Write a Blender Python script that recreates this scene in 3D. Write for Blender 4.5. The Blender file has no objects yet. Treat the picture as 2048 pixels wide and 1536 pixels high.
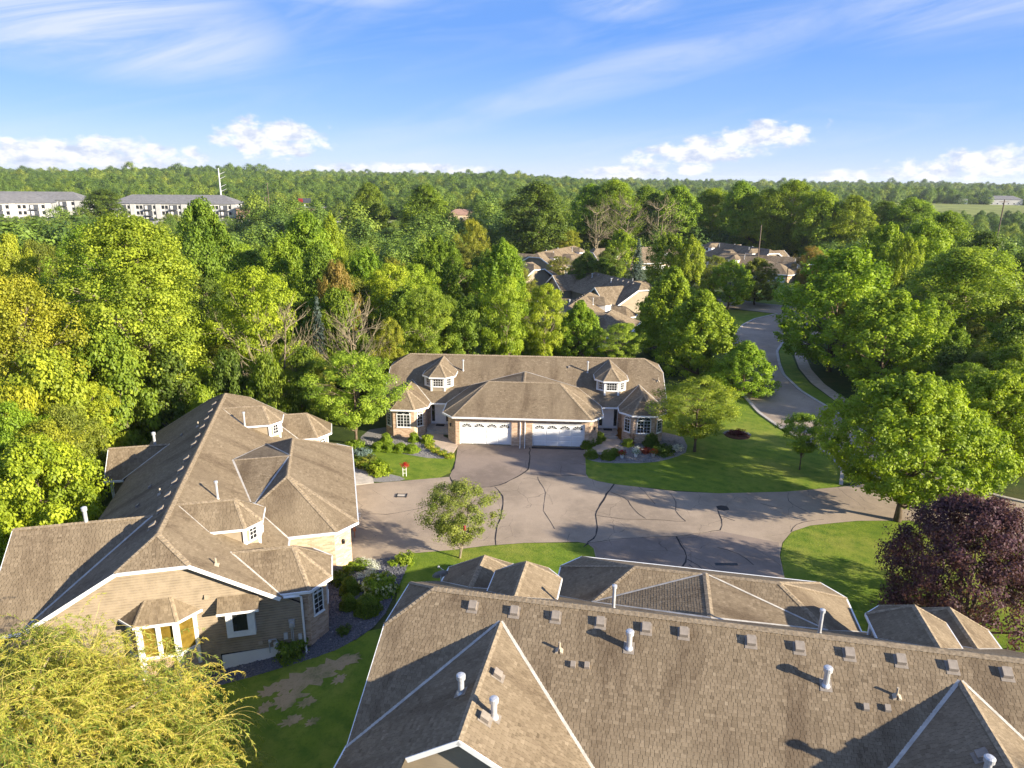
import bpy, bmesh, math, random
import numpy as np
from math import radians, sin, cos, pi, sqrt, atan2
from mathutils import Vector, Matrix
from mathutils.geometry import delaunay_2d_cdt

scene = bpy.context.scene
COL = scene.collection

# ------------------------------------------------------------------ camera
cam_data = bpy.data.cameras.new('camera')
cam_data.sensor_width = 36.0
cam_data.lens = 36.0 * 1407.6 / 2048.0
cam_data.clip_end = 6000
cam = bpy.data.objects.new('camera', cam_data)
cam.matrix_world = (Matrix.Translation((0, 0, 24.273)) @ Matrix.Rotation(radians(90 - 16.394), 4, 'X')
                    @ Matrix.Rotation(radians(0.54), 4, 'Z'))
COL.objects.link(cam)
scene.camera = cam

# ------------------------------------------------------------------ sky, sun, exposure
SUN_AZ, SUN_EL = 63.0, 18.5          # degrees: from straight behind the camera towards the right; above the horizon
sun_dir = Vector((sin(radians(SUN_AZ)) * cos(radians(SUN_EL)), -cos(radians(SUN_AZ)) * cos(radians(SUN_EL)), sin(radians(SUN_EL))))
sun_data = bpy.data.lights.new('sun', 'SUN')
sun_data.energy = 5.0
sun_data.angle = radians(0.6)
sun_data.color = (1.0, 0.90, 0.73)
sun = bpy.data.objects.new('sun', sun_data)
sun.rotation_euler = sun_dir.to_track_quat('Z', 'Y').to_euler()
COL.objects.link(sun)

scene.view_settings.view_transform = 'Standard'
scene.view_settings.look = 'None'
scene.view_settings.gamma = 1.0
scene.view_settings.use_curve_mapping = False
scene.view_settings.exposure = 1.47
scene.cycles.use_denoising = True
scene.cycles.max_bounces = 6
scene.cycles.diffuse_bounces = 3
scene.cycles.glossy_bounces = 2
scene.cycles.transmission_bounces = 4
scene.cycles.transparent_max_bounces = 4
scene.cycles.caustics_reflective = False
scene.cycles.caustics_refractive = False


class NT:
    """small shorthand for node trees"""
    def __init__(self, tree):
        self.t = tree
        tree.nodes.clear()

    def n(self, typ, **kw):
        nd = self.t.nodes.new(typ)
        for k, v in kw.items():
            setattr(nd, k, v)
        return nd

    def link(self, a, b):
        self.t.links.new(a, b)

    def setin(self, sock, v):
        if hasattr(v, 'is_output') or isinstance(v, bpy.types.NodeSocket):
            self.t.links.new(v, sock)
        elif v is not None:
            sock.default_value = v

    def m(self, op, a, b=None, c=None, clamp=False):
        nd = self.t.nodes.new('ShaderNodeMath')
        nd.operation = op
        nd.use_clamp = clamp
        for i, v in enumerate((a, b, c)):
            if v is not None:
                self.setin(nd.inputs[i], v)
        return nd.outputs[0]

    def noise(self, vec, scale, detail=4, rough=0.55, dist=0.0, dims='3D'):
        nd = self.n('ShaderNodeTexNoise', noise_dimensions=dims)
        if vec is not None:
            self.link(vec, nd.inputs['Vector'])
        nd.inputs['Scale'].default_value = scale
        nd.inputs['Detail'].default_value = detail
        nd.inputs['Roughness'].default_value = rough
        nd.inputs['Distortion'].default_value = dist
        return nd.outputs['Fac']

    def mix(self, fac, a, b, blend='MIX'):
        nd = self.n('ShaderNodeMix', data_type='RGBA', blend_type=blend)
        self.setin(nd.inputs[0], fac)
        self.setin(nd.inputs[6], a)
        self.setin(nd.inputs[7], b)
        return nd.outputs[2]

    def mixf(self, fac, a, b):
        nd = self.n('ShaderNodeMix', data_type='FLOAT')
        self.setin(nd.inputs[0], fac)
        self.setin(nd.inputs[2], a)
        self.setin(nd.inputs[3], b)
        return nd.outputs[0]

    def sstep(self, x, lo, hi):
        nd = self.n('ShaderNodeMapRange', interpolation_type='SMOOTHSTEP')
        self.setin(nd.inputs[0], x)
        nd.inputs[1].default_value = lo
        nd.inputs[2].default_value = hi
        return nd.outputs[0]

    def ramp(self, fac, stops):
        nd = self.n('ShaderNodeValToRGB')
        self.setin(nd.inputs[0], fac)
        el = nd.color_ramp.elements
        while len(el) < len(stops):
            el.new(0.5)
        for e, (p, c) in zip(el, stops):
            e.position = p
            e.color = (*c, 1) if len(c) == 3 else c
        return nd.outputs[0]

    def xyz(self, x, y, z):
        nd = self.n('ShaderNodeCombineXYZ')
        for i, v in enumerate((x, y, z)):
            self.setin(nd.inputs[i], v)
        return nd.outputs[0]

    def bump(self, h, strength=0.3, dist=0.02):
        nd = self.n('ShaderNodeBump')
        self.setin(nd.inputs['Height'], h)
        nd.inputs['Strength'].default_value = strength
        nd.inputs['Distance'].default_value = dist
        return nd.outputs[0]


def C4(c):
    return (c[0], c[1], c[2], 1.0)


def build_world():
    w = bpy.data.worlds.new('World')
    scene.world = w
    w.use_nodes = True
    t = NT(w.node_tree)
    sky = t.n('ShaderNodeTexSky', sky_type='NISHITA', sun_disc=False)
    sky.sun_elevation = radians(SUN_EL)
    # the node measures sun_rotation clockwise from +Y
    sky.sun_rotation = atan2(sun_dir.x, sun_dir.y)
    sky.air_density = 1.0
    sky.dust_density = 0.1
    sky.ozone_density = 2.0
    sky.altitude = 250
    tc = t.n('ShaderNodeTexCoord')
    sep = t.n('ShaderNodeSeparateXYZ')
    t.link(tc.outputs['Generated'], sep.inputs[0])
    X, Y, Z = sep.outputs
    az = t.m('ARCTAN2', X, Y)
    el = t.m('ARCSINE', Z)
    # high thin cirrus: streaks climbing to the right
    ca, sa = cos(radians(17)), sin(radians(17))
    u = t.m('ADD', t.m('MULTIPLY', az, ca), t.m('MULTIPLY', el, sa * 1.6))
    v = t.m('SUBTRACT', t.m('MULTIPLY', el, ca * 1.6), t.m('MULTIPLY', az, sa))
    q = t.xyz(t.m('MULTIPLY', u, 2.6), t.m('MULTIPLY', v, 13.0), 3.7)
    wisps = t.noise(q, 1.0, 8, 0.62, 0.9)
    q2 = t.xyz(t.m('MULTIPLY', u, 2.0), t.m('MULTIPLY', v, 5.0), 1.3)
    patch = t.noise(q2, 1.0, 3, 0.5, 0.3)
    cir = t.m('MULTIPLY', t.sstep(wisps, 0.40, 0.86), t.sstep(patch, 0.36, 0.62))
    def blob(a, e, wa, we, rot=0.0):
        c, s = cos(rot), sin(rot)
        da = t.m('SUBTRACT', az, a)
        de = t.m('SUBTRACT', el, e)
        p = t.m('DIVIDE', t.m('ADD', t.m('MULTIPLY', da, c), t.m('MULTIPLY', de, s)), wa)
        r = t.m('DIVIDE', t.m('SUBTRACT', t.m('MULTIPLY', de, c), t.m('MULTIPLY', da, s)), we)
        return t.m('SUBTRACT', 1.0, t.m('ADD', t.m('MULTIPLY', p, p), t.m('MULTIPLY', r, r)))
    veil = None
    for a, e, wa, we, rot, k in ((-0.55, 0.185, 0.30, 0.085, -0.12, 1.5), (-0.28, 0.235, 0.2, 0.035, -0.1, 1.3), (0.16, 0.135, 0.45, 0.035, 0.24, 0.62),
                                 (0.60, 0.205, 0.28, 0.065, 0.1, 0.8), (0.13, 0.21, 0.09, 0.025, 0.0, 0.9), (-0.1, 0.07, 0.14, 0.02, 0.15, 0.5)):
        b = t.m('MULTIPLY', t.m('MAXIMUM', blob(a, e, wa, we, rot), 0.0), k)
        veil = b if veil is None else t.m('MAXIMUM', veil, b)
    cir2 = t.m('MULTIPLY', t.sstep(wisps, 0.26, 0.72), veil, clamp=True)
    cir = t.m('MAXIMUM', t.m('MULTIPLY', cir, 0.45), cir2)
    # small cumulus near the horizon
    qc = t.xyz(t.m('MULTIPLY', az, 36.0), t.m('MULTIPLY', el, 62.0), 0.0)
    puff = t.noise(qc, 1.0, 7, 0.58, 0.2)
    dens = None
    for a, e, wa, we, rot in ((-0.315, 0.044, 0.075, 0.026, 0.0), (-0.53, 0.020, 0.14, 0.022, 0.0), (-0.69, 0.030, 0.08, 0.024, 0.0),
                         (0.265, 0.038, 0.13, 0.018, 0.15), (0.33, 0.054, 0.055, 0.019, 0.0), (0.15, 0.006, 0.06, 0.011, 0.0), (0.24, 0.012, 0.03, 0.008, 0.0),
                         (0.59, 0.020, 0.14, 0.021, 0.1), (0.68, 0.036, 0.09, 0.018, 0.0), (0.42, 0.004, 0.04, 0.010, 0.0),
                         (-0.68, 0.137, 0.04, 0.007, 0.0), (0.69, 0.128, 0.035, 0.007, 0.0), (-0.15, 0.008, 0.12, 0.01, 0.0)):
        b = blob(a, e, wa, we, rot)
        dens = b if dens is None else t.m('MAXIMUM', dens, b)
    # the same kind of low cloud all round, beyond the part in view
    band = t.m('SUBTRACT', 1.0, t.m('ABSOLUTE', t.m('DIVIDE', t.m('SUBTRACT', el, 0.03), 0.035)))
    ring = t.noise(t.xyz(t.m('MULTIPLY', az, 5.0), t.m('MULTIPLY', el, 8.0), 9.0), 1.0, 2, 0.5)
    outside = t.sstep(t.m('ABSOLUTE', az), 0.85, 1.0)
    ringd = t.m('MULTIPLY', t.m('SUBTRACT', t.m('MULTIPLY', band, t.sstep(ring, 0.45, 0.6)), 0.2), outside)
    dens = t.m('MAXIMUM', dens, t.m('SUBTRACT', ringd, t.m('MULTIPLY', t.m('SUBTRACT', 1.0, outside), 3.0)))
    cum = t.sstep(t.m('ADD', t.m('MULTIPLY', t.m('MAXIMUM', dens, -3.0), 0.9), t.m('MULTIPLY', t.m('SUBTRACT', puff, 0.44), 3.2)), 0.08, 0.95)
    shade = t.noise(t.xyz(t.m('MULTIPLY', az, 40.0), t.m('MULTIPLY', t.m('ADD', el, 0.012), 70.0), 0.0), 1.0, 5, 0.6)
    # sky colour
    # clear late-summer air: the physical sky, pulled towards the deeper azure of the photograph low down; unseen zenith made paler to lift the shade
    grad = t.ramp(t.m('MULTIPLY', t.m('MAXIMUM', el, 0.0), 0.6366), [(0.0, (1.45, 1.8, 2.5)), (0.015, (1.15, 1.6, 2.5)), (0.05, (0.62, 1.18, 2.4)), (0.11, (0.31, 0.84, 2.3)), (0.2, (0.40, 0.85, 2.1)), (1.0, (0.92, 1.12, 1.9))])
    base = t.mix(0.92, sky.outputs[0], grad)
    white = t.mix(t.sstep(shade, 0.3, 0.62), C4((1.6, 1.8, 2.3)), C4((2.9, 2.85, 2.8)))
    col = t.mix(t.m('MULTIPLY', cir, 0.8), base, C4((2.1, 2.25, 2.6)))
    col = t.mix(t.m('MULTIPLY', cum, 0.92), col, white)
    bg = t.n('ShaderNodeBackground')
    bg.inputs['Strength'].default_value = 0.145
    t.link(col, bg.inputs['Color'])
    out = t.n('ShaderNodeOutputWorld')
    t.link(bg.outputs[0], out.inputs['Surface'])
    w.cycles.sampling_method = 'MANUAL'
    w.cycles.sample_map_resolution = 512


build_world()

# ------------------------------------------------------------------ materials
MATS = {}


def surf(name, rough=0.8, spec=0.3):
    m = bpy.data.materials.new(name)
    m.use_nodes = True
    t = NT(m.node_tree)
    b = t.n('ShaderNodeBsdfPrincipled')
    b.inputs['Roughness'].default_value = rough
    b.inputs['Specular IOR Level'].default_value = spec
    o = t.n('ShaderNodeOutputMaterial')
    t.link(b.outputs[0], o.inputs['Surface'])
    MATS[name] = m
    return m, t, b


def plain(name, col, rough=0.6, spec=0.3, var=0.12, scale=6.0, bump=0.0, metallic=0.0):
    m, t, b = surf(name, rough, spec)
    tc = t.n('ShaderNodeTexCoord')
    f = t.noise(tc.outputs['Object'], scale, 5, 0.6)
    lo = [c * (1 - var) for c in col]
    hi = [min(1, c * (1 + var)) for c in col]
    c = t.mix(t.sstep(f, 0.3, 0.7), C4(lo), C4(hi))
    t.link(c, b.inputs['Base Color'])
    b.inputs['Metallic'].default_value = metallic
    if bump:
        t.link(t.bump(f, bump, 0.02), b.inputs['Normal'])
    return m


plain('white_trim', (0.78, 0.77, 0.74), 0.45, 0.4, 0.05, 3.0)
plain('door_white', (0.80, 0.79, 0.77), 0.4, 0.4, 0.03, 2.0)
plain('shadow_gap', (0.03, 0.03, 0.03), 0.8)
plain('concrete', (0.44, 0.39, 0.33), 0.9, 0.2, 0.16, 2.0, 0.3)
plain('walk', (0.46, 0.36, 0.27), 0.9, 0.2, 0.14, 1.3, 0.3)
plain('kerb', (0.42, 0.38, 0.33), 0.9, 0.2, 0.15, 1.0)
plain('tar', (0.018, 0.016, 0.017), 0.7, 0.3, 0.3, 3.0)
plain('ridge_cap', (0.265, 0.205, 0.135), 0.95, 0.15, 0.3, 7.0, 0.3)
plain('flashing', (0.42, 0.385, 0.33), 0.5, 0.4, 0.2, 3.0)
plain('vent_box', (0.25, 0.21, 0.17), 0.7, 0.3, 0.15, 5.0)
plain('pipe_metal', (0.55, 0.55, 0.55), 0.35, 0.5, 0.12, 5.0, 0.0, 0.35)
plain('pipe_tan', (0.40, 0.33, 0.24), 0.6, 0.3, 0.1)
plain('soffit', (0.62, 0.59, 0.54), 0.7, 0.2, 0.05)
plain('amber_blind', (0.15, 0.10, 0.018), 0.12, 0.7, 0.6, 1.0)
plain('metal_grey', (0.42, 0.42, 0.41), 0.45, 0.5, 0.1)
plain('black_iron', (0.02, 0.02, 0.02), 0.5, 0.4, 0.2)
plain('door_mat', (0.03, 0.028, 0.026), 0.95, 0.1, 0.3)
plain('terracotta', (0.30, 0.12, 0.06), 0.8)
plain('bark', (0.13, 0.095, 0.065), 0.95, 0.1, 0.35, 3.0, 0.6)
plain('bark_pale', (0.30, 0.245, 0.17), 0.95, 0.1, 0.3, 3.0, 0.6)
plain('bark_dead', (0.215, 0.175, 0.115), 0.95, 0.1, 0.3, 3.0, 0.4)
plain('willow_twig', (0.42, 0.33, 0.09), 0.7, 0.3, 0.3, 2.0)
plain('red_paint', (0.26, 0.03, 0.025), 0.5, 0.4)
plain('mulch', (0.06, 0.03, 0.02), 0.95, 0.1, 0.4, 20.0, 0.6)
plain('brick_far', (0.27, 0.165, 0.12), 0.9, 0.2, 0.15, 1.0)
plain('tan_far', (0.40, 0.30, 0.21), 0.9, 0.2, 0.15, 1.0)
plain('grey_panel', (0.42, 0.41, 0.39), 0.8, 0.2, 0.08, 0.5)
plain('white_panel', (0.72, 0.69, 0.63), 0.8, 0.2, 0.05, 0.5)
plain('apartment_white', (0.52, 0.50, 0.46), 0.8, 0.2, 0.06, 0.5)
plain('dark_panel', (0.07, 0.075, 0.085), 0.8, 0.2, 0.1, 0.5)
plain('grey_roof', (0.17, 0.165, 0.165), 0.95, 0.1, 0.14, 0.6)
plain('pole_wood', (0.16, 0.12, 0.09), 0.9, 0.1)
plain('pole_steel', (0.62, 0.62, 0.60), 0.5, 0.4)
plain('field_grass', (0.20, 0.22, 0.06), 0.95, 0.1, 0.3, 0.05)
plain('car_dark', (0.02, 0.02, 0.025), 0.25, 0.6)
plain('orange_paint', (0.42, 0.14, 0.02), 0.7)
plain('stone_dark', (0.105, 0.105, 0.115), 0.85, 0.3, 0.5, 14.0, 0.4)
plain('stone_light', (0.22, 0.205, 0.19), 0.85, 0.3, 0.35, 14.0, 0.4)


def mat_glass():
    m, t, b = surf('glass', 0.06, 0.9)
    tc = t.n('ShaderNodeTexCoord')
    f = t.noise(tc.outputs['Object'], 1.3, 2)
    t.link(t.mix(f, C4((0.008, 0.009, 0.011)), C4((0.035, 0.036, 0.04))), b.inputs['Base Color'])


mat_glass()


def mat_shingle(name, geo=True, k=1.0):
    m, t, b = surf(name, 0.95, 0.12)
    tc = t.n('ShaderNodeTexCoord')
    stops = [(0.0, (0.112, 0.083, 0.052)), (0.35, (0.178, 0.134, 0.085)), (0.7, (0.236, 0.180, 0.117)), (1.0, (0.30, 0.235, 0.157))]
    stops = [(p, tuple(c * k for c in col)) for p, col in stops]
    if geo:
        at = t.n('ShaderNodeAttribute', attribute_name='tint')
        f = at.outputs['Fac']
    else:
        uv = t.n('ShaderNodeUVMap')
        br = t.n('ShaderNodeTexBrick')
        br.offset = 0.5
        br.inputs['Scale'].default_value = 1.0
        br.inputs['Brick Width'].default_value = 0.30
        br.inputs['Row Height'].default_value = 0.15
        br.inputs['Mortar Size'].default_value = 0.008
        br.inputs['Color1'].default_value = (0.15, 0.15, 0.15, 1)
        br.inputs['Color2'].default_value = (0.9, 0.9, 0.9, 1)
        br.inputs['Mortar'].default_value = (0.0, 0.0, 0.0, 1)
        t.link(uv.outputs[0], br.inputs['Vector'])
        f = br.outputs['Color']
    col = t.ramp(f, stops)
    # weather stains: dark algae runs and pale worn fields
    uv2 = t.n('ShaderNodeUVMap')
    mp = t.n('ShaderNodeMapping')
    mp.inputs['Scale'].default_value = (0.55, 0.13, 1)
    t.link(uv2.outputs[0], mp.inputs[0])
    runs = t.noise(mp.outputs[0], 1.0, 5, 0.65, 0.4)
    big = t.noise(tc.outputs['Object'], 0.22, 3, 0.5)
    fine = t.noise(tc.outputs['Object'], 30.0, 3, 0.6)
    col = t.mix(t.m('MULTIPLY', t.sstep(runs, 0.46, 0.68), 0.62), col, C4((0.085 * k, 0.058 * k, 0.036 * k)))
    col = t.mix(t.m('MULTIPLY', t.sstep(big, 0.42, 0.7), 0.30), col, C4((0.29 * k, 0.23 * k, 0.152 * k)))
    col = t.mix(0.35, col, t.mix(fine, C4((0, 0, 0)), C4((1, 1, 1))), 'OVERLAY')
    t.link(col, b.inputs['Base Color'])
    t.link(t.bump(fine, 0.12, 0.006), b.inputs['Normal'])


mat_shingle('shingle')
mat_shingle('shingle_flat', False)
mat_shingle('shingle_dark', False, 0.55)


def mat_brick():
    m, t, b = surf('brick', 0.9, 0.2)
    uv = t.n('ShaderNodeUVMap')
    br = t.n('ShaderNodeTexBrick')
    br.offset = 0.5
    br.inputs['Scale'].default_value = 1.0
    br.inputs['Brick Width'].default_value = 0.30
    br.inputs['Row Height'].default_value = 0.085
    br.inputs['Mortar Size'].default_value = 0.008
    br.inputs['Mortar Smooth'].default_value = 0.2
    br.inputs['Bias'].default_value = 0.0
    br.inputs['Color1'].default_value = (0.42, 0.265, 0.165, 1)
    br.inputs['Color2'].default_value = (0.66, 0.48, 0.33, 1)
    br.inputs['Mortar'].default_value = (0.50, 0.42, 0.33, 1)
    t.link(uv.outputs[0], br.inputs['Vector'])
    tc = t.n('ShaderNodeTexCoord')
    f = t.noise(tc.outputs['Object'], 1.6, 5, 0.65)
    col = t.mix(t.m('MULTIPLY', t.sstep(f, 0.5, 0.75), 0.35), br.outputs['Color'], C4((0.22, 0.13, 0.09)))
    t.link(col, b.inputs['Base Color'])
    t.link(t.bump(t.m('SUBTRACT', 1.0, br.outputs['Fac']), 0.5, 0.012), b.inputs['Normal'])


mat_brick()


def mat_siding(name, c):
    m, t, b = surf(name, 0.6, 0.3)
    uv = t.n('ShaderNodeUVMap')
    sep = t.n('ShaderNodeSeparateXYZ')
    t.link(uv.outputs[0], sep.inputs[0])
    saw = t.m('FRACT', t.m('DIVIDE', sep.outputs[1], 0.125))
    tc = t.n('ShaderNodeTexCoord')
    f = t.noise(tc.outputs['Object'], 1.2, 4, 0.6)
    col = t.mix(t.sstep(f, 0.3, 0.7), C4([v * 0.9 for v in c]), C4([min(1, v * 1.08) for v in c]))
    t.link(col, b.inputs['Base Color'])
    t.link(t.bump(t.m('MULTIPLY', saw, -1.0), 0.8, 0.02), b.inputs['Normal'])


mat_siding('siding', (0.30, 0.24, 0.165))
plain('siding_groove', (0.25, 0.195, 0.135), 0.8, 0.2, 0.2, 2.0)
plain('siding_board', (0.33, 0.26, 0.18), 0.6, 0.3, 0.10, 2.0)


def mat_asphalt(name, c, speck=0.5):
    m, t, b = surf(name, 0.92, 0.2)
    tc = t.n('ShaderNodeTexCoord')
    P = tc.outputs['Object']
    big = t.noise(P, 0.16, 5, 0.6)
    mid = t.noise(P, 1.4, 5, 0.65)
    fine = t.noise(P, 14.0, 4, 0.7)
    col = t.mix(t.sstep(big, 0.35, 0.65), C4([v * 0.80 for v in c]), C4([v * 1.15 for v in c]))
    col = t.mix(t.m('MULTIPLY', t.sstep(mid, 0.42, 0.72), 0.35), col, C4([v * 1.35 for v in c]))
    col = t.mix(t.m('MULTIPLY', t.sstep(fine, 0.5, 0.75), speck), col, C4([v * 0.55 for v in c]))
    vor = t.n('ShaderNodeTexVoronoi', feature='DISTANCE_TO_EDGE')
    wp = t.n('ShaderNodeVectorMath', operation='ADD')
    nz = t.n('ShaderNodeTexNoise')
    nz.inputs['Scale'].default_value = 0.5
    nz.inputs['Detail'].default_value = 4
    t.link(P, nz.inputs['Vector'])
    t.link(P, wp.inputs[0])
    t.link(nz.outputs['Color'], wp.inputs[1])
    t.link(wp.outputs[0], vor.inputs['Vector'])
    vor.inputs['Scale'].default_value = 0.24
    crack = t.m('MULTIPLY', t.m('LESS_THAN', vor.outputs['Distance'], 0.0035), t.sstep(t.noise(P, 0.3, 2), 0.40, 0.55))
    col = t.mix(t.m('MULTIPLY', crack, 0.6), col, C4([v * 0.3 for v in c]))
    t.link(col, b.inputs['Base Color'])
    t.link(t.bump(fine, 0.35, 0.01), b.inputs['Normal'])


mat_asphalt('asphalt', (0.315, 0.246, 0.178), 0.6)
mat_asphalt('asphalt_apron', (0.235, 0.182, 0.142), 0.5)
mat_asphalt('asphalt_street', (0.33, 0.262, 0.195), 0.5)


def mat_grass(name, a, bcol, dry, dry_amt=0.35, lo=0.48, hi=0.62):
    m, t, b = surf(name, 0.9, 0.15)
    tc = t.n('ShaderNodeTexCoord')
    P = tc.outputs['Object']
    big = t.noise(P, 0.11, 4, 0.6)
    mid = t.noise(P, 0.9, 5, 0.7)
    fine = t.noise(P, 7.0, 5, 0.75)
    # faint mowing bands
    sep = t.n('ShaderNodeSeparateXYZ')
    t.link(P, sep.inputs[0])
    mow = t.m('SINE', t.m('ADD', t.m('ADD', t.m('MULTIPLY', sep.outputs[0], 3.6), t.m('MULTIPLY', sep.outputs[1], 4.6)), t.m('MULTIPLY', big, 5.0)))
    col = t.mix(t.sstep(mid, 0.3, 0.7), C4(a), C4(bcol))
    col = t.mix(t.m('MULTIPLY', t.sstep(mow, -0.6, 0.6), 0.42), col, C4(bcol))
    col = t.mix(t.m('MULTIPLY', t.sstep(t.m('ADD', t.m('MULTIPLY', big, 0.7), t.m('MULTIPLY', mid, 0.3)), lo, hi), dry_amt), col, C4(dry))
    col = t.mix(t.m('MULTIPLY', t.sstep(fine, 0.5, 0.75), 0.5), col, C4([v * 0.45 for v in a]))
    t.link(col, b.inputs['Base Color'])
    t.link(t.bump(t.m('ADD', fine, t.m('MULTIPLY', mid, 0.5)), 0.9, 0.06), b.inputs['Normal'])


mat_grass('lawn', (0.09, 0.15, 0.014), (0.165, 0.225, 0.020), (0.31, 0.28, 0.06), 0.55, 0.46, 0.66)
mat_grass('lawn_patchy', (0.06, 0.105, 0.012), (0.10, 0.15, 0.018), (0.42, 0.30, 0.165), 0.95, 0.40, 0.54)
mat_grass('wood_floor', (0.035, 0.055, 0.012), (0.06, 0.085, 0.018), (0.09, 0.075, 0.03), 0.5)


def mat_leaf(name, mode='object', trans=0.40, stops=None, hue=0.035):
    m = bpy.data.materials.new(name)
    m.use_nodes = True
    t = NT(m.node_tree)
    oi = t.n('ShaderNodeObjectInfo')
    at = t.n('ShaderNodeAttribute', attribute_name='tint')
    tint = at.outputs['Fac']
    if mode == 'object':
        base = oi.outputs['Color']
    else:
        patch = t.noise(oi.outputs['Location'], 0.008, 3, 0.6)
        base = t.ramp(t.m('ADD', t.m('MULTIPLY', oi.outputs['Random'], 0.65), t.m('MULTIPLY', t.sstep(patch, 0.3, 0.7), 0.35)), stops)
    hs = t.n('ShaderNodeHueSaturation')
    t.link(t.m('ADD', 0.5 + hue / 2, t.m('MULTIPLY', tint, -hue)), hs.inputs['Hue'])
    t.link(t.m('ADD', 0.55, t.m('MULTIPLY', tint, 0.9)), hs.inputs['Value'])
    t.link(base, hs.inputs['Color'])
    b = t.n('ShaderNodeBsdfPrincipled')
    b.inputs['Roughness'].default_value = 0.55
    b.inputs['Specular IOR Level'].default_value = 0.25
    t.link(hs.outputs[0], b.inputs['Base Color'])
    tr = t.n('ShaderNodeBsdfTranslucent')
    tcol = t.mix(1.0, hs.outputs[0], C4((1.25, 1.3, 0.6)), 'MULTIPLY')
    t.link(tcol, tr.inputs['Color'])
    mx = t.n('ShaderNodeMixShader')
    mx.inputs[0].default_value = trans
    t.link(b.outputs[0], mx.inputs[1])
    t.link(tr.outputs[0], mx.inputs[2])
    o = t.n('ShaderNodeOutputMaterial')
    t.link(mx.outputs[0], o.inputs['Surface'])
    MATS[name] = m


mat_leaf('leaf')
mat_leaf('leaf_far', 'random', 0.25, [(0.0, (0.06, 0.10, 0.025)), (0.25, (0.11, 0.18, 0.03)), (0.6, (0.175, 0.255, 0.035)), (0.92, (0.27, 0.31, 0.04)), (1.0, (0.21, 0.18, 0.07))])
mat_leaf('leaf_willow', hue=0.10)

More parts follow.
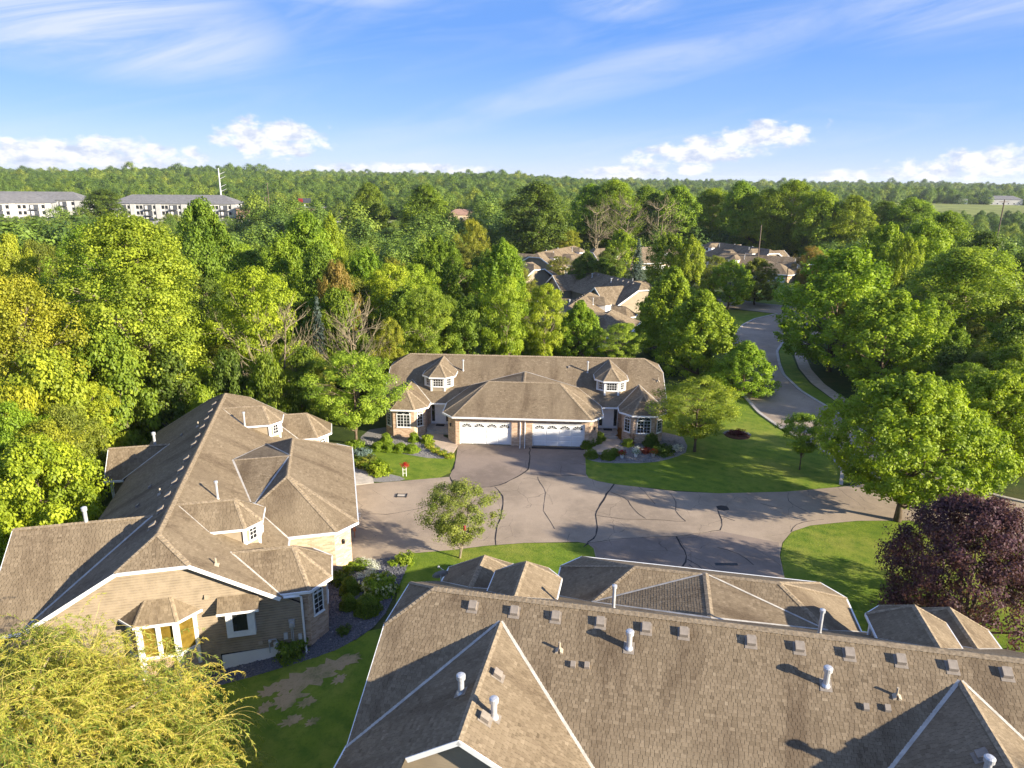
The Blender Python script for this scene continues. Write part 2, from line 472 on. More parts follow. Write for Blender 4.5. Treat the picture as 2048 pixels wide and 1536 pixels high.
# ------------------------------------------------------------------ mesh helpers
class MB:
    """collects polygons and links them as one mesh object"""
    def __init__(self):
        self.v, self.f, self.mi, self.tint = [], [], [], []
        self.mats = []
        self.cur = 0

    def mat(self, name):
        if name not in self.mats:
            self.mats.append(name)
        self.cur = self.mats.index(name)
        return self

    def face(self, pts, tint=0.5):
        i = len(self.v)
        self.v.extend([tuple(p) for p in pts])
        self.f.append(tuple(range(i, i + len(pts))))
        self.mi.append(self.cur)
        self.tint.append(tint)

    def hexa(self, b, t):
        """box from four bottom and four top points (same winding, counter-clockwise from above)"""
        self.face([b[3], b[2], b[1], b[0]])
        self.face(t)
        for i in range(4):
            j = (i + 1) % 4
            self.face([b[i], b[j], t[j], t[i]])

    def box(self, x0, x1, y0, y1, z0, z1):
        self.hexa([(x0, y0, z0), (x1, y0, z0), (x1, y1, z0), (x0, y1, z0)], [(x0, y0, z1), (x1, y0, z1), (x1, y1, z1), (x0, y1, z1)])

    def prism(self, pts, z0, z1, cap=True):
        """vertical prism over a counter-clockwise outline"""
        n = len(pts)
        for i in range(n):
            a, b = pts[i], pts[(i + 1) % n]
            self.face([(a[0], a[1], z0), (b[0], b[1], z0), (b[0], b[1], z1), (a[0], a[1], z1)])
        if cap:
            self.face([(p[0], p[1], z1) for p in pts])
            self.face([(p[0], p[1], z0) for p in reversed(pts)])

    def beam(self, a, b, w, h, up=(0, 0, 1), dz=0.0):
        """square bar from a to b: w across, h along up"""
        a, b, up = Vector(a), Vector(b), Vector(up)
        d = (b - a).normalized()
        s = d.cross(up)
        if s.length < 1e-5:
            s = d.cross(Vector((1, 0, 0)))
        s.normalize()
        u = s.cross(d).normalized()
        a, b = a + u * dz, b + u * dz
        q = [(-w / 2, -h / 2), (w / 2, -h / 2), (w / 2, h / 2), (-w / 2, h / 2)]
        A = [a + s * x + u * y for x, y in q]
        B = [b + s * x + u * y for x, y in q]
        self.face(A)
        self.face(B[::-1])
        for i in range(4):
            j = (i + 1) % 4
            self.face([A[j], A[i], B[i], B[j]])

    def tube(self, pts, radii, sides=6, cap=True):
        pts = [Vector(p) for p in pts]
        rings = []
        prev = None
        for i, p in enumerate(pts):
            d = (pts[min(i + 1, len(pts) - 1)] - pts[max(i - 1, 0)])
            if d.length < 1e-6:
                d = Vector((0, 0, 1))
            d.normalize()
            ref = prev if prev is not None else (Vector((1, 0, 0)) if abs(d.x) < 0.9 else Vector((0, 1, 0)))
            s = (ref - d * ref.dot(d))
            if s.length < 1e-5:
                s = d.orthogonal()
            s.normalize()
            prev = s
            u = d.cross(s)
            r = radii[i] if hasattr(radii, '__len__') else radii
            rings.append([p + (s * cos(2 * pi * k / sides) + u * sin(2 * pi * k / sides)) * r for k in range(sides)])
        base = len(self.v)
        for r in rings:
            self.v.extend([tuple(p) for p in r])
        for i in range(len(rings) - 1):
            for k in range(sides):
                k2 = (k + 1) % sides
                self.f.append((base + i * sides + k, base + i * sides + k2, base + (i + 1) * sides + k2, base + (i + 1) * sides + k))
                self.mi.append(self.cur)
                self.tint.append(0.5)
        if cap:
            self.f.append(tuple(base + k for k in reversed(range(sides))))
            self.f.append(tuple(base + (len(rings) - 1) * sides + k for k in range(sides)))
            self.mi += [self.cur] * 2
            self.tint += [0.5] * 2

    def lathe(self, prof, sides=12, c=(0, 0, 0), cap=True):
        base = len(self.v)
        for r, z in prof:
            for k in range(sides):
                a = 2 * pi * k / sides
                self.v.append((c[0] + r * cos(a), c[1] + r * sin(a), c[2] + z))
        for i in range(len(prof) - 1):
            for k in range(sides):
                k2 = (k + 1) % sides
                self.f.append((base + i * sides + k, base + i * sides + k2, base + (i + 1) * sides + k2, base + (i + 1) * sides + k))
                self.mi.append(self.cur)
                self.tint.append(0.5)
        if cap:
            self.f.append(tuple(base + k for k in reversed(range(sides))))
            self.f.append(tuple(base + (len(prof) - 1) * sides + k for k in range(sides)))
            self.mi += [self.cur] * 2
            self.tint += [0.5] * 2

    def mesh(self, name, mats=None, uv=True, tint=False, smooth=False):
        me = bpy.data.meshes.new(name)
        me.from_pydata(self.v, [], self.f)
        for m in (self.mats or [mats or 'white_trim']):
            me.materials.append(MATS[m])
        if self.mats:
            me.polygons.foreach_set('material_index', self.mi)
        if uv:
            layer = me.uv_layers.new(name='UVMap')
            V = np.array(self.v, dtype=float)
            out = np.empty((len(me.loops), 2))
            k = 0
            for f in self.f:
                P = V[list(f)]
                n = np.zeros(3)
                for i in range(len(f)):
                    a, b = P[i], P[(i + 1) % len(f)]
                    n += ((a[1] - b[1]) * (a[2] + b[2]), (a[2] - b[2]) * (a[0] + b[0]), (a[0] - b[0]) * (a[1] + b[1]))
                L = math.sqrt(n @ n)
                n = n / L if L > 1e-12 else np.array((0, 0, 1.0))
                h = math.hypot(n[0], n[1])
                tx = np.array((-n[1] / h, n[0] / h, 0)) if h > 1e-3 else np.array((1.0, 0, 0))
                ty = np.cross(n, tx)
                out[k:k + len(f), 0] = P @ tx
                out[k:k + len(f), 1] = P @ ty
                k += len(f)
            layer.data.foreach_set('uv', out.ravel())
        if tint:
            a = me.attributes.new('tint', 'FLOAT', 'FACE')
            a.data.foreach_set('value', self.tint)
        if smooth:
            me.shade_smooth()
        me.update()
        return me

    def build(self, name, mats=None, parent=None, loc=None, **kw):
        return link(name, self.mesh(name, mats, **kw), parent, loc)


def link(name, data, parent=None, loc=None, rz=0.0):
    o = bpy.data.objects.new(name, data)
    COL.objects.link(o)
    if parent is not None:
        o.parent = parent
    if loc is not None:
        o.location = loc
    if rz:
        o.rotation_euler = (0, 0, rz)
    return o


def tag(o, label=None, cat=None, group=None, kind=None):
    if label:
        o['label'] = label
    if cat:
        o['category'] = cat
    if group:
        o['group'] = group
    if kind:
        o['kind'] = kind
    return o


def thing(name, label, cat, loc=(0, 0, 0), rz=0.0, group=None):
    return tag(link(name, None, None, loc, rz), label, cat, group)


# ------------------------------------------------------------------ terrain
HA = (-21.012, 44.254, 0.335, radians(104.024))     # left house
HB = (1.46, 71.446, 0.0, radians(-2.899))           # middle house
HC = (8.605, 25.314, 0.267, radians(168.863))       # near house


def sst(x, a, b):
    t = np.clip((x - a) / (b - a), 0, 1)
    return t * t * (3 - 2 * t)


def terr(x, y):
    x, y = np.asarray(x, float), np.asarray(y, float)
    dx, dy = x - HA[0], y - HA[1]
    c, s = cos(HA[3]), sin(HA[3])
    ly = -s * dx + c * dy
    g = np.interp(ly, [-9.5, -6.85, -3, 0, 12, 40], [0, -0.42, -0.9, -1.3, -2.4, -2.4])
    g = g * (1 - sst(y, 70, 110))
    r = np.sqrt(x * x + y * y)
    far = sst(r, 430, 1150)
    left = sst(-x / np.maximum(y, 1), -0.25, 0.15)
    hill = far * left * 13.0
    hill = hill + far * (4.5 * left + 1.5) * np.sin(x * 0.011 + 1.0) * np.sin(y * 0.006 + 0.4)
    return g + hill - 0.05


def tz(x, y):
    return float(terr(x, y))


def grid_axis(lo, hi, near_lo, near_hi, fine, grow):
    a = list(np.arange(near_lo, near_hi + 1e-6, fine))
    st = fine
    while a[-1] < hi:
        st *= grow
        a.append(a[-1] + st)
    st = fine
    while a[0] > lo:
        st *= grow
        a.insert(0, a[0] - st)
    return np.array(a)


def make_terrain():
    xs = grid_axis(-3200, 3200, -45, 60, 1.5, 1.12)
    ys = grid_axis(-300, 4200, 5, 80, 1.5, 1.12)
    X, Y = np.meshgrid(xs, ys)
    Z = terr(X, Y)
    V = np.stack([X.ravel(), Y.ravel(), Z.ravel()], 1)
    nx, ny = len(xs), len(ys)
    F = [(j * nx + i, j * nx + i + 1, (j + 1) * nx + i + 1, (j + 1) * nx + i) for j in range(ny - 1) for i in range(nx - 1)]
    me = bpy.data.meshes.new('ground')
    me.from_pydata(V.tolist(), [], F)
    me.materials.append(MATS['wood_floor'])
    me.shade_smooth()
    return tag(link('ground', me), kind='structure')


make_terrain()


def smooth_closed(pts, it=2, keep=()):
    """corner-cutting for natural outlines; points in keep stay sharp"""
    pts = [tuple(p) for p in pts]
    keep = {tuple(k) for k in keep}
    for _ in range(it):
        out = []
        n = len(pts)
        for i in range(n):
            a, b = pts[i], pts[(i + 1) % n]
            if a in keep:
                out.append(a)
            else:
                out.append((a[0] * .75 + b[0] * .25, a[1] * .75 + b[1] * .25))
            if b not in keep:
                out.append((a[0] * .25 + b[0] * .75, a[1] * .25 + b[1] * .75))
        pts = out
    return pts


def drape(name, pts, mat, off, res=1.5, kind='structure', parent=None, thick=0.0):
    """a sheet that follows the ground inside an outline"""
    pts = [Vector(p) for p in pts]
    n = len(pts)
    vs = list(pts)
    # densify border
    edge = []
    dense = []
    for i in range(n):
        a, b = pts[i], pts[(i + 1) % n]
        k = max(1, int((b - a).length / res))
        for j in range(k):
            dense.append(a.lerp(b, j / k))
    vs = dense[:]
    edge = [(i, (i + 1) % len(dense)) for i in range(len(dense))]
    xs = [p.x for p in pts]
    ys = [p.y for p in pts]
    x = min(xs) + res * .5
    while x < max(xs):
        y = min(ys) + res * .5
        while y < max(ys):
            vs.append(Vector((x + 0.13 * sin(y * 7), y)))
            y += res
        x += res
    ov, oe, of, *_ = delaunay_2d_cdt(vs, [], [list(range(len(dense)))], 1, 1e-4)
    P = np.array([(v.x, v.y) for v in ov])
    Z = terr(P[:, 0], P[:, 1]) + off
    V = [(p[0], p[1], z) for p, z in zip(P, Z)]
    F = [tuple(f) for f in of]
    if thick:
        # skirt
        nb = len(dense)
        base = len(V)
        for d in dense:
            V.append((d.x, d.y, tz(d.x, d.y) + off - thick))
        from mathutils.kdtree import KDTree
        kd = KDTree(len(ov))
        for i, v in enumerate(ov):
            kd.insert((v.x, v.y, 0), i)
        kd.balance()
        top = [kd.find((d.x, d.y, 0))[1] for d in dense]
        for i in range(nb):
            j = (i + 1) % nb
            F.append((top[i], top[j], base + j, base + i))
    me = bpy.data.meshes.new(name)
    me.from_pydata(V, [], F)
    bm = bmesh.new()
    bm.from_mesh(me)
    bmesh.ops.recalc_face_normals(bm, faces=bm.faces)
    up = sum(f.normal.z * f.calc_area() for f in bm.faces)
    if up < 0:
        bmesh.ops.reverse_faces(bm, faces=bm.faces)
    bm.to_mesh(me)
    bm.free()
    me.materials.append(MATS[mat])
    o = link(name, me, parent)
    if parent is None:
        tag(o, kind=kind)
    return o


def ribbon(name, pts, width, mat, off, parent=None, kind=None, jitter=0.0, seed=0, thick=0.0, closed=False):
    """a flat strip along a polyline, following the ground"""
    rnd = random.Random(seed)
    P = [Vector((p[0], p[1])) for p in pts]
    d = []
    for i in range(len(P) - 1):
        k = max(1, int((P[i + 1] - P[i]).length / 0.6))
        for j in range(k):
            d.append(P[i].lerp(P[i + 1], j / k))
    d.append(P[-1])
    # soften
    for _ in range(2):
        d = [d[0]] + [(d[i - 1] + d[i] * 2 + d[i + 1]) / 4 for i in range(1, len(d) - 1)] + [d[-1]]
    if jitter:
        d = [p + Vector((rnd.uniform(-jitter, jitter), rnd.uniform(-jitter, jitter))) for p in d]
    V, F = [], []
    for i, p in enumerate(d):
        t = d[min(i + 1, len(d) - 1)] - d[max(i - 1, 0)]
        t.normalize()
        nrm = Vector((-t.y, t.x))
        w = width / 2 * (1 + (rnd.uniform(-.45, .5) if jitter else 0))
        for s in (-1, 1):
            q = p + nrm * w * s
            V.append((q.x, q.y, tz(q.x, q.y) + off))
        if thick:
            for s in (-1, 1):
                q = p + nrm * w * s
                V.append((q.x, q.y, tz(q.x, q.y) + off - thick))
    st = 4 if thick else 2
    for i in range(len(d) - 1):
        a, b = i * st, (i + 1) * st
        F.append((a, a + 1, b + 1, b)[::-1])
        if thick:
            F.append((a, b, b + 2, a + 2))
            F.append((a + 1, a + 3, b + 3, b + 1))
    if thick:
        F.append((0, 2, 3, 1))
        e = (len(d) - 1) * st
        F.append((e, e + 1, e + 3, e + 2))
    me = bpy.data.meshes.new(name)
    me.from_pydata(V, [], F)
    me.materials.append(MATS[mat])
    o = link(name, me, parent)
    if kind:
        tag(o, kind=kind)
    return o


# lawns ------------------------------------------------------------
drape('lawn', smooth_closed([(-14.6, 64.5), (-15.6, 58.0), (-14.0, 55.6), (-11.6, 54.2), (-8.5, 53.9), (-5.2, 54.7), (-4.95, 58.4), (-5.3, 60.3), (-7.5, 64.5)], 1), 'lawn', 0.008)
drape('lawn', [(6.4, 55.4), (6.5, 54.6), (8.6, 53.5), (12.6, 52.6), (16.7, 52.0), (22.2, 52.4), (26.8, 53.4), (29.6, 55.2), (30.3, 60.8), (28.5, 67.8), (27.9, 72.3), (28.6, 82),
               (22, 84.5), (17, 80), (15, 70), (14.8, 63), (6.6, 63)], 'lawn', 0.008)
drape('lawn', [(-7.3, 43.4), (-3.9, 42.6), (-1.7, 43.2), (1.0, 43.65), (5.2, 43.8), (5.7, 43.0), (5.7, 38), (5.7, 33), (-4, 31), (-6.5, 33), (-6.9, 38)], 'lawn', 0.008)
drape('lawn', [(17.3, 38.9), (18.2, 42.3), (19.0, 44.0), (20.2, 45.6), (21.9, 46.6), (25.75, 47.4), (30, 47.6), (36, 44.5), (40, 38), (36, 20), (20, 20), (16.6, 30)], 'lawn', 0.008)
drape('lawn', [(-17, 16), (2, 16), (-3, 30), (-6.8, 34), (-9, 33.2), (-15, 30.6), (-19, 28.5)], 'lawn', 0.05, 1.0)
_rs = random.Random(8)
for _cx, _cy, _rx, _ry in ((-10.6, 30.1, 1.5, .75), (-9.2, 30.9, 1.3, .6), (-10.9, 28.9, .75, .7), (-12.0, 29.6, .6, .4), (-8.3, 31.3, .5, .35), (-9.9, 28.5, .4, .3), (-10.3, 27.4, .45, .3), (-8.6, 29.9, .35, .3), (-11.9, 28.4, .3, .35), (-9.2, 27.2, .3, .25)):
    _n = 34
    _out = []
    for _k in range(_n):
        _q = 1 + .22 * sin(_k * 1.7 + _cx) + _rs.uniform(-.28, .28)
        _out.append((_cx + _rx * _q * cos(2 * pi * _k / _n), _cy + _ry * _q * sin(2 * pi * _k / _n) + .25 * (cos(2 * pi * _k / _n) * _rx)))
    drape('bare_soil', _out, 'lawn_patchy', 0.062 + .0015 * _rs.random(), 0.5)
drape('lawn', [(27.8, 80), (29.2, 86), (32.5, 101), (38.4, 115), (41.0, 120.2), (50, 131), (45, 134), (38, 136), (25, 126), (22, 100), (22, 84)], 'lawn', 0.008)
drape('lawn', [(51, 141), (60, 136.5), (75, 150), (74, 170), (58, 168), (48, 152)], 'lawn', 0.008)
drape('lawn', [(-8, 82), (-3, 81), (8, 92), (10, 108), (2, 112), (-4, 100)], 'lawn', 0.008)
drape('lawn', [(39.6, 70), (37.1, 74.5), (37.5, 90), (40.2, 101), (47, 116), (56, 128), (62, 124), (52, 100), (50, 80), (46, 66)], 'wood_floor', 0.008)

# street with kerbs, sidewalk ------------------------------------------------
street_left = [(31.5, 54.5), (29.3, 60.8), (27.4, 67.7), (26.8, 72.3), (27.3, 82), (30.0, 96), (33.5, 107), (37.7, 115.4), (40.1, 120.5), (44, 126), (50.0, 131.3)]
street_right = [(36.2, 58), (35.4, 65), (35.4, 72), (34.6, 80.7), (35.2, 88), (36.7, 93.7), (39.0, 101), (42.9, 108.5), (47.5, 116), (53, 123), (58.5, 127.5)]
st = drape('street', [(29.8, 47.5), (27.5, 53.5)] + street_left + [(43.5, 136), (36, 142.5), (38, 150.5), (46, 146.5), (52, 141), (59, 136.5), (66, 131)] + street_right[::-1] + [(38.5, 52), (46, 46.5), (60, 41), (58, 35.5), (42, 41)], 'asphalt_street', 0.02, 2.0)
ribbon('kerb', street_left, 0.35, 'kerb', 0.11, kind='structure', thick=0.16)
ribbon('kerb', street_right, 0.35, 'kerb', 0.11, kind='structure', thick=0.16)
ribbon('kerb', [(36.2, 58), (38.8, 52.2), (46, 46.8), (60, 41.3)], 0.35, 'kerb', 0.11, kind='structure', thick=0.16)
ribbon('kerb', [(29.3, 60.8), (29.0, 57), (27.4, 53.8)], 0.3, 'kerb', 0.09, kind='structure', thick=0.14)
ribbon('kerb', [(43.3, 136.3), (36, 142.5)], 0.35, 'kerb', 0.11, kind='structure', thick=0.16)
ribbon('kerb', [(46, 146.7), (52, 141.2), (59, 136.7)], 0.35, 'kerb', 0.11, kind='structure', thick=0.16)
verge = [(35.7, 72), (34.9, 80.7), (35.5, 88), (37.0, 93.7), (39.3, 101), (43.2, 108.5), (47.8, 116), (50, 115), (44.4, 106), (40.3, 98.5), (38.2, 91), (37.0, 84), (37.0, 76), (37.4, 70), (36, 66)]
drape('verge', verge, 'lawn', 0.03, 1.5)
walk = ribbon('sidewalk', [(39.4, 64), (38.0, 70), (37.75, 75), (38.0, 84), (39.2, 91), (41.4, 98.5), (45.4, 106), (51, 115)], 1.5, 'walk', 0.05, kind='structure')

# shared driveway ------------------------------------------------------------
drive_pts = [(-5.05, 62.3), (-4.95, 58.4), (-5.05, 56.3), (-5.2, 54.7), (-8.5, 53.9), (-11.4, 53.25), (-13.6, 52.6), (-14.4, 50), (-12.4, 42), (-10.4, 41.0), (-8.4, 41.2), (-6.65, 42.1),
             (-3.9, 42.6), (-1.7, 43.2), (1.0, 43.65), (4.7, 43.85), (5.35, 43.6), (5.68, 43.0), (5.7, 38), (5.9, 30.5), (16.6, 28.4), (17.3, 38.9), (18.15, 42.3), (18.95, 44.0), (20.2, 45.6),
             (21.95, 46.6), (23.55, 46.95), (25.75, 47.4), (29.9, 47.55), (30, 50), (27.6, 53.5), (22.2, 52.35), (16.7, 51.95), (13.3, 52.25), (10.5, 53.0), (8.6, 53.5), (7.2, 54.1),
             (6.55, 54.7), (6.4, 55.6), (6.9, 61.7)]
drive = drape('driveway', drive_pts, 'asphalt', 0.028, 1.2)
for _a in ([(-5.0, 62.2), (-4.9, 58.4), (-5.0, 56.3), (-5.1, 54.9), (-4.75, 53.5), (-4.55, 52.4), (-2.53, 52.65), (-0.9, 53.0), (0.33, 54.7), (1.5, 56.3), (1.68, 61.9)],
           [(1.78, 61.9), (1.62, 56.3), (1.68, 55.4), (2.87, 55.05), (6.37, 55.3), (6.42, 56), (6.85, 61.6)],
           [(5.75, 43.0), (5.4, 43.6), (8.5, 44.45), (11.7, 44.65), (15.1, 45.6), (18.7, 44.0), (18.1, 42.3), (17.2, 38.9), (16.5, 28.6), (6.0, 30.7)]):
    drape('driveway_apron', _a, 'asphalt_apron', 0.0315, 1.2, parent=drive)
seams = [([(-5.19, 54.7), (-4.75, 53.4), (-4.61, 52.24), (-2.53, 52.57), (-0.9, 52.9), (0.33, 54.62), (1.54, 56.23), (1.73, 61.5)], .13),
         ([(-4.61, 52.24), (-5.6, 50.2), (-7.0, 48.7)], .07), ([(-5.1, 54.2), (-4.3, 53.5), (-3.9, 52.4)], .07), ([(-4.95, 58.0), (-5.1, 57.2), (-4.8, 56.6), (-5.1, 55.8)], .12),
         ([(-1.31, 52.79), (-0.72, 51.66), (-0.56, 49.0), (-0.96, 46.17), (-1.16, 44.32), (-1.0, 43.27)], .11),
         ([(8.51, 53.5), (7.19, 50.47), (6.32, 47.89), (6.23, 44.82), (5.34, 43.73)], .15),
         ([(11.69, 44.71), (11.94, 42.17), (11.73, 41.02), (10.71, 40.27), (9.2, 39.6)], .13), ([(11.73, 41.02), (12.3, 40.3), (12.4, 39.2)], .12), ([(11.8, 41.6), (12.7, 41.0), (12.6, 40.1)], .08),
         ([(1.61, 55.38), (2.87, 54.99), (6.37, 55.28)], .07), ([(15.84, 49.09), (15.5, 48.4), (15.9, 47.28), (15.09, 45.73)], .08), ([(15.7, 48.0), (16.6, 47.2)], .07),
         ([(5.34, 43.73), (8.5, 44.5), (11.69, 44.71), (15.09, 45.73)], .06), ([(10.5, 53.0), (11.0, 51.4), (11.2, 49.9)], .05), ([(20.2, 45.6), (20.9, 46.9), (23.4, 47.6)], .05),
         ([(5.34, 43.73), (5.0, 43.2)], .14), ([(19.5, 50.2), (20.9, 49.2)], .06), ([(8.0, 52.0), (9.4, 50.6), (9.2, 49.0), (10.0, 47.4)], .06), ([(12.8, 51.9), (13.1, 50.2), (12.4, 48.8), (12.9, 47.0)], .06),
         ([(6.3, 47.9), (8.4, 47.2), (10.0, 47.4), (12.9, 47.0)], .05), ([(-7.0, 48.7), (-9.2, 47.6), (-10.8, 47.8)], .06), ([(-3.2, 50.9), (-3.4, 48.6), (-2.6, 46.4)], .05), ([(2.2, 54.9), (2.8, 51.8), (2.4, 48.6), (3.2, 45.6)], .05),
         ([(22.4, 52.2), (21.6, 50.6), (22.6, 48.9)], .06), ([(14.2, 43.2), (15.6, 42.6), (16.0, 41.0)], .06)]
for k, (pts, w) in enumerate(seams):
    ribbon('tar_seam', pts, w * .72, 'tar', 0.038, parent=drive, jitter=0.05, seed=k)
ribbon('tar_strip', [(1.9, 61.55), (6.75, 61.3)], 0.5, 'tar', 0.036, parent=drive)
for c, s in (((16.3, 49.3), 0.45), ((14.2, 41.05), 0.0), ((3.0, 50.0), 0.0)):
    if s:
        drape('asphalt_patch', [(c[0] + s * cos(a) * (1.3 if k % 2 else 1), c[1] + s * sin(a)) for k, a in enumerate(np.linspace(0, 2 * pi, 9)[:-1])], 'tar', 0.035, 0.4, parent=drive)
mb = MB().mat('black_iron')
mb.box(13.45, 14.95, 40.92, 41.22, tz(14.2, 41) + 0.03, tz(14.2, 41) + 0.04)
mb.build('drain_slot', parent=drive)

# walks, beds ----------------------------------------------------------------
drape('walk', [(-8.6, 66.0), (-8.5, 64.4), (-7.6, 62.8), (-6.6, 61.2), (-5.35, 59.75), (-5.02, 61.9), (-5.7, 63.4), (-6.6, 64.2), (-6.9, 66.0)], 'walk', 0.05, 0.8, thick=0.05)
drape('walk', [(8.9, 65.6), (9.0, 64.2), (8.3, 62.7), (6.95, 61.75), (6.85, 60.2), (8.9, 60.7), (9.9, 61.8), (10.5, 63.3), (10.6, 65.6)], 'walk', 0.05, 0.8, thick=0.05)
drape('bed', smooth_closed([(-14.8, 63.0), (-13.5, 61.6), (-10.6, 60.0), (-6.4, 58.4), (-5.2, 59.6), (-6.4, 61.2), (-8.0, 64.0), (-9, 66), (-14, 67)], 1), 'stone_light', 0.016, 0.8)
drape('bed', smooth_closed([(6.6, 59.9), (6.9, 58.7), (8.2, 58.0), (12.4, 58.1), (14.8, 59.4), (16.6, 61.2), (16.9, 66), (10.5, 66), (10.4, 63), (9, 60.9)], 1), 'stone_light', 0.016, 0.8)
drape('bed', smooth_closed([(-13.3, 57.6), (-11.9, 57.6), (-11.6, 55.6), (-9.6, 54.9), (-8.6, 53.95), (-11.2, 53.4), (-13.5, 54.2), (-15.5, 58), (-14.6, 60)], 1), 'stone_light', 0.018, 0.8)
drape('walk', [(-14.0, 55.9), (-11.75, 54.8), (-11.3, 53.3), (-13.6, 52.6)], 'concrete', 0.05, 0.8, thick=0.05)
drape('walk', [(-12.6, 39.4), (-11.5, 38.9), (-9.9, 39.2), (-8.5, 40.7), (-8.35, 41.25), (-10.2, 41.3), (-10.8, 40.6), (-12.2, 40.8)], 'walk', 0.06, 0.6, thick=0.06)
bed_pts = smooth_closed([(-10.3, 41.1), (-8.4, 41.25), (-6.65, 42.2), (-6.65, 40.6), (-6.9, 37.7), (-7.3, 34.4), (-8.7, 32.4), (-11.1, 31.5), (-14.4, 30.4), (-16.5, 30.0), (-16, 32), (-12.6, 34.5), (-12.8, 39)], 1, keep=[(-6.65, 42.2), (-16.5, 30.0)])
drape('bed', bed_pts, 'stone_dark', 0.065, 0.7)


def scatter_stones(name, poly, n, smin, smax, mats, seed, off=0.02):
    """loose rock in a bed: nobody could count it"""
    rnd = random.Random(seed)
    xs, ys = [p[0] for p in poly], [p[1] for p in poly]
    mb = MB()
    def inside(x, y):
        r = False
        j = len(poly) - 1
        for i in range(len(poly)):
            (xi, yi), (xj, yj) = poly[i], poly[j]
            if (yi > y) != (yj > y) and x < (xj - xi) * (y - yi) / (yj - yi) + xi:
                r = not r
            j = i
        return r
    c = 0
    while c < n:
        x, y = rnd.uniform(min(xs), max(xs)), rnd.uniform(min(ys), max(ys))
        if not inside(x, y):
            continue
        c += 1
        s = rnd.uniform(smin, smax)
        z = tz(x, y) + off
        mb.mat(mats[0] if rnd.random() > 0.06 else mats[1])
        a = rnd.uniform(0, pi)
        ring = [(x + s * cos(a + k * pi / 2) * rnd.uniform(.7, 1.2), y + s * sin(a + k * pi / 2) * rnd.uniform(.7, 1.2), z + s * rnd.uniform(.1, .5)) for k in range(4)]
        top = (x + rnd.uniform(-.3, .3) * s, y + rnd.uniform(-.3, .3) * s, z + s * rnd.uniform(.6, 1.1))
        for k in range(4):
            mb.face([ring[k], ring[(k + 1) % 4], top])
    o = mb.build(name, uv=False)
    tag(o, kind='stuff')
    return o


tag(scatter_stones('gravel', bed_pts, 5000, 0.04, 0.085, ('stone_dark', 'stone_light'), 5, 0.06), 'dark grey rock mulch round the end of the left house', 'gravel')
tag(scatter_stones('gravel', [(-14.5, 63), (-13.5, 61.8), (-10.6, 60.2), (-6.4, 58.6), (-5.3, 59.6), (-6.6, 61.4), (-8.2, 64), (-9.4, 64.2), (-13.8, 64)], 1500, 0.05, 0.09, ('stone_light', 'stone_dark'), 6), 'grey rock mulch in the bed left of the twin garages', 'gravel')
tag(scatter_stones('gravel', [(6.8, 59.7), (7, 58.9), (8.2, 58.2), (12.4, 58.3), (14.7, 59.6), (16.2, 61.4), (16.2, 64), (10.6, 63), (9, 60.7)], 1600, 0.05, 0.09, ('stone_light', 'stone_dark'), 7), 'grey rock mulch in the bed right of the twin garages', 'gravel')

# ------------------------------------------------------------------ twin townhouse
# house frame: x along the ridge (to the right seen from the front), y to the rear, z up from the garage floor
S, ZR, ZG = 0.595, 6.32, 2.87
RX, EX, JY = 12.24, 13.98, 1.70
ZJ = ZR - S * JY
YF, YR = -5.9, 6.0


def zmain(y):
    return ZR - S * abs(y)


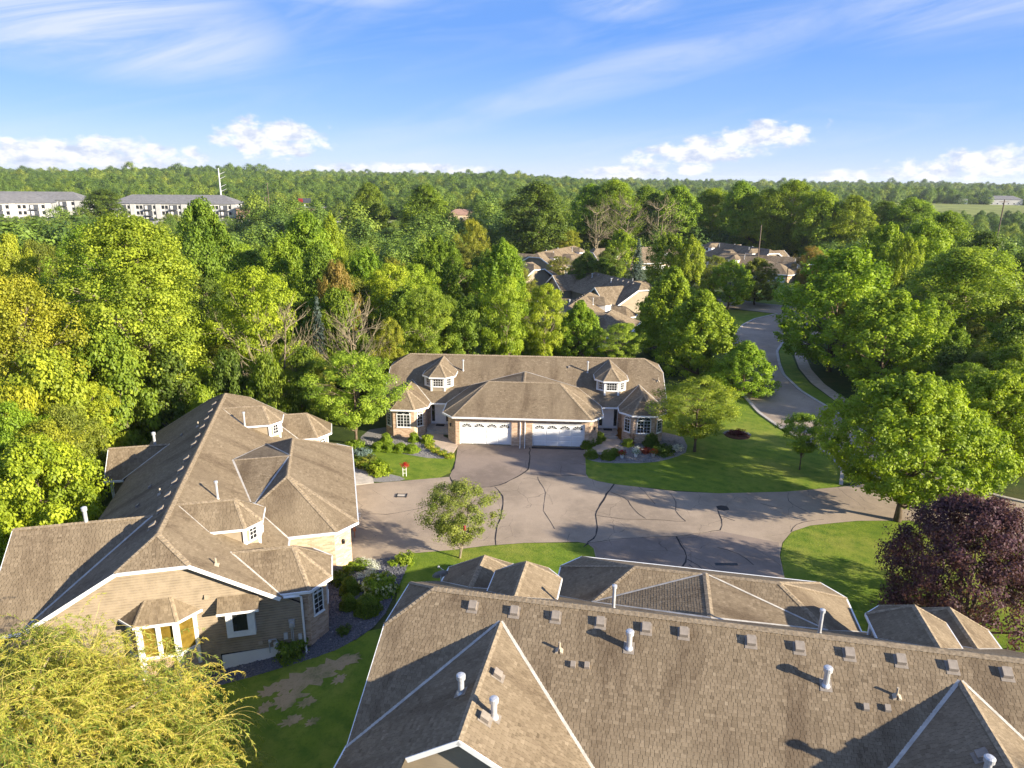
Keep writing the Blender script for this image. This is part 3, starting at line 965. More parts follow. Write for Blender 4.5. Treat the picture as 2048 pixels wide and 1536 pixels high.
def roof_planes(wings):
    """every roof face as (wing name, outline seen from above, counter-clockwise)"""
    P = []
    P.append(('main', [(-EX, YF, zmain(YF)), (EX, YF, zmain(YF)), (EX, -JY, ZJ), (RX, 0, ZR), (-RX, 0, ZR), (-EX, -JY, ZJ)]))
    P.append(('main', [(EX, YR, zmain(YR)), (-EX, YR, zmain(YR)), (-EX, JY, ZJ), (-RX, 0, ZR), (RX, 0, ZR), (EX, JY, ZJ)]))
    P.append(('main', [(EX, -JY, ZJ), (EX, JY, ZJ), (RX, 0, ZR)]))
    P.append(('main', [(-EX, JY, ZJ), (-EX, -JY, ZJ), (-RX, 0, ZR)]))
    T, YT, ZT = 3.47, -5.75, 5.13
    P.append(('garage', [(-6.5, -10.03, ZG), (6.5, -10.03, ZG), (T, YT, ZT), (-T, YT, ZT)]))
    P.append(('garage', [(-T, YT, ZT), (T, YT, ZT), (5.43, -3.72, 4.06), (-5.43, -3.72, 4.06)]))
    for s in (1, -1):
        o = (lambda L: L) if s > 0 else (lambda L: L[::-1])
        P.append(('garage', o([(s * 6.5, -10.03, ZG), (s * 7.55, -8.78, ZG), (s * T, YT, ZT)])))
        P.append(('garage', o([(s * 7.55, -8.78, ZG), (s * 7.55, -5.7, ZG), (s * 5.43, -3.72, 4.06), (s * T, YT, ZT)])))
        P.append(('cricket', o([(0, YT, ZT + .02), (s * 5.43, -3.70, 4.08), (0, -2.0, ZT + .02)])))
        c = 11.45 * s
        pk, j = (c, -6.44, 4.38), (c, -3.2, 4.38)
        b = [(s * 9.2, -5.75, ZG), (s * 9.2, -7.3, ZG), (s * 10.3, -8.4, ZG), (s * 12.6, -8.4, ZG), (s * 13.7, -7.3, ZG), (s * 13.7, -5.75, ZG)]
        P.append(('bay', o([b[0], pk, b[1]][::-1] if False else [b[0], b[1], pk, j])))
        for k in (1, 2, 3):
            P.append(('bay', o([b[k], b[k + 1], pk])))
        P.append(('bay', o([b[4], b[5], j, pk])))
        c = 8.62 * s
        zd = 5.1
        pk, j = (c, -3.26, 6.19), (c, -0.15, 6.19)
        d = [(c - s * 1.65, -2.0, zd), (c - s * 1.65, -3.9, zd), (c - s * .85, -4.72, zd), (c + s * .85, -4.72, zd), (c + s * 1.65, -3.9, zd), (c + s * 1.65, -2.0, zd)]
        P.append(('dormer', o([d[0], d[1], pk, j])))
        for k in (1, 2, 3):
            P.append(('dormer', o([d[k], d[k + 1], pk])))
        P.append(('dormer', o([d[4], d[5], j, pk])))
    for w in wings:
        cx, zr, y0, y1, half, ze = w['x'], w['zr'], (ZR - w['zr']) / S, w['y1'], w['half'], w['ze']
        ym = (ZR - ze) / S
        step = w.get('step')
        r0, r1 = (cx, y0 - .1, zr), (cx, y1, zr)
        k = (zr - ze) / half
        right = [r0, r1, (cx + half, y1, ze), (cx + half, ym - .1, ze)]
        left = [r0, (cx - half, ym - .1, ze), (cx - half, y1, ze), r1]
        P.append(('wing', right[::-1]))
        P.append(('wing', left[::-1]))
        if step:
            for sg in (1, -1):
                xo, xi = cx + sg * half, cx + sg * step
                zi = zr - k * step
                q = [(xi, y1, zi), (xi, y1 + 2.2, zi), (xo, y1 + 2.2, ze), (xo, y1, ze)]
                P.append(('wing', q if sg < 0 else q[::-1]))
    return P


def plane_axes(poly):
    a = np.array(poly, float)
    n = np.zeros(3)
    for i in range(len(a)):
        p, q = a[i], a[(i + 1) % len(a)]
        n += ((p[1] - q[1]) * (p[2] + q[2]), (p[2] - q[2]) * (p[0] + q[0]), (p[0] - q[0]) * (p[1] + q[1]))
    n /= np.linalg.norm(n)
    if n[2] < 0:
        n = -n
    u = np.array((-n[1], n[0], 0.0))
    u /= np.linalg.norm(u)
    v = np.cross(n, u)          # up the slope
    return a, n, u, v


def clip_convex(sub, clip):
    out = sub
    for i in range(len(clip)):
        a, b = clip[i], clip[(i + 1) % len(clip)]
        ex, ey = b[0] - a[0], b[1] - a[1]
        res = []
        for j in range(len(out)):
            p, q = out[j], out[(j + 1) % len(out)]
            dp = ex * (p[1] - a[1]) - ey * (p[0] - a[0])
            dq = ex * (q[1] - a[1]) - ey * (q[0] - a[0])
            if dp >= 0:
                res.append(p)
            if (dp >= 0) != (dq >= 0):
                t = dp / (dp - dq)
                res.append((p[0] + (q[0] - p[0]) * t, p[1] + (q[1] - p[1]) * t))
        out = res
        if len(out) < 3:
            return []
    return out


TAB_W, TAB_H = 0.18, 0.132


def shingle_tabs(poly, rnd):
    """single tabs of one roof face: list of (outline corners on the face, lift, tint)"""
    a, n, u, v = plane_axes(poly)
    o = a[0]
    q = [((p - o) @ u, (p - o) @ v) for p in a]
    area = sum(q[i][0] * q[(i + 1) % len(q)][1] - q[(i + 1) % len(q)][0] * q[i][1] for i in range(len(q)))
    if area < 0:
        q = q[::-1]
    x0, x1 = min(p[0] for p in q), max(p[0] for p in q)
    y0, y1 = min(p[1] for p in q), max(p[1] for p in q)
    edges = [(q[i], q[(i + 1) % len(q)]) for i in range(len(q))]
    tabs = []
    row = 0
    y = y0 - 0.02
    while y < y1:
        x = x0 - rnd.random() * TAB_W
        while x < x1:
            w = TAB_W * rnd.uniform(0.72, 1.35)
            h = TAB_H + (0.012 if rnd.random() < .5 else 0.0)
            lo = y - (0.016 if rnd.random() < .4 else 0.0)
            r = [(x + .007, lo), (x + w - .007, lo), (x + w - .007, y + TAB_H + .03), (x + .007, y + TAB_H + .03)]
            ok = True
            for (p, e) in edges:
                ex, ey = e[0] - p[0], e[1] - p[1]
                for c in r:
                    if ex * (c[1] - p[1]) - ey * (c[0] - p[0]) < 0:
                        ok = False
                        break
                if not ok:
                    break
            if not ok:
                r = clip_convex(r, q)
            if len(r) >= 3:
                tint = min(1, max(0, rnd.gauss(0.5, 0.125)))
                lift = rnd.uniform(0.006, 0.011)
                # height falls from the butt edge to nothing up the slope
                pts = []
                for c in r:
                    k = 1 - min(1, max(0, (c[1] - lo) / (TAB_H + .046)))
                    pts.append(o + u * c[0] + v * c[1] + n * (0.004 + lift * k))
                butt = None
                if ok:
                    butt = [o + u * r[0][0] + v * r[0][1] - n * .003, o + u * r[1][0] + v * r[1][1] - n * .003]
                tabs.append((pts, butt, tint))
            x += w
        y += TAB_H
        row += 1
    return tabs


SHINGLES = {}


def gutter_run(mb, pts, w=0.13, h=0.15, dz=-0.06):
    for a, b in zip(pts[:-1], pts[1:]):
        d = (Vector(b) - Vector(a)).normalized() * 0.02
        mb.beam(Vector(a) - d, Vector(b) + d, w, h, dz=dz)


def caps(mb, a, b, k=0.4, w=0.15, rnd=random):
    """row of lapped ridge cap pieces from a to b"""
    a, b = Vector(a), Vector(b)
    L = (b - a).length
    d = (b - a) / L
    p = Vector((-d.y, d.x, 0))
    if p.length < 1e-4:
        return
    p.normalize()
    n = max(1, int(L / 0.2))
    for i in range(n):
        s, e = a + d * (L * i / n), a + d * (L * (i + 1) / n + .01)
        t = rnd.random()
        for sg in (1, -1):
            o1, o2 = p * sg * w - Vector((0, 0, k * w)), Vector((0, 0, .05))
            o3 = Vector((0, 0, .03))
            q = [s + o2, e + o3, e + o1 + o3, s + o1 + o2]
            mb.face(q if sg < 0 else q[::-1], t)
        mb.face([s + p * w - Vector((0, 0, k * w)) + Vector((0, 0, .05)), s + Vector((0, 0, .05)), s - p * w - Vector((0, 0, k * w)) + Vector((0, 0, .05)), s], t)


def frame_axes(n):
    n = Vector((n[0], n[1], 0)).normalized()
    t = Vector((-n.y, n.x, 0))
    return n, t


def window(parent, c, n, w, h, cols=2, rows=4, arch=False, mat='glass', split=False, f=0.07):
    """c: middle of the lower edge on the wall; n: outward"""
    c = Vector(c)
    n, t = frame_axes(n)
    up = Vector((0, 0, 1))
    mb = MB().mat('white_trim')
    def bar(x0, x1, z0, z1, d0, d1):
        b = [c + t * x + n * d + up * z0 for x, d in ((x0, d0), (x1, d0), (x1, d1), (x0, d1))]
        q = [p + up * (z1 - z0) for p in b]
        mb.hexa(b[::-1], q[::-1]) if False else mb.hexa(b, q)
    bar(-w / 2, w / 2, 0, f, -.01, .05)
    bar(-w / 2 - .04, w / 2 + .04, -.05, 0, -.01, .08)
    bar(-w / 2, w / 2, h - f, h, -.01, .05)
    bar(-w / 2, -w / 2 + f, f, h - f, -.01, .05)
    bar(w / 2 - f, w / 2, f, h - f, -.01, .05)
    iw, ih = w - 2 * f, h - 2 * f
    m = 0.022
    for i in range(1, cols):
        x = -iw / 2 + iw * i / cols
        k = f * .7 if (split and i == cols // 2) else m
        bar(x - k / 2 if not (split and i == cols // 2) else x - k / 2, x + k / 2, f, h - f, -.005, .035)
    for j in range(1, rows):
        z = f + ih * j / rows
        bar(-iw / 2, iw / 2, z - m / 2, z + m / 2, -.005, .03)
    if arch:
        N = 8
        R = w / 2
        rz = min(0.42, R * .75)
        for i in range(N):
            a0, a1 = pi * i / N, pi * (i + 1) / N
            A, B = (cos(a0), sin(a0)), (cos(a1), sin(a1))
            o = [(A[0] * R, h + A[1] * rz), (B[0] * R, h + B[1] * rz), (B[0] * (R - .06), h + B[1] * (rz - .06)), (A[0] * (R - .06), h + A[1] * (rz - .06))]
            f0 = [c + t * x + up * z + n * .045 for x, z in o]
            mb.face(f0)
            b0 = [p - n * .05 for p in f0]
            for q in range(4):
                r = (q + 1) % 4
                mb.face([f0[r], f0[q], b0[q], b0[r]])
        for k in (-.4, 0, .4):
            a = pi / 2 + k * 1.6
            e = c + t * cos(a) * R * .9 + up * (h + sin(a) * rz * .9) + n * .03
            mb.beam(c + up * h + n * .03, e, .02, .02, up=tuple(n))
    o = mb.build('window', parent=parent)
    pb = MB().mat(mat)
    pb.face([c + t * x + up * z + n * .012 for x, z in ((-iw / 2 - .01, f - .01), (iw / 2 + .01, f - .01), (iw / 2 + .01, h - f + .01), (-iw / 2 - .01, h - f + .01))])
    if arch:
        N = 8
        pb.face([c + t * cos(pi * i / N) * (w / 2 - .03) + up * (h - .005 + sin(pi * i / N) * (min(0.42, w * .375) - .03)) + n * .012 for i in range(N + 1)])
    pb.build('pane', parent=o)
    return o


def entry_door(parent, c, n, side):
    c = Vector(c)
    n, t = frame_axes(n)
    up = Vector((0, 0, 1))
    mb = MB().mat('door_white')
    def bar(m, x0, x1, z0, z1, d0, d1):
        b = [c + t * x + n * d + up * z0 for x, d in ((x0, d0), (x1, d0), (x1, d1), (x0, d1))]
        m.hexa(b, [p + up * (z1 - z0) for p in b])
    bar(mb, -.46, .46, .02, 2.06, 0, .06)
    for z0, z1 in ((.2, .95), (1.05, 1.9)):
        for x0, x1 in ((-.36, -.04), (.04, .36)):
            bar(mb, x0, x1, z0, z1, .05, .075)
    d = mb.build('door', parent=parent)
    f = MB().mat('white_trim')
    bar(f, -.56, -.46, 0, 2.16, -.01, .10)
    bar(f, .46, .56, 0, 2.16, -.01, .10)
    bar(f, -.46, .46, 2.06, 2.16, -.01, .10)
    bar(f, -.95, .95, 2.16, 2.26, -.01, .10)
    bar(f, -.95, -.88, 0, 2.16, -.01, .10)
    bar(f, .88, .95, 0, 2.16, -.01, .10)
    bar(f, -.88, -.56, 0, .25, -.01, .06)
    bar(f, .56, .88, 0, .25, -.01, .06)
    f.build('door_frame', parent=d)
    for s in (-1, 1):
        g = MB().mat('glass')
        x0, x1 = sorted((s * .57, s * .87))
        bar(g, x0, x1, .26, 2.14, -.01, .02)
        g.build('sidelight', parent=d)
    k = MB().mat('metal_grey')
    e = c + t * (side * .36) + up * 1.0 + n * .1
    k.lathe([(.0, -.03), (.03, -.02), (.03, .02), (.0, .03)], 8, e)
    k.build('handle', parent=d)


def garage_door(parent, x0, x1, y, z0=0.0, zh=2.13):
    mb = MB().mat('door_white')
    mb.box(x0, x1, y, y + .05, z0, zh)
    d = mb.build('garage_door', parent=parent)
    cols, rows = 4, 4
    W = (x1 - x0) / cols
    Hh = (zh - z0) / rows
    for i in range(cols):
        for j in range(rows):
            cx, cz = x0 + W * (i + .5), z0 + Hh * (j + .5)
            p = MB().mat('door_white')
            hw, hh = W / 2 - .04, Hh / 2 - .018
            if j < rows - 1:
                b = [(cx - hw, y, cz - hh), (cx + hw, y, cz - hh), (cx + hw, y, cz + hh), (cx - hw, y, cz + hh)]
                f = [(cx + (q[0] - cx) * .93, y - .022, cz + (q[2] - cz) * .82) for q in b]
                p.face(f)
                for k in range(4):
                    l = (k + 1) % 4
                    p.face([b[k], b[l], f[l], f[k]])
                p.build('panel', parent=d)
            else:
                g = MB().mat('glass')
                N = 8
                arc = [(cx + cos(pi * k / N) * hw * .86, cz - hh * .75 + sin(pi * k / N) * hh * 1.45) for k in range(N + 1)]
                g.face([(a, y - .004, b) for a, b in arc])
                w = g.build('window', parent=d)
                fr = MB().mat('door_white')
                for a in (pi * .2, pi * .4, pi * .6, pi * .8):
                    fr.beam((cx, y - .012, cz - hh * .75), (cx + cos(a) * hw * .86, y - .012, cz - hh * .75 + sin(a) * hh * 1.45), .035, .02, up=(0, 1, 0))
                fr.beam((cx - hw * .86, y - .012, cz - hh * .75), (cx + hw * .86, y - .012, cz - hh * .75), .03, .02, up=(0, 1, 0))
                for k in range(N):
                    fr.beam((arc[k][0], y - .012, arc[k][1]), (arc[k + 1][0], y - .012, arc[k + 1][1]), .03, .02, up=(0, 1, 0))
                fr.build('grille', parent=w)
    return d


def vent_meshes():
    m = {}
    k = S / sqrt(1 + S * S)
    # slant-back box vent, sitting on a roof slope that falls towards +y
    mb = MB().mat('vent_box')
    def on(x, y, h):
        return (x, y, -S * y + h)
    mb.face([on(-.24, -.2, .03), on(.24, -.2, .03), on(.24, .27, .03), on(-.24, .27, .03)][::-1])
    b = [on(-.17, -.14, .02), on(.17, -.14, .02), on(.17, .16, .02), on(-.17, .16, .02)]
    t = [on(-.17, -.10, .22), on(.17, -.10, .22), on(.17, .2, .20), on(-.17, .2, .20)]
    mb.hexa(b, t)
    m['roof_vent'] = mb.mesh('roof_vent')
    mb = MB().mat('pipe_metal')
    mb.lathe([(.17, -.16), (.17, .0), (.115, .10), (.115, .62), (.17, .64), (.175, .80), (.13, .84), (.02, .86)], 14)
    mb.mat('vent_box').face([on(-.22, -.2, .035), on(.22, -.2, .035), on(.22, .24, .035), on(-.22, .24, .035)][::-1])
    m['flue_pipe'] = mb.mesh('flue_pipe', smooth=False)
    mb = MB().mat('pipe_metal')
    mb.lathe([(.12, -.2), (.10, .0), (.075, .06), (.075, 1.0), (.115, 1.02), (.115, 1.14), (.02, 1.17)], 12)
    m['tall_flue'] = mb.mesh('tall_flue')
    mb = MB().mat('pipe_tan')
    mb.lathe([(.05, -.1), (.05, .38), (.0, .38)], 8)
    for sg in (-1, 1):
        mb.hexa([(sg * .04, -.05, 0.0), (sg * .16, -.05, -.02), (sg * .16, .15, -.12), (sg * .04, .15, -.06)][::sg], [(sg * .04, -.05, .12), (sg * .16, -.05, .04), (sg * .16, .15, -.02), (sg * .04, .15, .05)][::sg])
    m['stack_pipe'] = mb.mesh('stack_pipe')
    mb = MB().mat('vent_box')
    mb.hexa([on(-.11, -.09, .0), on(.11, -.09, .0), on(.11, .1, .0), on(-.11, .1, .0)], [on(-.10, -.07, .15), on(.10, -.07, .15), on(.10, .12, .14), on(-.10, .12, .14)])
    m['hood_vent'] = mb.mesh('hood_vent')
    return m


VENTS = vent_meshes()


def townhouse(label, H, wings, key, kx=1.0, vents=(), group='brown roofed twin townhouses', near_shingles=False, end_detail=0, floor_drop=0.9, unit_door=True):
    root = thing('townhouse', label, 'house', (H[0], H[1], H[2]), H[3], group)
    root.scale = (kx, 1, 1)
    planes = roof_planes(wings)
    rnd = random.Random(11)
    # roof deck
    deck = MB().mat('shingle_dark')
    for nm, poly in planes:
        a, n, u, v = plane_axes(poly)
        deck.face([p - n * .01 for p in a])
    roof = deck.build('roof', parent=root)
    # shingles
    if key not in SHINGLES:
        tabs = []
        for nm, poly in planes:
            tabs += shingle_tabs(poly, rnd)
        SHINGLES[key] = tabs
    tabs = SHINGLES[key]
    single = set()
    if near_shingles:
        M = root.matrix_basis
        inv = cam.matrix_world.inverted()
        sc = []
        for i, (pts, butt, tint) in enumerate(tabs):
            if butt is None:
                continue
            c = inv @ (M @ Vector(pts[0]))
            if c.z < 0:
                x, y = c.x / -c.z, c.y / -c.z
                if abs(x) < .70 and abs(y) < .525 and pts[0][1] > .8:
                    sc.append((c.length, i))
        sc.sort()
        single = {i for _, i in sc[:300]}
        for i in sorted(single):
            pts, butt, tint = tabs[i]
            mb = MB().mat('shingle')
            o = np.array(pts[0])
            mb.face([p - o for p in pts], tint)
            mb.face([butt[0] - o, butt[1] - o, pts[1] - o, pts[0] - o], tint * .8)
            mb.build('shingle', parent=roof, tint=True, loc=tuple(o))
    if key + '_m' in SHINGLES and not single:
        me = SHINGLES[key + '_m']
    else:
        mb = MB().mat('shingle')
        for i, (pts, butt, tint) in enumerate(tabs):
            if i in single:
                continue
            mb.face(pts, tint)
            if butt is not None:
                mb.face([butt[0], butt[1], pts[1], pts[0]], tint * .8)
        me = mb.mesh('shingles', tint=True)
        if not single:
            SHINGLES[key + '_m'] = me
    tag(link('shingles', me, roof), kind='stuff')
    # ridge and hip caps
    cp = MB().mat('ridge_cap')
    caps(cp, (-RX, 0, ZR), (RX, 0, ZR), .5, .2, rnd)
    for sx in (1, -1):
        for sy in (1, -1):
            caps(cp, (sx * EX, sy * JY, ZJ), (sx * RX, 0, ZR), .3, .14, rnd)
    T, YT, ZT = 3.47, -5.75, 5.13
    caps(cp, (-T, YT, ZT), (T, YT, ZT), .5, .15, rnd)
    caps(cp, (0, YT, ZT + .02), (0, -2.0, ZT + .02), .25, .15, rnd)
    for s in (1, -1):
        caps(cp, (s * 6.5, -10.03, ZG), (s * T, YT, ZT), .3, .14, rnd)
        caps(cp, (s * 7.55, -8.78, ZG), (s * T, YT, ZT), .3, .14, rnd)
        caps(cp, (s * 5.43, -3.72, 4.06), (s * T, YT, ZT), .35, .14, rnd)
        c = 11.45 * s
        pk = (c, -6.44, 4.38)
        caps(cp, pk, (c, -3.2, 4.38), .6, .14, rnd)
        for q in ((9.2, -7.3), (10.3, -8.4), (12.6, -8.4), (13.7, -7.3)):
            caps(cp, (s * q[0], q[1], ZG), pk, .3, .12, rnd)
        c = 8.62 * s
        pk = (c, -3.26, 6.19)
        caps(cp, pk, (c, -.15, 6.19), .6, .13, rnd)
        for q in ((-1.65, -3.9), (-.85, -4.72), (.85, -4.72), (1.65, -3.9)):
            caps(cp, (c + q[0], q[1], 5.1), pk, .3, .11, rnd)
    for w in wings:
        y0 = (ZR - w['zr']) / S
        caps(cp, (w['x'], y0, w['zr']), (w['x'], w['y1'], w['zr']), .5, .15, rnd)
    link('ridge_cap', cp.mesh('ridge_cap', uv=False), roof)
    # valley flashing
    def valley(a, b, w=.13, dz=.035):
        a, b = Vector(a), Vector(b)
        d = (b - a).normalized()
        p = Vector((-d.y, d.x, 0)).normalized() * w / 2
        z = Vector((0, 0, dz))
        fl = MB().mat('flashing')
        fl.face([a - p + z, b - p + z, b + p + z, a + p + z])
        fl.build('flashing', parent=roof)
    for s in (1, -1):
        valley((s * 7.55, -5.8, ZG), (s * 5.43, -3.72, 4.06))
        valley((s * 5.43, -3.70, 4.1), (0, -2.0, ZT + .02))
        valley((s * 5.43, -3.72, 4.08), (0, YT, ZT + .02), .12)
        valley((s * 9.2, -5.78, ZG), (s * 11.45, -3.2, 4.40))
        valley((s * 13.7, -5.78, ZG), (s * 11.45, -3.2, 4.40))
        valley((8.62 * s - 1.65, -2.0, 5.1), (8.62 * s, -.2, 6.18), .1)
        valley((8.62 * s + 1.65, -2.0, 5.1), (8.62 * s, -.2, 6.18), .1)
    for w in wings:
        y0, ym = (ZR - w['zr']) / S, (ZR - w['ze']) / S
        for sg in (1, -1):
            valley((w['x'] + sg * w['half'], ym, w['ze']), (w['x'] + sg * .05, y0, w['zr']), .16)
    # gutters and rake boards
    g = MB().mat('white_trim')
    gutter_run(g, [(-7.55, -5.7, ZG), (-7.55, -8.78, ZG), (-6.5, -10.03, ZG), (6.5, -10.03, ZG), (7.55, -8.78, ZG), (7.55, -5.7, ZG)])
    g.build('gutter', parent=root)
    for s in (1, -1):
        g = MB().mat('white_trim')
        gutter_run(g, [(s * 9.2, -5.75, ZG), (s * 9.2, -7.3, ZG), (s * 10.3, -8.4, ZG), (s * 12.6, -8.4, ZG), (s * 13.7, -7.3, ZG), (s * 13.7, -5.8, ZG)])
        g.build('gutter', parent=root)
        g = MB().mat('white_trim')
        gutter_run(g, [(s * 7.5, YF, zmain(YF)), (s * 9.25, YF, zmain(YF))])
        g.build('gutter', parent=root)
        c = 8.62 * s
        g = MB().mat('white_trim')
        gutter_run(g, [(c - 1.65, -2.1, 5.1), (c - 1.65, -3.9, 5.1), (c - .85, -4.72, 5.1), (c + .85, -4.72, 5.1), (c + 1.65, -3.9, 5.1), (c + 1.65, -2.1, 5.1)], .10, .13)
        g.build('gutter', parent=root)
        for sy, ye in ((-1, -5.85), (1, YR)):
            g = MB().mat('white_trim')
            g.beam((s * (EX + .01), sy * JY, ZJ - .04), (s * (EX + .01), ye, zmain(ye) - .04), .05, .2, up=(0, 0, 1), dz=-.06)
            g.build('rake_board', parent=root)
        g = MB().mat('white_trim')
        g.beam((s * (EX + .012), -JY - .02, ZJ), (s * (EX + .012), JY + .02, ZJ), .08, .16, dz=-.08)
        g.build('rake_board', parent=root)
    # soffits
    sf = MB().mat('soffit')
    z = ZG - .1
    sf.face([(x, y, z) for x, y in ((-7.5, -5.6), (-7.5, -8.76), (-6.48, -9.98), (6.48, -9.98), (7.5, -8.76), (7.5, -5.6))][::-1])
    for s in (1, -1):
        q = [(s * x, y, z) for x, y in ((9.25, -5.4), (9.25, -7.28), (10.32, -8.35), (12.58, -8.35), (13.65, -7.28), (13.65, -5.4))]
        sf.face(q)
        sf.face(q[::-1])
        q = [(8.62 * s + x, y, 5.02) for x, y in ((-1.6, -2.2), (-1.6, -3.88), (-.83, -4.67), (.83, -4.67), (1.6, -3.88), (1.6, -2.2))]
        sf.face(q)
        sf.face(q[::-1])
        sf.box(min(s * 7.2, s * 9.5), max(s * 7.2, s * 9.5), -5.85, -4.5, zmain(YF) - .16, zmain(YF) - .13)
    sf.build('soffit', parent=root)
    zb = -floor_drop
    # garage walls: piers, header, cheeks
    gw = MB().mat('brick')
    yf = -9.55
    for x0, x1 in ((-6.25, -5.86), (-.98, .98), (5.86, 6.25)):
        gw.box(x0, x1, yf, -9.25, zb, 2.30)
    gw.box(-6.25, 6.25, yf, -9.25, 2.302, 2.78)
    gw.box(-6.1, 6.1, -9.2, -9.1, zb, 2.7)
    for s in (1, -1):
        q = [(s * 6.25, -9.55), (s * 7.1, -8.55), (s * 7.1, -4.4), (s * 6.9, -4.4), (s * 6.9, -8.5), (s * 6.15, -9.3)]
        gw.prism(q if s > 0 else q[::-1], zb, 2.77)
    gw.build('garage_wall', parent=root)
    for x0, x1 in ((-5.86, -.98), (.98, 5.86)):
        f = MB().mat('white_trim')
        f.box(x0, x0 + .07, -9.45, -9.3, 0, 2.25)
        f.box(x1 - .07, x1, -9.45, -9.3, 0, 2.25)
        f.box(x0 + .07, x1 - .07, -9.45, -9.3, 2.15, 2.28)
        f.build('garage_door_frame', parent=root)
        garage_door(root, x0 + .07, x1 - .07, -9.36)
    for s in (1, -1):
        # end bay in brick
        b = MB().mat('brick')
        q = [(s * 9.55, -4.4), (s * 9.55, -7.15), (s * 10.45, -8.05), (s * 12.5, -8.05), (s * 13.4, -7.15), (s * 13.4, -4.4)]
        b.prism(q if s > 0 else q[::-1], zb, 2.78)
        b.build('bay_wall', parent=root)
        window(root, (s * 11.475, -8.05, 1.0), (0, -1, 0), 1.34, 1.32, 4, 4, True, split=True)
        r = .7071
        window(root, (s * 9.98, -7.62, 1.0), (-s * r, -r, 0), .72, 1.32, 2, 4, True)
        window(root, (s * 12.97, -7.62, 1.0), (s * r, -r, 0), .72, 1.32, 2, 4, True)
        # entry recess
        w = MB().mat('brick')
        w.box(min(s * 7.1, s * 9.55), max(s * 7.1, s * 9.55), -5.0, -4.8, zb, 2.75)
        w.build('entry_wall', parent=root)
        w = MB().mat('concrete')
        a, c2 = sorted((s * 7.12, s * 9.53))
        w.box(a, c2, -6.6, -5.0, zb, .36)
        w.box(a + .05, c2 - .05, -7.0, -6.6, zb, .18)
        w.build('porch_step', parent=root)
        entry_door(root, (s * 8.35, -5.0, .38), (0, -1, 0), s)
        m = MB().mat('door_mat')
        m.box(s * 8.35 - .42, s * 8.35 + .42, -5.7, -5.2, .362, .378)
        m.build('door_mat', parent=root)
        # lantern beside the garage
        l = MB().mat('black_iron')
        n_ = Vector((s * .76, -.65, 0))
        c3 = Vector((s * 6.7, -9.02, 1.75)) + n_ * .12
        l.lathe([(.01, -.18), (.06, -.12), (.085, .08), (.1, .1), (.03, .2), (.0, .22)], 8, c3)
        l.beam(c3 - n_ * .14 + Vector((0, 0, .1)), c3 + Vector((0, 0, .1)), .03, .03)
        l.build('wall_lantern', parent=root)
        # dormer walls
        c = 8.62 * s
        d = MB().mat('siding')
        q = [(c - 1.38, -1.4), (c - 1.38, -3.85), (c - .66, -4.5), (c + .66, -4.5), (c + 1.38, -3.85), (c + 1.38, -1.4)]
        d.prism(q, 3.2, 5.03)
        d.build('dormer_wall', parent=root)
        t = MB().mat('white_trim')
        for x, y in ((-1.38, -3.85), (-.66, -4.5), (.66, -4.5), (1.38, -3.85)):
            t.box(c + x - .09, c + x + .09, y - .05, y + .13, zmain(y - .1) - .1, 5.02)
        for (ax, ay), (bx, by) in (((-1.38, -3.85), (-.66, -4.5)), ((-.66, -4.5), (.66, -4.5)), ((.66, -4.5), (1.38, -3.85))):
            t.beam((c + ax, ay, 4.99), (c + bx, by, 4.99), .06, .12)
            t.beam((c + ax, ay, 4.05), (c + bx, by, 4.05), .07, .1)
        t.build('corner_trim', parent=root)
        window(root, (c, -4.51, 4.1), (0, -1, 0), 1.05, .82, 4, 3, f=.05)
        a = Vector((.72, .65)).normalized()
        for sg in (1, -1):
            window(root, (c + sg * 1.02, -4.18, 4.1), (sg * a.y, -a.x, 0), .55, .82, 2, 3, f=.05)
        # downspout in the middle of the front
        p = MB().mat('white_trim')
        x = s * .22 + .05
        p.tube([(x, -10.0, 2.75), (x, -9.75, 2.6), (x, -9.62, 2.5), (x, -9.62, .15), (x, -9.75, .08), (x, -10.3, .05)], .045, 8)
        p.build('downspout', parent=root)
    # body walls in siding
    bw = MB().mat('siding')
    yb = 5.45
    if not end_detail:
        ends = (1, -1)
    else:
        ends = (1,)
    for s in ends:
        xo = s * 13.55
        q = [(xo, -4.4, zb), (xo, yb, zb), (xo, yb, zmain(yb) - .12), (xo, JY, ZJ - .1), (xo, -JY, ZJ - .1), (xo, -5.8, zmain(5.8) - .12), (xo, -5.8, 2.4), (xo, -4.4, 2.4)]
        bw.face(q if s > 0 else q[::-1])
    bw.face([(13.55, yb, zb - 1.2), (-13.55, yb, zb - 1.2), (-13.55, yb, 2.7), (13.55, yb, 2.7)])
    bw.build('wall', parent=root)
    for w in wings:
        yw = w['y1'] - .4
        hx = w['half'] - .45
        k = (w['zr'] - w['ze']) / w['half']
        wm = MB().mat('siding')
        zt_ = w['zr'] - k * hx - .08
        wm.face([(w['x'] + hx, yw, zb - 1.2), (w['x'] - hx, yw, zb - 1.2), (w['x'] - hx, yw, zt_), (w['x'], yw, w['zr'] - .08), (w['x'] + hx, yw, zt_)])
        for sg in (1, -1):
            q = [(w['x'] + sg * hx, 4.8, zb - 1.2), (w['x'] + sg * hx, yw, zb - 1.2), (w['x'] + sg * hx, yw, zt_), (w['x'] + sg * hx, 4.8, zt_)]
            wm.face(q if sg > 0 else q[::-1])
        if w.get('step'):
            for sg in (1, -1):
                a, b = sorted((w['x'] + sg * (w['step'] + .3), w['x'] + sg * hx))
                wm.box(a, b, yw - .3, w['y1'] + 1.8, zb - 1.2, w['ze'] + .15)
        wm.build('wing_wall', parent=root)
        lim = w.get('step', w['half'])
        def board(a, b, ww, hh, dz):
            rb = MB().mat('white_trim')
            rb.beam(a, b, ww, hh, dz=dz)
            rb.build('rake_board', parent=root)
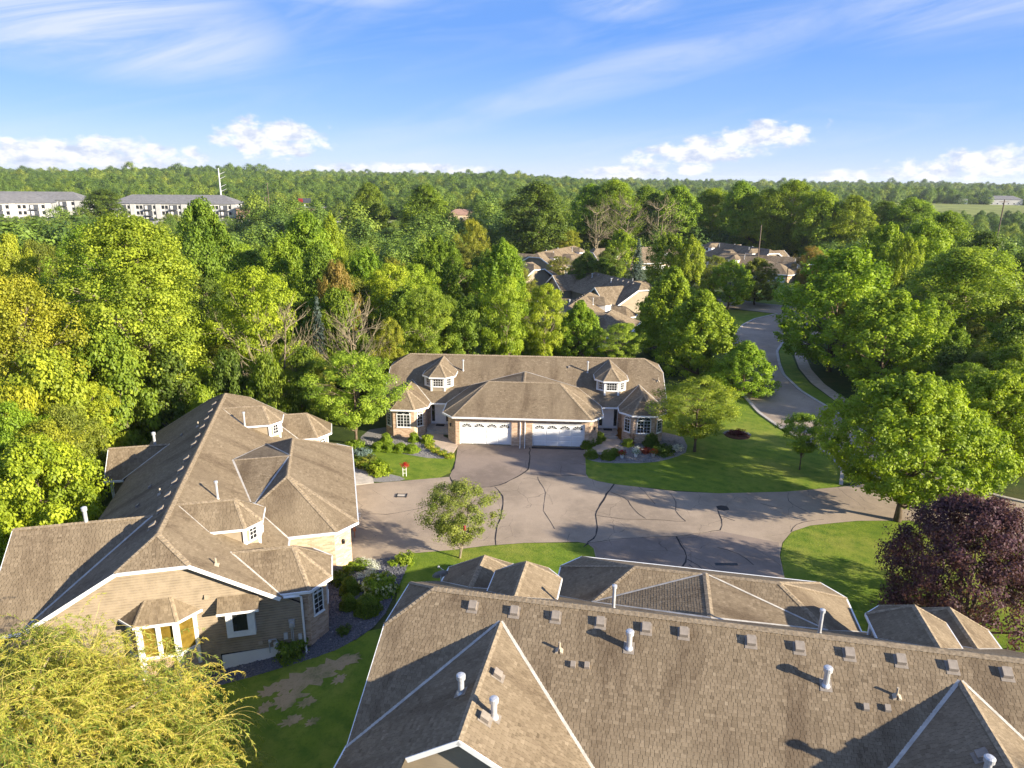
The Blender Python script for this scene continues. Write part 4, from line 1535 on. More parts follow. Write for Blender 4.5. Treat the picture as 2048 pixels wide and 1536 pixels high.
        for sg in (1, -1):
            board((w['x'], w['y1'] + .01, w['zr'] - .03), (w['x'] + sg * lim, w['y1'] + .01, w['zr'] - k * lim - .03), .05, .2, -.07)
            if w.get('step'):
                board((w['x'] + sg * lim, w['y1'] + 2.21, w['zr'] - k * lim - .03), (w['x'] + sg * w['half'], w['y1'] + 2.21, w['ze'] - .03), .05, .2, -.07)
            ye = w['y1'] + (2.2 if w.get('step') else 0)
            board((w['x'] + sg * w['half'], (ZR - w['ze']) / S - .1, w['ze']), (w['x'] + sg * w['half'], ye, w['ze']), .12, .14, -.06)
        if w.get('posts'):
            for sg in (1, -1):
                pm = MB().mat('white_trim')
                pm.box(w['x'] + sg * hx - .1, w['x'] + sg * hx + .1, yw - .02, yw + .16, zb - 1.2, zt_)
                pm.build('corner_post', parent=root)
    for kind, x, y in vents:
        for wv in (None,):
            o = link(kind, VENTS[kind], root)
            zz = zmain(y)
            o.location = (x, y, zz)
            if y < 0:
                o.rotation_euler = (0, 0, pi)
    return root


RV = [('roof_vent', x, .58) for x in (10.3, 8.45, 6.65, 4.75, 2.85, 1.33, -1.33, -3.19, -5.06, -6.94, -8.78, -10.67)]
REAR = [('flue_pipe', 3.51, 1.36), ('flue_pipe', -4.03, 1.74), ('stack_pipe', -6.55, 1.79), ('stack_pipe', 6.32, 1.77), ('hood_vent', 5.69, 2.25), ('hood_vent', 5.13, 2.21), ('hood_vent', -5.38, 2.32), ('hood_vent', -6.14, 2.26)]
FRONT = [('tall_flue', -6.4, -2.0), ('tall_flue', 6.34, -1.87), ('hood_vent', 4.48, -1.34), ('stack_pipe', -13.1, -3.6), ('stack_pipe', 13.4, -2.74)]
BIGW = [dict(x=8.97, zr=5.72, y1=7.75, half=5.03, ze=2.76, step=1.92), dict(x=-8.97, zr=5.72, y1=7.75, half=5.03, ze=2.76, step=1.92)]
AW = [dict(x=-8.72, zr=5.68, y1=7.9, half=5.2, ze=2.62), dict(x=6.45, zr=4.31, y1=7.58, half=1.95, ze=2.5, posts=True)]

house_b = townhouse('brick twin townhouse facing the camera with two white garage doors in the middle', HB, [], 'plain', vents=RV + FRONT)
house_c = townhouse('nearest twin townhouse seen from behind, its long brown roof filling the bottom of the picture', HC, BIGW, 'std', vents=RV + REAR + [('tall_flue', 4.3, -1.2), ('tall_flue', -4.3, -1.0)], near_shingles=True)
house_a = townhouse('twin townhouse at the left seen end on, tan siding gable with a bay window', HA, AW, 'aaa', kx=1.013, vents=RV + [('tall_flue', -6.14, -1.9), ('tall_flue', 7.03, -2.0), ('stack_pipe', -13.1, -2.75),
                    ('stack_pipe', 6.3, 1.2), ('stack_pipe', -5.4, 1.4), ('hood_vent', -2.5, 2.71), ('hood_vent', -5.04, 2.83), ('hood_vent', 6.74, 2.55)], end_detail=1, floor_drop=1.6)

# vents on the rear wings of the near house
for kind, x, y, rz in (('flue_pipe', 9.6, 5.13, -90), ('flue_pipe', 8.15, 5.95, 90), ('roof_vent', 8.45, 4.0, 90), ('roof_vent', 8.42, 6.3, 90), ('roof_vent', -8.4, 4.5, -90), ('flue_pipe', -8.2, 5.3, -90), ('flue_pipe', -9.6, 5.6, 90)):
    o = link(kind, VENTS[kind], house_c)
    k = (5.72 - 2.76) / 5.03
    cx = 8.97 if x > 0 else -8.97
    o.location = (x, y, 5.72 - k * abs(x - cx))
    o.rotation_euler = (0, 0, radians(rz if x > cx else rz) if False else radians(-90 if x > cx else 90))
# flues of the rear wings of the left house
for x, y in ((-8.7, 4.4), (7.2, 4.6)):
    mb = MB().mat('pipe_metal')
    mb.lathe([(.10, -1.0), (.10, .85), (.15, .87), (.15, 1.05), (.05, 1.1)], 14)
    o = mb.build('tall_flue', parent=house_a)
    o.location = (x, y, 5.5 if x < 0 else 4.0)


# near gable end of the left house -------------------------------------------
def house_a_end():
    X = -13.55
    root = house_a
    opening = []
    z = -1.05
    k = 0
    rnd = random.Random(3)
    def span(zz):
        y1 = (ZR - .16 - zz) / S
        y1 = min(y1, 7.45)
        y0 = -min((ZR - .16 - zz) / S, 6.9)
        return y0, y1
    while z < 5.15:
        zt = z + .15
        y0, y1 = span(zt)
        a0, a1 = span(z)
        if z < -.35:
            a0 = y0 = -2.55     # the siding stops above the sloping foundation
        if y1 - y0 > .2:
            mb = MB().mat('siding_board')
            # lapped board: proud at its lower edge
            zc = z + .105
            c0, c1 = span(zc)
            if z < -.35:
                c0 = a0
            mb.face([(X - .05, a1, z), (X - .05, a0, z), (X - .05, c0, zc), (X - .05, c1, zc)])
            mb.mat('siding_groove')  # groove faces coloured darker so the shade lines of the laps read
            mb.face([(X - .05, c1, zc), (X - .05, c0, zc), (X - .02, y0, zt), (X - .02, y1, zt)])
            mb.face([(X, a1, z), (X, a0, z), (X - .05, a0, z), (X - .05, a1, z)])
            mb.build('siding_board', parent=root)
        z = zt
        k += 1
    bk = MB().mat('tar')  # backing sheet painted black to stand for shade behind the boards
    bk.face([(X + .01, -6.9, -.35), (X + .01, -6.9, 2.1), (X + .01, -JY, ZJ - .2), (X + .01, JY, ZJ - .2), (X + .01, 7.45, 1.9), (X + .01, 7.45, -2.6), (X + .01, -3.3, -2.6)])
    bk.build('shade_backing', parent=root)
    fd = MB().mat('white_panel')
    fd.face([(X - .05, -6.9, -.28), (X - .05, -2.6, -.42), (X - .05, -2.6, -2.4), (X - .05, -6.9, -2.0)][::-1])
    fd.face([(X - .05, -6.9, -.28), (X - .05, -2.6, -.42), (X, -2.6, -.42), (X, -6.9, -.28)])
    fd.build('foundation_wall', parent=root)
    # corner board and downspout
    c = MB().mat('white_trim')
    c.tube([(X - .3, -5.95, 2.74), (X - .18, -6.7, 2.66), (X - .09, -6.82, 2.55), (X - .09, -6.84, -.55), (X - .2, -6.86, -.72), (X - .5, -6.9, -.8)], .06, 8)
    c.build('downspout', parent=root)
    # bay window ---------------------------------------------------------
    xf = -14.2
    zs, zt = .45, 2.45
    out = [(X, 1.65), (xf, .95), (xf, -.75), (X, -1.6)]
    lower = MB().mat('brick')
    for (a, b) in zip(out[:-1], out[1:]):
        lower.face([(a[0], a[1], -1.8), (b[0], b[1], -1.8), (b[0], b[1], zs), (a[0], a[1], zs)])
    lower.build('bay_base', parent=root)
    bm_ = MB().mat('white_trim')
    for x, y in out[1:3]:
        bm_.box(x - .13, x + .13, y - .13, y + .13, -1.2, zt)
    bm_.box(X - .12, X + .02, 1.5, 1.68, -1.2, zt)
    bm_.box(X - .12, X + .02, -1.62, -1.44, -.6, zt)
    for (a, b) in zip(out[:-1], out[1:]):
        bm_.beam((a[0], a[1], zs), (b[0], b[1], zs), .10, .16)
        bm_.beam((a[0], a[1], zt - .08), (b[0], b[1], zt - .08), .10, .22)
    bm_.beam((xf, .1, zs), (xf, .1, zt), .12, .16, up=(0, 1, 0))
    bay = bm_.build('bay_window', parent=root)
    for (a, b) in (((xf, .95), (xf, .1)), ((xf, .1), (xf, -.75)), ((xf, -.75), (X, -1.6)), ((X, 1.65), (xf, .95))):
        a, b = Vector(a), Vector(b)
        d = (b - a).normalized()
        p = MB().mat('amber_blind')
        A, B = a + d * .1, b - d * .1
        p.face([(A.x, A.y, zs + .06), (B.x, B.y, zs + .06), (B.x, B.y, zt - .18), (A.x, A.y, zt - .18)])
        p.build('pane', parent=bay)
        s = MB().mat('white_trim')
        n = Vector((d.y, -d.x)) * -.02
        for q in (A, B):
            s.beam((q.x + n.x, q.y + n.y, zs + .05), (q.x + n.x, q.y + n.y, zt - .15), .06, .05)
        s.build('sash', parent=bay)
    r = MB().mat('shingle_flat')
    e = [(X, 2.0), (xf - .28, 1.1), (xf - .28, -.92), (X, -1.95)]
    t0, t1 = (X - .02, .65, 3.42), (X - .02, -.55, 3.42)
    ze = 2.48
    r.face([(*e[1], ze), (*e[2], ze), t1, t0][::-1])
    r.face([(*e[0], ze), (*e[1], ze), t0][::-1])
    r.face([(*e[2], ze), (*e[3], ze), t1][::-1])
    r.mat('soffit').face([(*p, ze - .02) for p in e])
    br = r.build('bay_roof', parent=root)
    tr = MB().mat('white_trim')
    gutter_run(tr, [(*p, ze) for p in e], .06, .13, -.03)
    tr.build('bay_fascia', parent=br)
    cpm = MB().mat('ridge_cap')
    caps(cpm, (*e[1], ze), t0, .3, .1)
    caps(cpm, (*e[2], ze), t1, .3, .1)
    cpm.build('ridge_cap', parent=br)
    # shingle tabs of the small roof
    tb = MB().mat('shingle')
    rr = random.Random(4)
    for poly in ([(*e[1], ze), (*e[2], ze), t1, t0], [(*e[0], ze), (*e[1], ze), t0], [(*e[2], ze), (*e[3], ze), t1]):
        for pts, butt, tint in shingle_tabs(poly, rr):
            tb.face(pts, tint)
            if butt is not None:
                tb.face([butt[0], butt[1], pts[1], pts[0]], tint)
    tag(tb.build('shingles', parent=br, tint=True), kind='stuff')
    # box window with a small shed roof -----------------------------------
    b = MB().mat('white_trim')
    xo = -13.98
    y0, y1, z0, z1 = -4.45, -3.05, .85, 2.5
    b.box(xo, X, y0, y1, z0, z1)
    box = b.build('box_window', parent=root)
    f = MB().mat('white_trim')
    wy0, wy1, wz0, wz1 = -4.1, -3.38, 1.2, 2.25
    f.box(xo - .03, xo, wy0 - .07, wy1 + .07, wz0 - .07, wz0)
    f.box(xo - .03, xo, wy0 - .07, wy1 + .07, wz1, wz1 + .07)
    f.box(xo - .03, xo, wy0 - .07, wy0, wz0, wz1)
    f.box(xo - .03, xo, wy1, wy1 + .07, wz0, wz1)
    f.build('sash', parent=box)
    g = MB().mat('glass')
    g.face([(xo - .006, wy1, wz0), (xo - .006, wy0, wz0), (xo - .006, wy0, wz1), (xo - .006, wy1, wz1)])
    g.build('pane', parent=box)
    r = MB().mat('shingle_flat')
    poly = [(xo - .3, -2.72, 2.52), (xo - .3, -4.72, 2.52), (X, -4.72, 3.12), (X, -2.72, 3.12)]
    r.face(poly[::-1])
    r.mat('soffit').face([(x, y, z - .05) for x, y, z in poly])
    for yy in (-2.72, -4.72):
        r.mat('siding').face([(xo - .28, yy, 2.5), (X, yy, 2.5), (X, yy, 3.1)])
        r.face([(xo - .28, yy, 2.5), (X, yy, 3.1), (X, yy, 2.5)])
    sr = r.build('shed_roof', parent=root)
    tr = MB().mat('white_trim')
    tr.box(xo - .33, xo - .28, -4.74, -2.70, 2.40, 2.53)
    tr.build('bay_fascia', parent=sr)
    tb = MB().mat('shingle')
    for pts, butt, tint in shingle_tabs(poly, rr):
        tb.face(pts, tint)
        if butt is not None:
            tb.face([butt[0], butt[1], pts[1], pts[0]], tint)
    tag(tb.build('shingles', parent=sr, tint=True), kind='stuff')
    # meters and vents on the wall
    m = MB().mat('metal_grey')
    m.box(X - .15, X - .03, -6.38, -6.08, .78, 1.25)
    mt = m.build('electric_meter', parent=root)
    d = MB().mat('pipe_metal')
    for i in range(12):
        a0, a1 = 2 * pi * i / 12, 2 * pi * (i + 1) / 12
        d.face([(X - .24, -6.23, 1.0), (X - .24, -6.23 + .11 * cos(a0), 1.0 + .11 * sin(a0)), (X - .24, -6.23 + .11 * cos(a1), 1.0 + .11 * sin(a1))][::-1])
        d.face([(X - .24, -6.23 + .11 * cos(a0), 1.0 + .11 * sin(a0)), (X - .15, -6.23 + .12 * cos(a0), 1.0 + .12 * sin(a0)), (X - .15, -6.23 + .12 * cos(a1), 1.0 + .12 * sin(a1)), (X - .24, -6.23 + .11 * cos(a1), 1.0 + .11 * sin(a1))][::-1])
    d.build('dial', parent=mt)
    d = MB().mat('metal_grey')
    d.tube([(X - .08, -6.26, .78), (X - .08, -6.26, -.6)], .03, 8)
    d.tube([(X - .08, -6.18, .78), (X - .08, -6.18, -.6)], .025, 8)
    d.build('conduit', parent=mt)
    for nm, yy, zz, sy, sz in (('cable_box', -5.87, .3, .10, .17), ('cable_box', -6.6, .15, .09, .14), ('wall_vent', -4.58, .08, .12, .1), ('wall_vent', -2.24, 3.22, .12, .11)):
        q = MB().mat('metal_grey' if nm == 'cable_box' else 'siding_board')
        q.hexa([(X - .17, yy - sy, zz - sz), (X - .02, yy - sy, zz - sz), (X - .02, yy + sy, zz - sz), (X - .17, yy + sy, zz - sz)],
               [(X - .10, yy - sy, zz + sz), (X - .02, yy - sy, zz + sz), (X - .02, yy + sy, zz + sz), (X - .10, yy + sy, zz + sz)])
        q.build(nm, parent=root)
    q = MB().mat('metal_grey')
    q.tube([(X - .12, -5.0, -.6), (X - .12, -5.0, .1), (X - .12, -5.1, .2), (X - .12, -5.35, .2), (X - .12, -5.4, .05)], .03, 8)
    q.lathe([(.04, -.14), (.13, -.12), (.14, .08), (.06, .14)], 10, (X - .2, -5.35, -.05))
    q.lathe([(.03, -.06), (.09, -.05), (.09, .05), (.03, .06)], 10, (X - .16, -5.05, .15))
    q.build('gas_meter', parent=root)


house_a_end()

# satellite dish on the corner of the near house
mb = MB().mat('metal_grey')
c = Vector((13.6, -5.3, 3.55))
n = Vector((.35, -.75, .55)).normalized()
u = n.orthogonal().normalized()
v = n.cross(u)
for i in range(14):
    a0, a1 = 2 * pi * i / 14, 2 * pi * (i + 1) / 14
    rim = [c + (u * cos(a) * .40 + v * sin(a) * .48) + n * .09 for a in (a0, a1)]
    mid = [c + (u * cos(a) * .22 + v * sin(a) * .26) + n * .02 for a in (a0, a1)]
    mb.face([mid[0], rim[0], rim[1], mid[1]])
    mb.face([c, mid[0], mid[1]])
mb.tube([c, c - n * .15, (13.55, -5.1, 3.0)], .03, 6)
mb.tube([c - v * .4 + n * .05, c + n * .5], .015, 6)
mb.box(*(c + n * .5)[:1], (c + n * .5).x + .08, (c + n * .5).y - .05, (c + n * .5).y + .05, (c + n * .5).z - .04, (c + n * .5).z + .05)
mb.build('satellite_dish', parent=house_c)

# ------------------------------------------------------------------ tree library
def leaf_mesh(name, C, N, L, W, tint, mat, rng, fold=0.12):
    """one small folded leaf face per point"""
    n = len(C)
    r = rng.normal(size=(n, 3))
    U = r - N * np.sum(r * N, 1, keepdims=True)
    U /= np.linalg.norm(U, axis=1, keepdims=True) + 1e-9
    V = np.cross(N, U)
    L = np.asarray(L).reshape(-1, 1)
    W = np.asarray(W).reshape(-1, 1)
    P = np.stack([C - U * L / 2, C + V * W / 2 + N * L * fold, C + U * L / 2, C - V * W / 2 + N * L * fold], 1).reshape(-1, 3)
    me = bpy.data.meshes.new(name)
    me.vertices.add(4 * n)
    me.vertices.foreach_set('co', P.astype(np.float32).ravel())
    me.loops.add(4 * n)
    me.loops.foreach_set('vertex_index', np.arange(4 * n, dtype=np.int32))
    me.polygons.add(n)
    me.polygons.foreach_set('loop_start', np.arange(0, 4 * n, 4, dtype=np.int32))
    me.polygons.foreach_set('loop_total', np.full(n, 4, dtype=np.int32))
    me.update(calc_edges=True)
    a = me.attributes.new('tint', 'FLOAT', 'FACE')
    a.data.foreach_set('value', np.clip(tint, 0, 1).astype(np.float32))
    me.materials.append(MATS[mat])
    return me


def unit(rng, n):
    v = rng.normal(size=(n, 3))
    return v / np.linalg.norm(v, axis=1, keepdims=True)


PROF = {
    'cone': ([0, .08, .28, .55, .8, 1], [.7, .98, .97, .78, .45, .08]),
    'maple': ([0, .08, .22, .4, .6, .8, .93, 1], [.25, .72, .96, 1.0, .9, .66, .38, .1]),
    'oval': ([0, .1, .3, .5, .7, .88, 1], [.3, .75, 1, 1, .88, .55, .15]),
    'cotton': ([0, .1, .3, .55, .75, .9, 1], [.35, .7, .92, 1.0, .85, .55, .2]),
    'locust': ([0, .15, .4, .62, .82, .95, 1], [.15, .55, .95, 1.0, .82, .45, .15]),
    'round': ([0, .12, .35, .6, .82, 1], [.55, .9, 1, .95, .66, .2]),
    'wild': ([0, .2, .5, .75, 1], [.8, 1, .9, .62, .2]),
    'plum': ([0, .12, .35, .6, .82, .95, 1], [.75, .98, 1, .9, .66, .38, .15]),
}


def make_tree(key, kind, H, R, zb, nclump, per, leaf, seed, clump=0.85, lobes=0.35, shell=0.45, aspect=1.5, up=0.35, flat=0.7, spray=0.0, bark='bark', trunk=0.16, limbs=12, mat='leaf', stems=1, twig=True):
    rng = np.random.default_rng(seed)
    tx, ty = PROF[kind]
    t = rng.random(nclump) ** 0.9
    prof = np.interp(t, tx, ty)
    ang = rng.random(nclump) * 2 * pi
    rad = rng.random(nclump) ** shell
    # uneven outline: a few big bulges and bites
    K = 7
    la, lt, lw = rng.random(K) * 2 * pi, rng.random(K), rng.uniform(-1, 1, K)
    bul = np.zeros(nclump)
    for a, b, w in zip(la, lt, lw):
        bul += w * np.exp(-((np.angle(np.exp(1j * (ang - a))) / .7) ** 2) - ((t - b) / .22) ** 2)
    rr = R * prof * rad * (1 + lobes * bul)
    cz = zb + (H - zb - clump * .6) * t * (1 + .06 * bul)
    cc = np.stack([rr * np.cos(ang), rr * np.sin(ang), cz], 1)
    cs = clump * rng.uniform(.6, 1.35, nclump) * (.75 + .25 * prof)
    idx = np.repeat(np.arange(nclump), per)
    n = len(idx)
    d = unit(rng, n) * (rng.random((n, 1)) ** .42)
    d[:, 2] *= flat
    out = cc - np.array([0, 0, zb + (H - zb) * .35])
    out /= np.linalg.norm(out, axis=1, keepdims=True) + 1e-6
    P = cc[idx] + d * cs[idx][:, None]
    if spray:
        ax = out * .6 + np.array([0, 0, .8])
        ax /= np.linalg.norm(ax, axis=1, keepdims=True)
        s = rng.random(n) * spray * cs[idx]
        P = cc[idx] + d * cs[idx][:, None] * (1 - .55 * (s / (spray * cs[idx] + 1e-6)))[:, None] + ax[idx] * s[:, None]
    nd = d / (np.linalg.norm(d, axis=1, keepdims=True) + 1e-6)
    N = nd * .75 + out[idx] * .45 + np.array([0, 0, up]) + rng.normal(size=(n, 3)) * .42
    N /= np.linalg.norm(N, axis=1, keepdims=True)
    sz = leaf * rng.uniform(.65, 1.35, n)
    ct = rng.normal(.5, .16, nclump)
    tint = ct[idx] + rng.normal(0, .13, n)
    crown = leaf_mesh(key + '_crown', P, N, sz * 1.15, sz * 1.15 / aspect, tint, mat, rng)
    # trunk and limbs
    mb = MB().mat(bark)
    rnd = random.Random(seed)
    r0 = trunk
    tops = []
    for k in range(stems):
        sx, sy = (0, 0) if stems == 1 else (rnd.uniform(-.5, .5) * R * .5, rnd.uniform(-.5, .5) * R * .5)
        pts, rd = [], []
        for i in range(7):
            f = i / 6
            pts.append((sx * f + .05 * H * .2 * sin(f * 4 + k) * f, sy * f + .04 * H * .2 * cos(f * 5 + k) * f, f * H * .78 - .3 * (1 - f)))
            rd.append(r0 * (1.25 if i == 0 else (1 - .86 * f)) * (1 if stems == 1 else .7))
        mb.tube(pts, rd, 7)
        tops.append((pts, rd))
    order = rng.permutation(nclump)[:limbs]
    for j, i in enumerate(order):
        pts, rd = tops[j % stems]
        tgt = Vector(cc[i])
        zs = max(zb * .7, min(tgt.z - .25 * sqrt(tgt.x ** 2 + tgt.y ** 2) - .1 * H, H * .7))
        f = max(.05, min(.98, (zs + .1) / (H * .78)))
        k = min(5, int(f * 6))
        g = f * 6 - k
        s = Vector(pts[k]).lerp(Vector(pts[k + 1]), g)
        rs = (rd[k] * (1 - g) + rd[k + 1] * g) * .6
        mid = s.lerp(tgt, .5) + Vector((rnd.uniform(-.2, .2), rnd.uniform(-.2, .2), .06 * H * rnd.uniform(-.3, .6)))
        mb.tube([s, s.lerp(mid, .5) + Vector((0, 0, -.02 * H)), mid, mid.lerp(tgt, .5), tgt], [rs, rs * .8, rs * .6, rs * .42, rs * .15], 5, cap=False)
        if twig:
            near = np.argsort(np.linalg.norm(cc - cc[i], axis=1))[1:4]
            for q in near:
                mb.tube([mid, mid.lerp(Vector(cc[q]), .55) + Vector((0, 0, .1)), Vector(cc[q])], [rs * .45, rs * .3, .01], 4, cap=False)
    tr = mb.mesh(key + '_trunk', uv=False, smooth=True)
    return dict(crown=crown, trunk=tr, H=H, R=R)


def make_bare(key, H, R, seed, bark='bark_dead'):
    """dead tree: a leader with long bare side branches that fan into fine twigs"""
    rnd = random.Random(seed)
    mb = MB().mat(bark)
    def grow(p, d, L, r, lv):
        pts = [p]
        q = p
        for i in range(4):
            d = (d + Vector((rnd.uniform(-.2, .2), rnd.uniform(-.2, .2), rnd.uniform(-.04, .14)))).normalized()
            q = q + d * L / 4
            pts.append(q)
        mb.tube(pts, [r, r * .8, r * .62, r * .45, r * .25], 5 if lv > 1 else 3, cap=False)
        if lv == 0:
            return
        for k in range(5 if lv == 2 else 4):
            j = rnd.choice((1, 2, 3, 4))
            side = Vector((rnd.uniform(-1, 1), rnd.uniform(-1, 1), rnd.uniform(-.5, .6)))
            grow(pts[j], (d + side * .7).normalized(), L * rnd.uniform(.35, .6), r * .5, lv - 1)
    for st in range(2):
        lean = Vector((rnd.uniform(-.18, .18), rnd.uniform(-.18, .18), 1)).normalized()
        mb.tube([Vector((0, 0, -.3)), lean * H * .35, lean * H * .7 + Vector((rnd.uniform(-.3, .3), 0, 0)), lean * H * .95], [.15, .11, .06, .02], 6, cap=False)
        for k in range(15):
            f = rnd.uniform(.18, .95)
            a = rnd.uniform(0, 2 * pi)
            tilt = rnd.uniform(.15, .75)
            grow(lean * H * f * .95, Vector((cos(a), sin(a), tilt)).normalized(), R * (1.15 - .65 * f) * rnd.uniform(.7, 1.1), .055, 2)
    return dict(crown=None, trunk=mb.mesh(key, uv=False), H=H, R=R)


def make_spruce(key, H, R, seed, whorls=26):
    rng = np.random.default_rng(seed)
    P, N, T = [], [], []
    mb = MB().mat('bark')
    mb.tube([(0, 0, -.3), (0, 0, H * .5), (0, 0, H * .98)], [.14, .08, .01], 6)
    for w in range(whorls):
        f = w / whorls
        z = .5 + (H - .6) * f
        r = R * (1 - f) ** .85 + .1
        nb = int(7 + 8 * (1 - f))
        for b in range(nb):
            a = 2 * pi * b / nb + rng.random() * .6 + w
            rb = r * rng.uniform(.75, 1.1)
            m = int(10 + 26 * (1 - f))
            s = rng.random(m)
            wob = rng.normal(0, .16, (m, 3)) * (1 - .5 * s[:, None]) * (.4 + r)
            c = np.stack([np.cos(a) * rb * s, np.sin(a) * rb * s, z - .28 * rb * s + .12 * s * s], 1) + wob * .5
            P.append(c)
            n = np.tile(np.array([np.cos(a) * .5, np.sin(a) * .5, .8]), (m, 1)) + rng.normal(0, .5, (m, 3))
            N.append(n / np.linalg.norm(n, axis=1, keepdims=True))
            T.append(.35 + .4 * s + rng.normal(0, .12, m))
            mb.tube([(0, 0, z), (np.cos(a) * rb, np.sin(a) * rb, z - .2 * rb)], [.025, .006], 3, cap=False)
    P, N, T = np.concatenate(P), np.concatenate(N), np.concatenate(T)
    crown = leaf_mesh(key + '_crown', P, N, np.full(len(P), .32), np.full(len(P), .12), T, 'leaf', rng, .05)
    return dict(crown=crown, trunk=mb.mesh(key + '_trunk', uv=False), H=H, R=R)


LIB = {}
LIB['maple_a'] = make_tree('maple_a', 'maple', 11.5, 4.2, 1.2, 230, 108, 0.215, 1, .75, .3, .42, spray=1.4, trunk=.2, limbs=14)
LIB['maple_b'] = make_tree('maple_b', 'maple', 12.5, 4.6, 1.0, 260, 108, 0.224, 2, .8, .4, .42, spray=1.5, trunk=.22, limbs=14)
LIB['maple_big'] = make_tree('maple_big', 'oval', 12.0, 6.2, 2.2, 600, 115, 0.189, 3, .75, .3, .45, spray=1.1, trunk=.26, limbs=34)
LIB['oval_a'] = make_tree('oval_a', 'oval', 12, 4.6, 1.5, 240, 101, 0.232, 4, .95, .45, .42, trunk=.2)
LIB['oval_b'] = make_tree('oval_b', 'oval', 14, 5.0, 1.5, 280, 101, 0.241, 5, 1.0, .55, .42, trunk=.22)
LIB['cotton_a'] = make_tree('cotton_a', 'cotton', 21, 6.6, 2.5, 552, 147, 0.170, 6, 1.15, .5, .5, aspect=1.2, bark='bark_pale', trunk=.38, limbs=44)
LIB['cotton_b'] = make_tree('cotton_b', 'cotton', 18, 5.6, 2.0, 413, 132, 0.177, 7, 1.1, .6, .5, aspect=1.2, bark='bark_pale', trunk=.32, limbs=40)
LIB['locust_a'] = make_tree('locust_a', 'locust', 8.5, 4.2, 1.8, 210, 128, 0.146, 8, .75, .45, .5, aspect=1.9, flat=.5, up=.6, bark='bark', trunk=.15, limbs=26)
LIB['locust_b'] = make_tree('locust_b', 'locust', 9.5, 4.4, 1.8, 220, 122, 0.163, 9, .8, .6, .5, aspect=1.9, flat=.45, up=.6, bark='bark_pale', trunk=.15, limbs=30)
LIB['round_a'] = make_tree('round_a', 'round', 8.0, 4.0, 1.2, 260, 135, 0.163, 10, .75, .25, .4, trunk=.18)
LIB['wild_a'] = make_tree('wild_a', 'wild', 6.0, 3.4, .4, 170, 101, 0.189, 11, .8, .55, .5, trunk=.1, limbs=18, stems=3)
LIB['wild_b'] = make_tree('wild_b', 'wild', 8.0, 3.6, .5, 190, 101, 0.206, 12, .85, .6, .5, bark='bark_pale', trunk=.12, limbs=26, stems=3)
LIB['plum'] = make_tree('plum', 'plum', 6.2, 4.4, .5, 480, 110, 0.107, 13, .6, .45, .42, trunk=.16, limbs=24, stems=3)
LIB['small_a'] = make_tree('small_a', 'locust', 5.0, 2.1, 1.6, 120, 128, 0.103, 14, .42, .4, .5, aspect=1.8, flat=.6, up=.5, trunk=.07, limbs=26)
LIB['yard_tree'] = make_tree('yard_tree', 'locust', 5.6, 2.5, 1.2, 130, 148, 0.112, 15, .48, .6, .5, aspect=2.2, flat=.8, up=.2, bark='bark_pale', trunk=.09, limbs=40, stems=3)
LIB['dense_maple'] = make_tree('dense_maple', 'cone', 9.0, 3.9, .3, 360, 110, .18, 16, .68, .12, .38, spray=1.1, trunk=.16, limbs=14)
LIB['bare_a'] = make_bare('bare_a', 8, 4.0, 21)
LIB['bare_b'] = make_bare('bare_b', 9, 4.2, 22)
LIB['spruce'] = make_spruce('spruce', 8, 2.1, 23)

COLS = {
    'green': (0.175, 0.255, 0.019), 'fresh': (0.228, 0.318, 0.021), 'lime': (0.275, 0.350, 0.022), 'yellow': (0.370, 0.380, 0.025), 'olive': (0.215, 0.230, 0.028),
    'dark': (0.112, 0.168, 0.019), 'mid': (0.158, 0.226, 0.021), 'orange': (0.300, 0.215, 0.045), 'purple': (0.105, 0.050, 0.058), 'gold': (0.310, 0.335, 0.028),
    'blue': (0.115, 0.155, 0.130), 'tan': (0.251, 0.194, 0.091), 'willow': (0.360, 0.375, 0.055), 'yolive': (0.245, 0.320, 0.028),
}


def plant_tree(lib, x, y, H, R, col, label, name='tree', group=None, rot=None, rnd=random.Random(5), jitter=0.12, cat='tree', z=None):
    L = LIB[lib]
    root = thing(name, label, cat, (x, y, tz(x, y) if z is None else z), rnd.uniform(0, 2 * pi) if rot is None else rot, group)
    s = R / L['R']
    root.scale = (s, s, H / L['H'])
    link('trunk', L['trunk'], root)
    if L['crown'] is not None:
        c = link('crown', L['crown'], root)
        b = COLS[col] if isinstance(col, str) else col
        k = 1 + rnd.uniform(-jitter, jitter)
        c.color = (b[0] * k * (1 + rnd.uniform(-.08, .08)), b[1] * k, b[2] * k, 1)
    return root

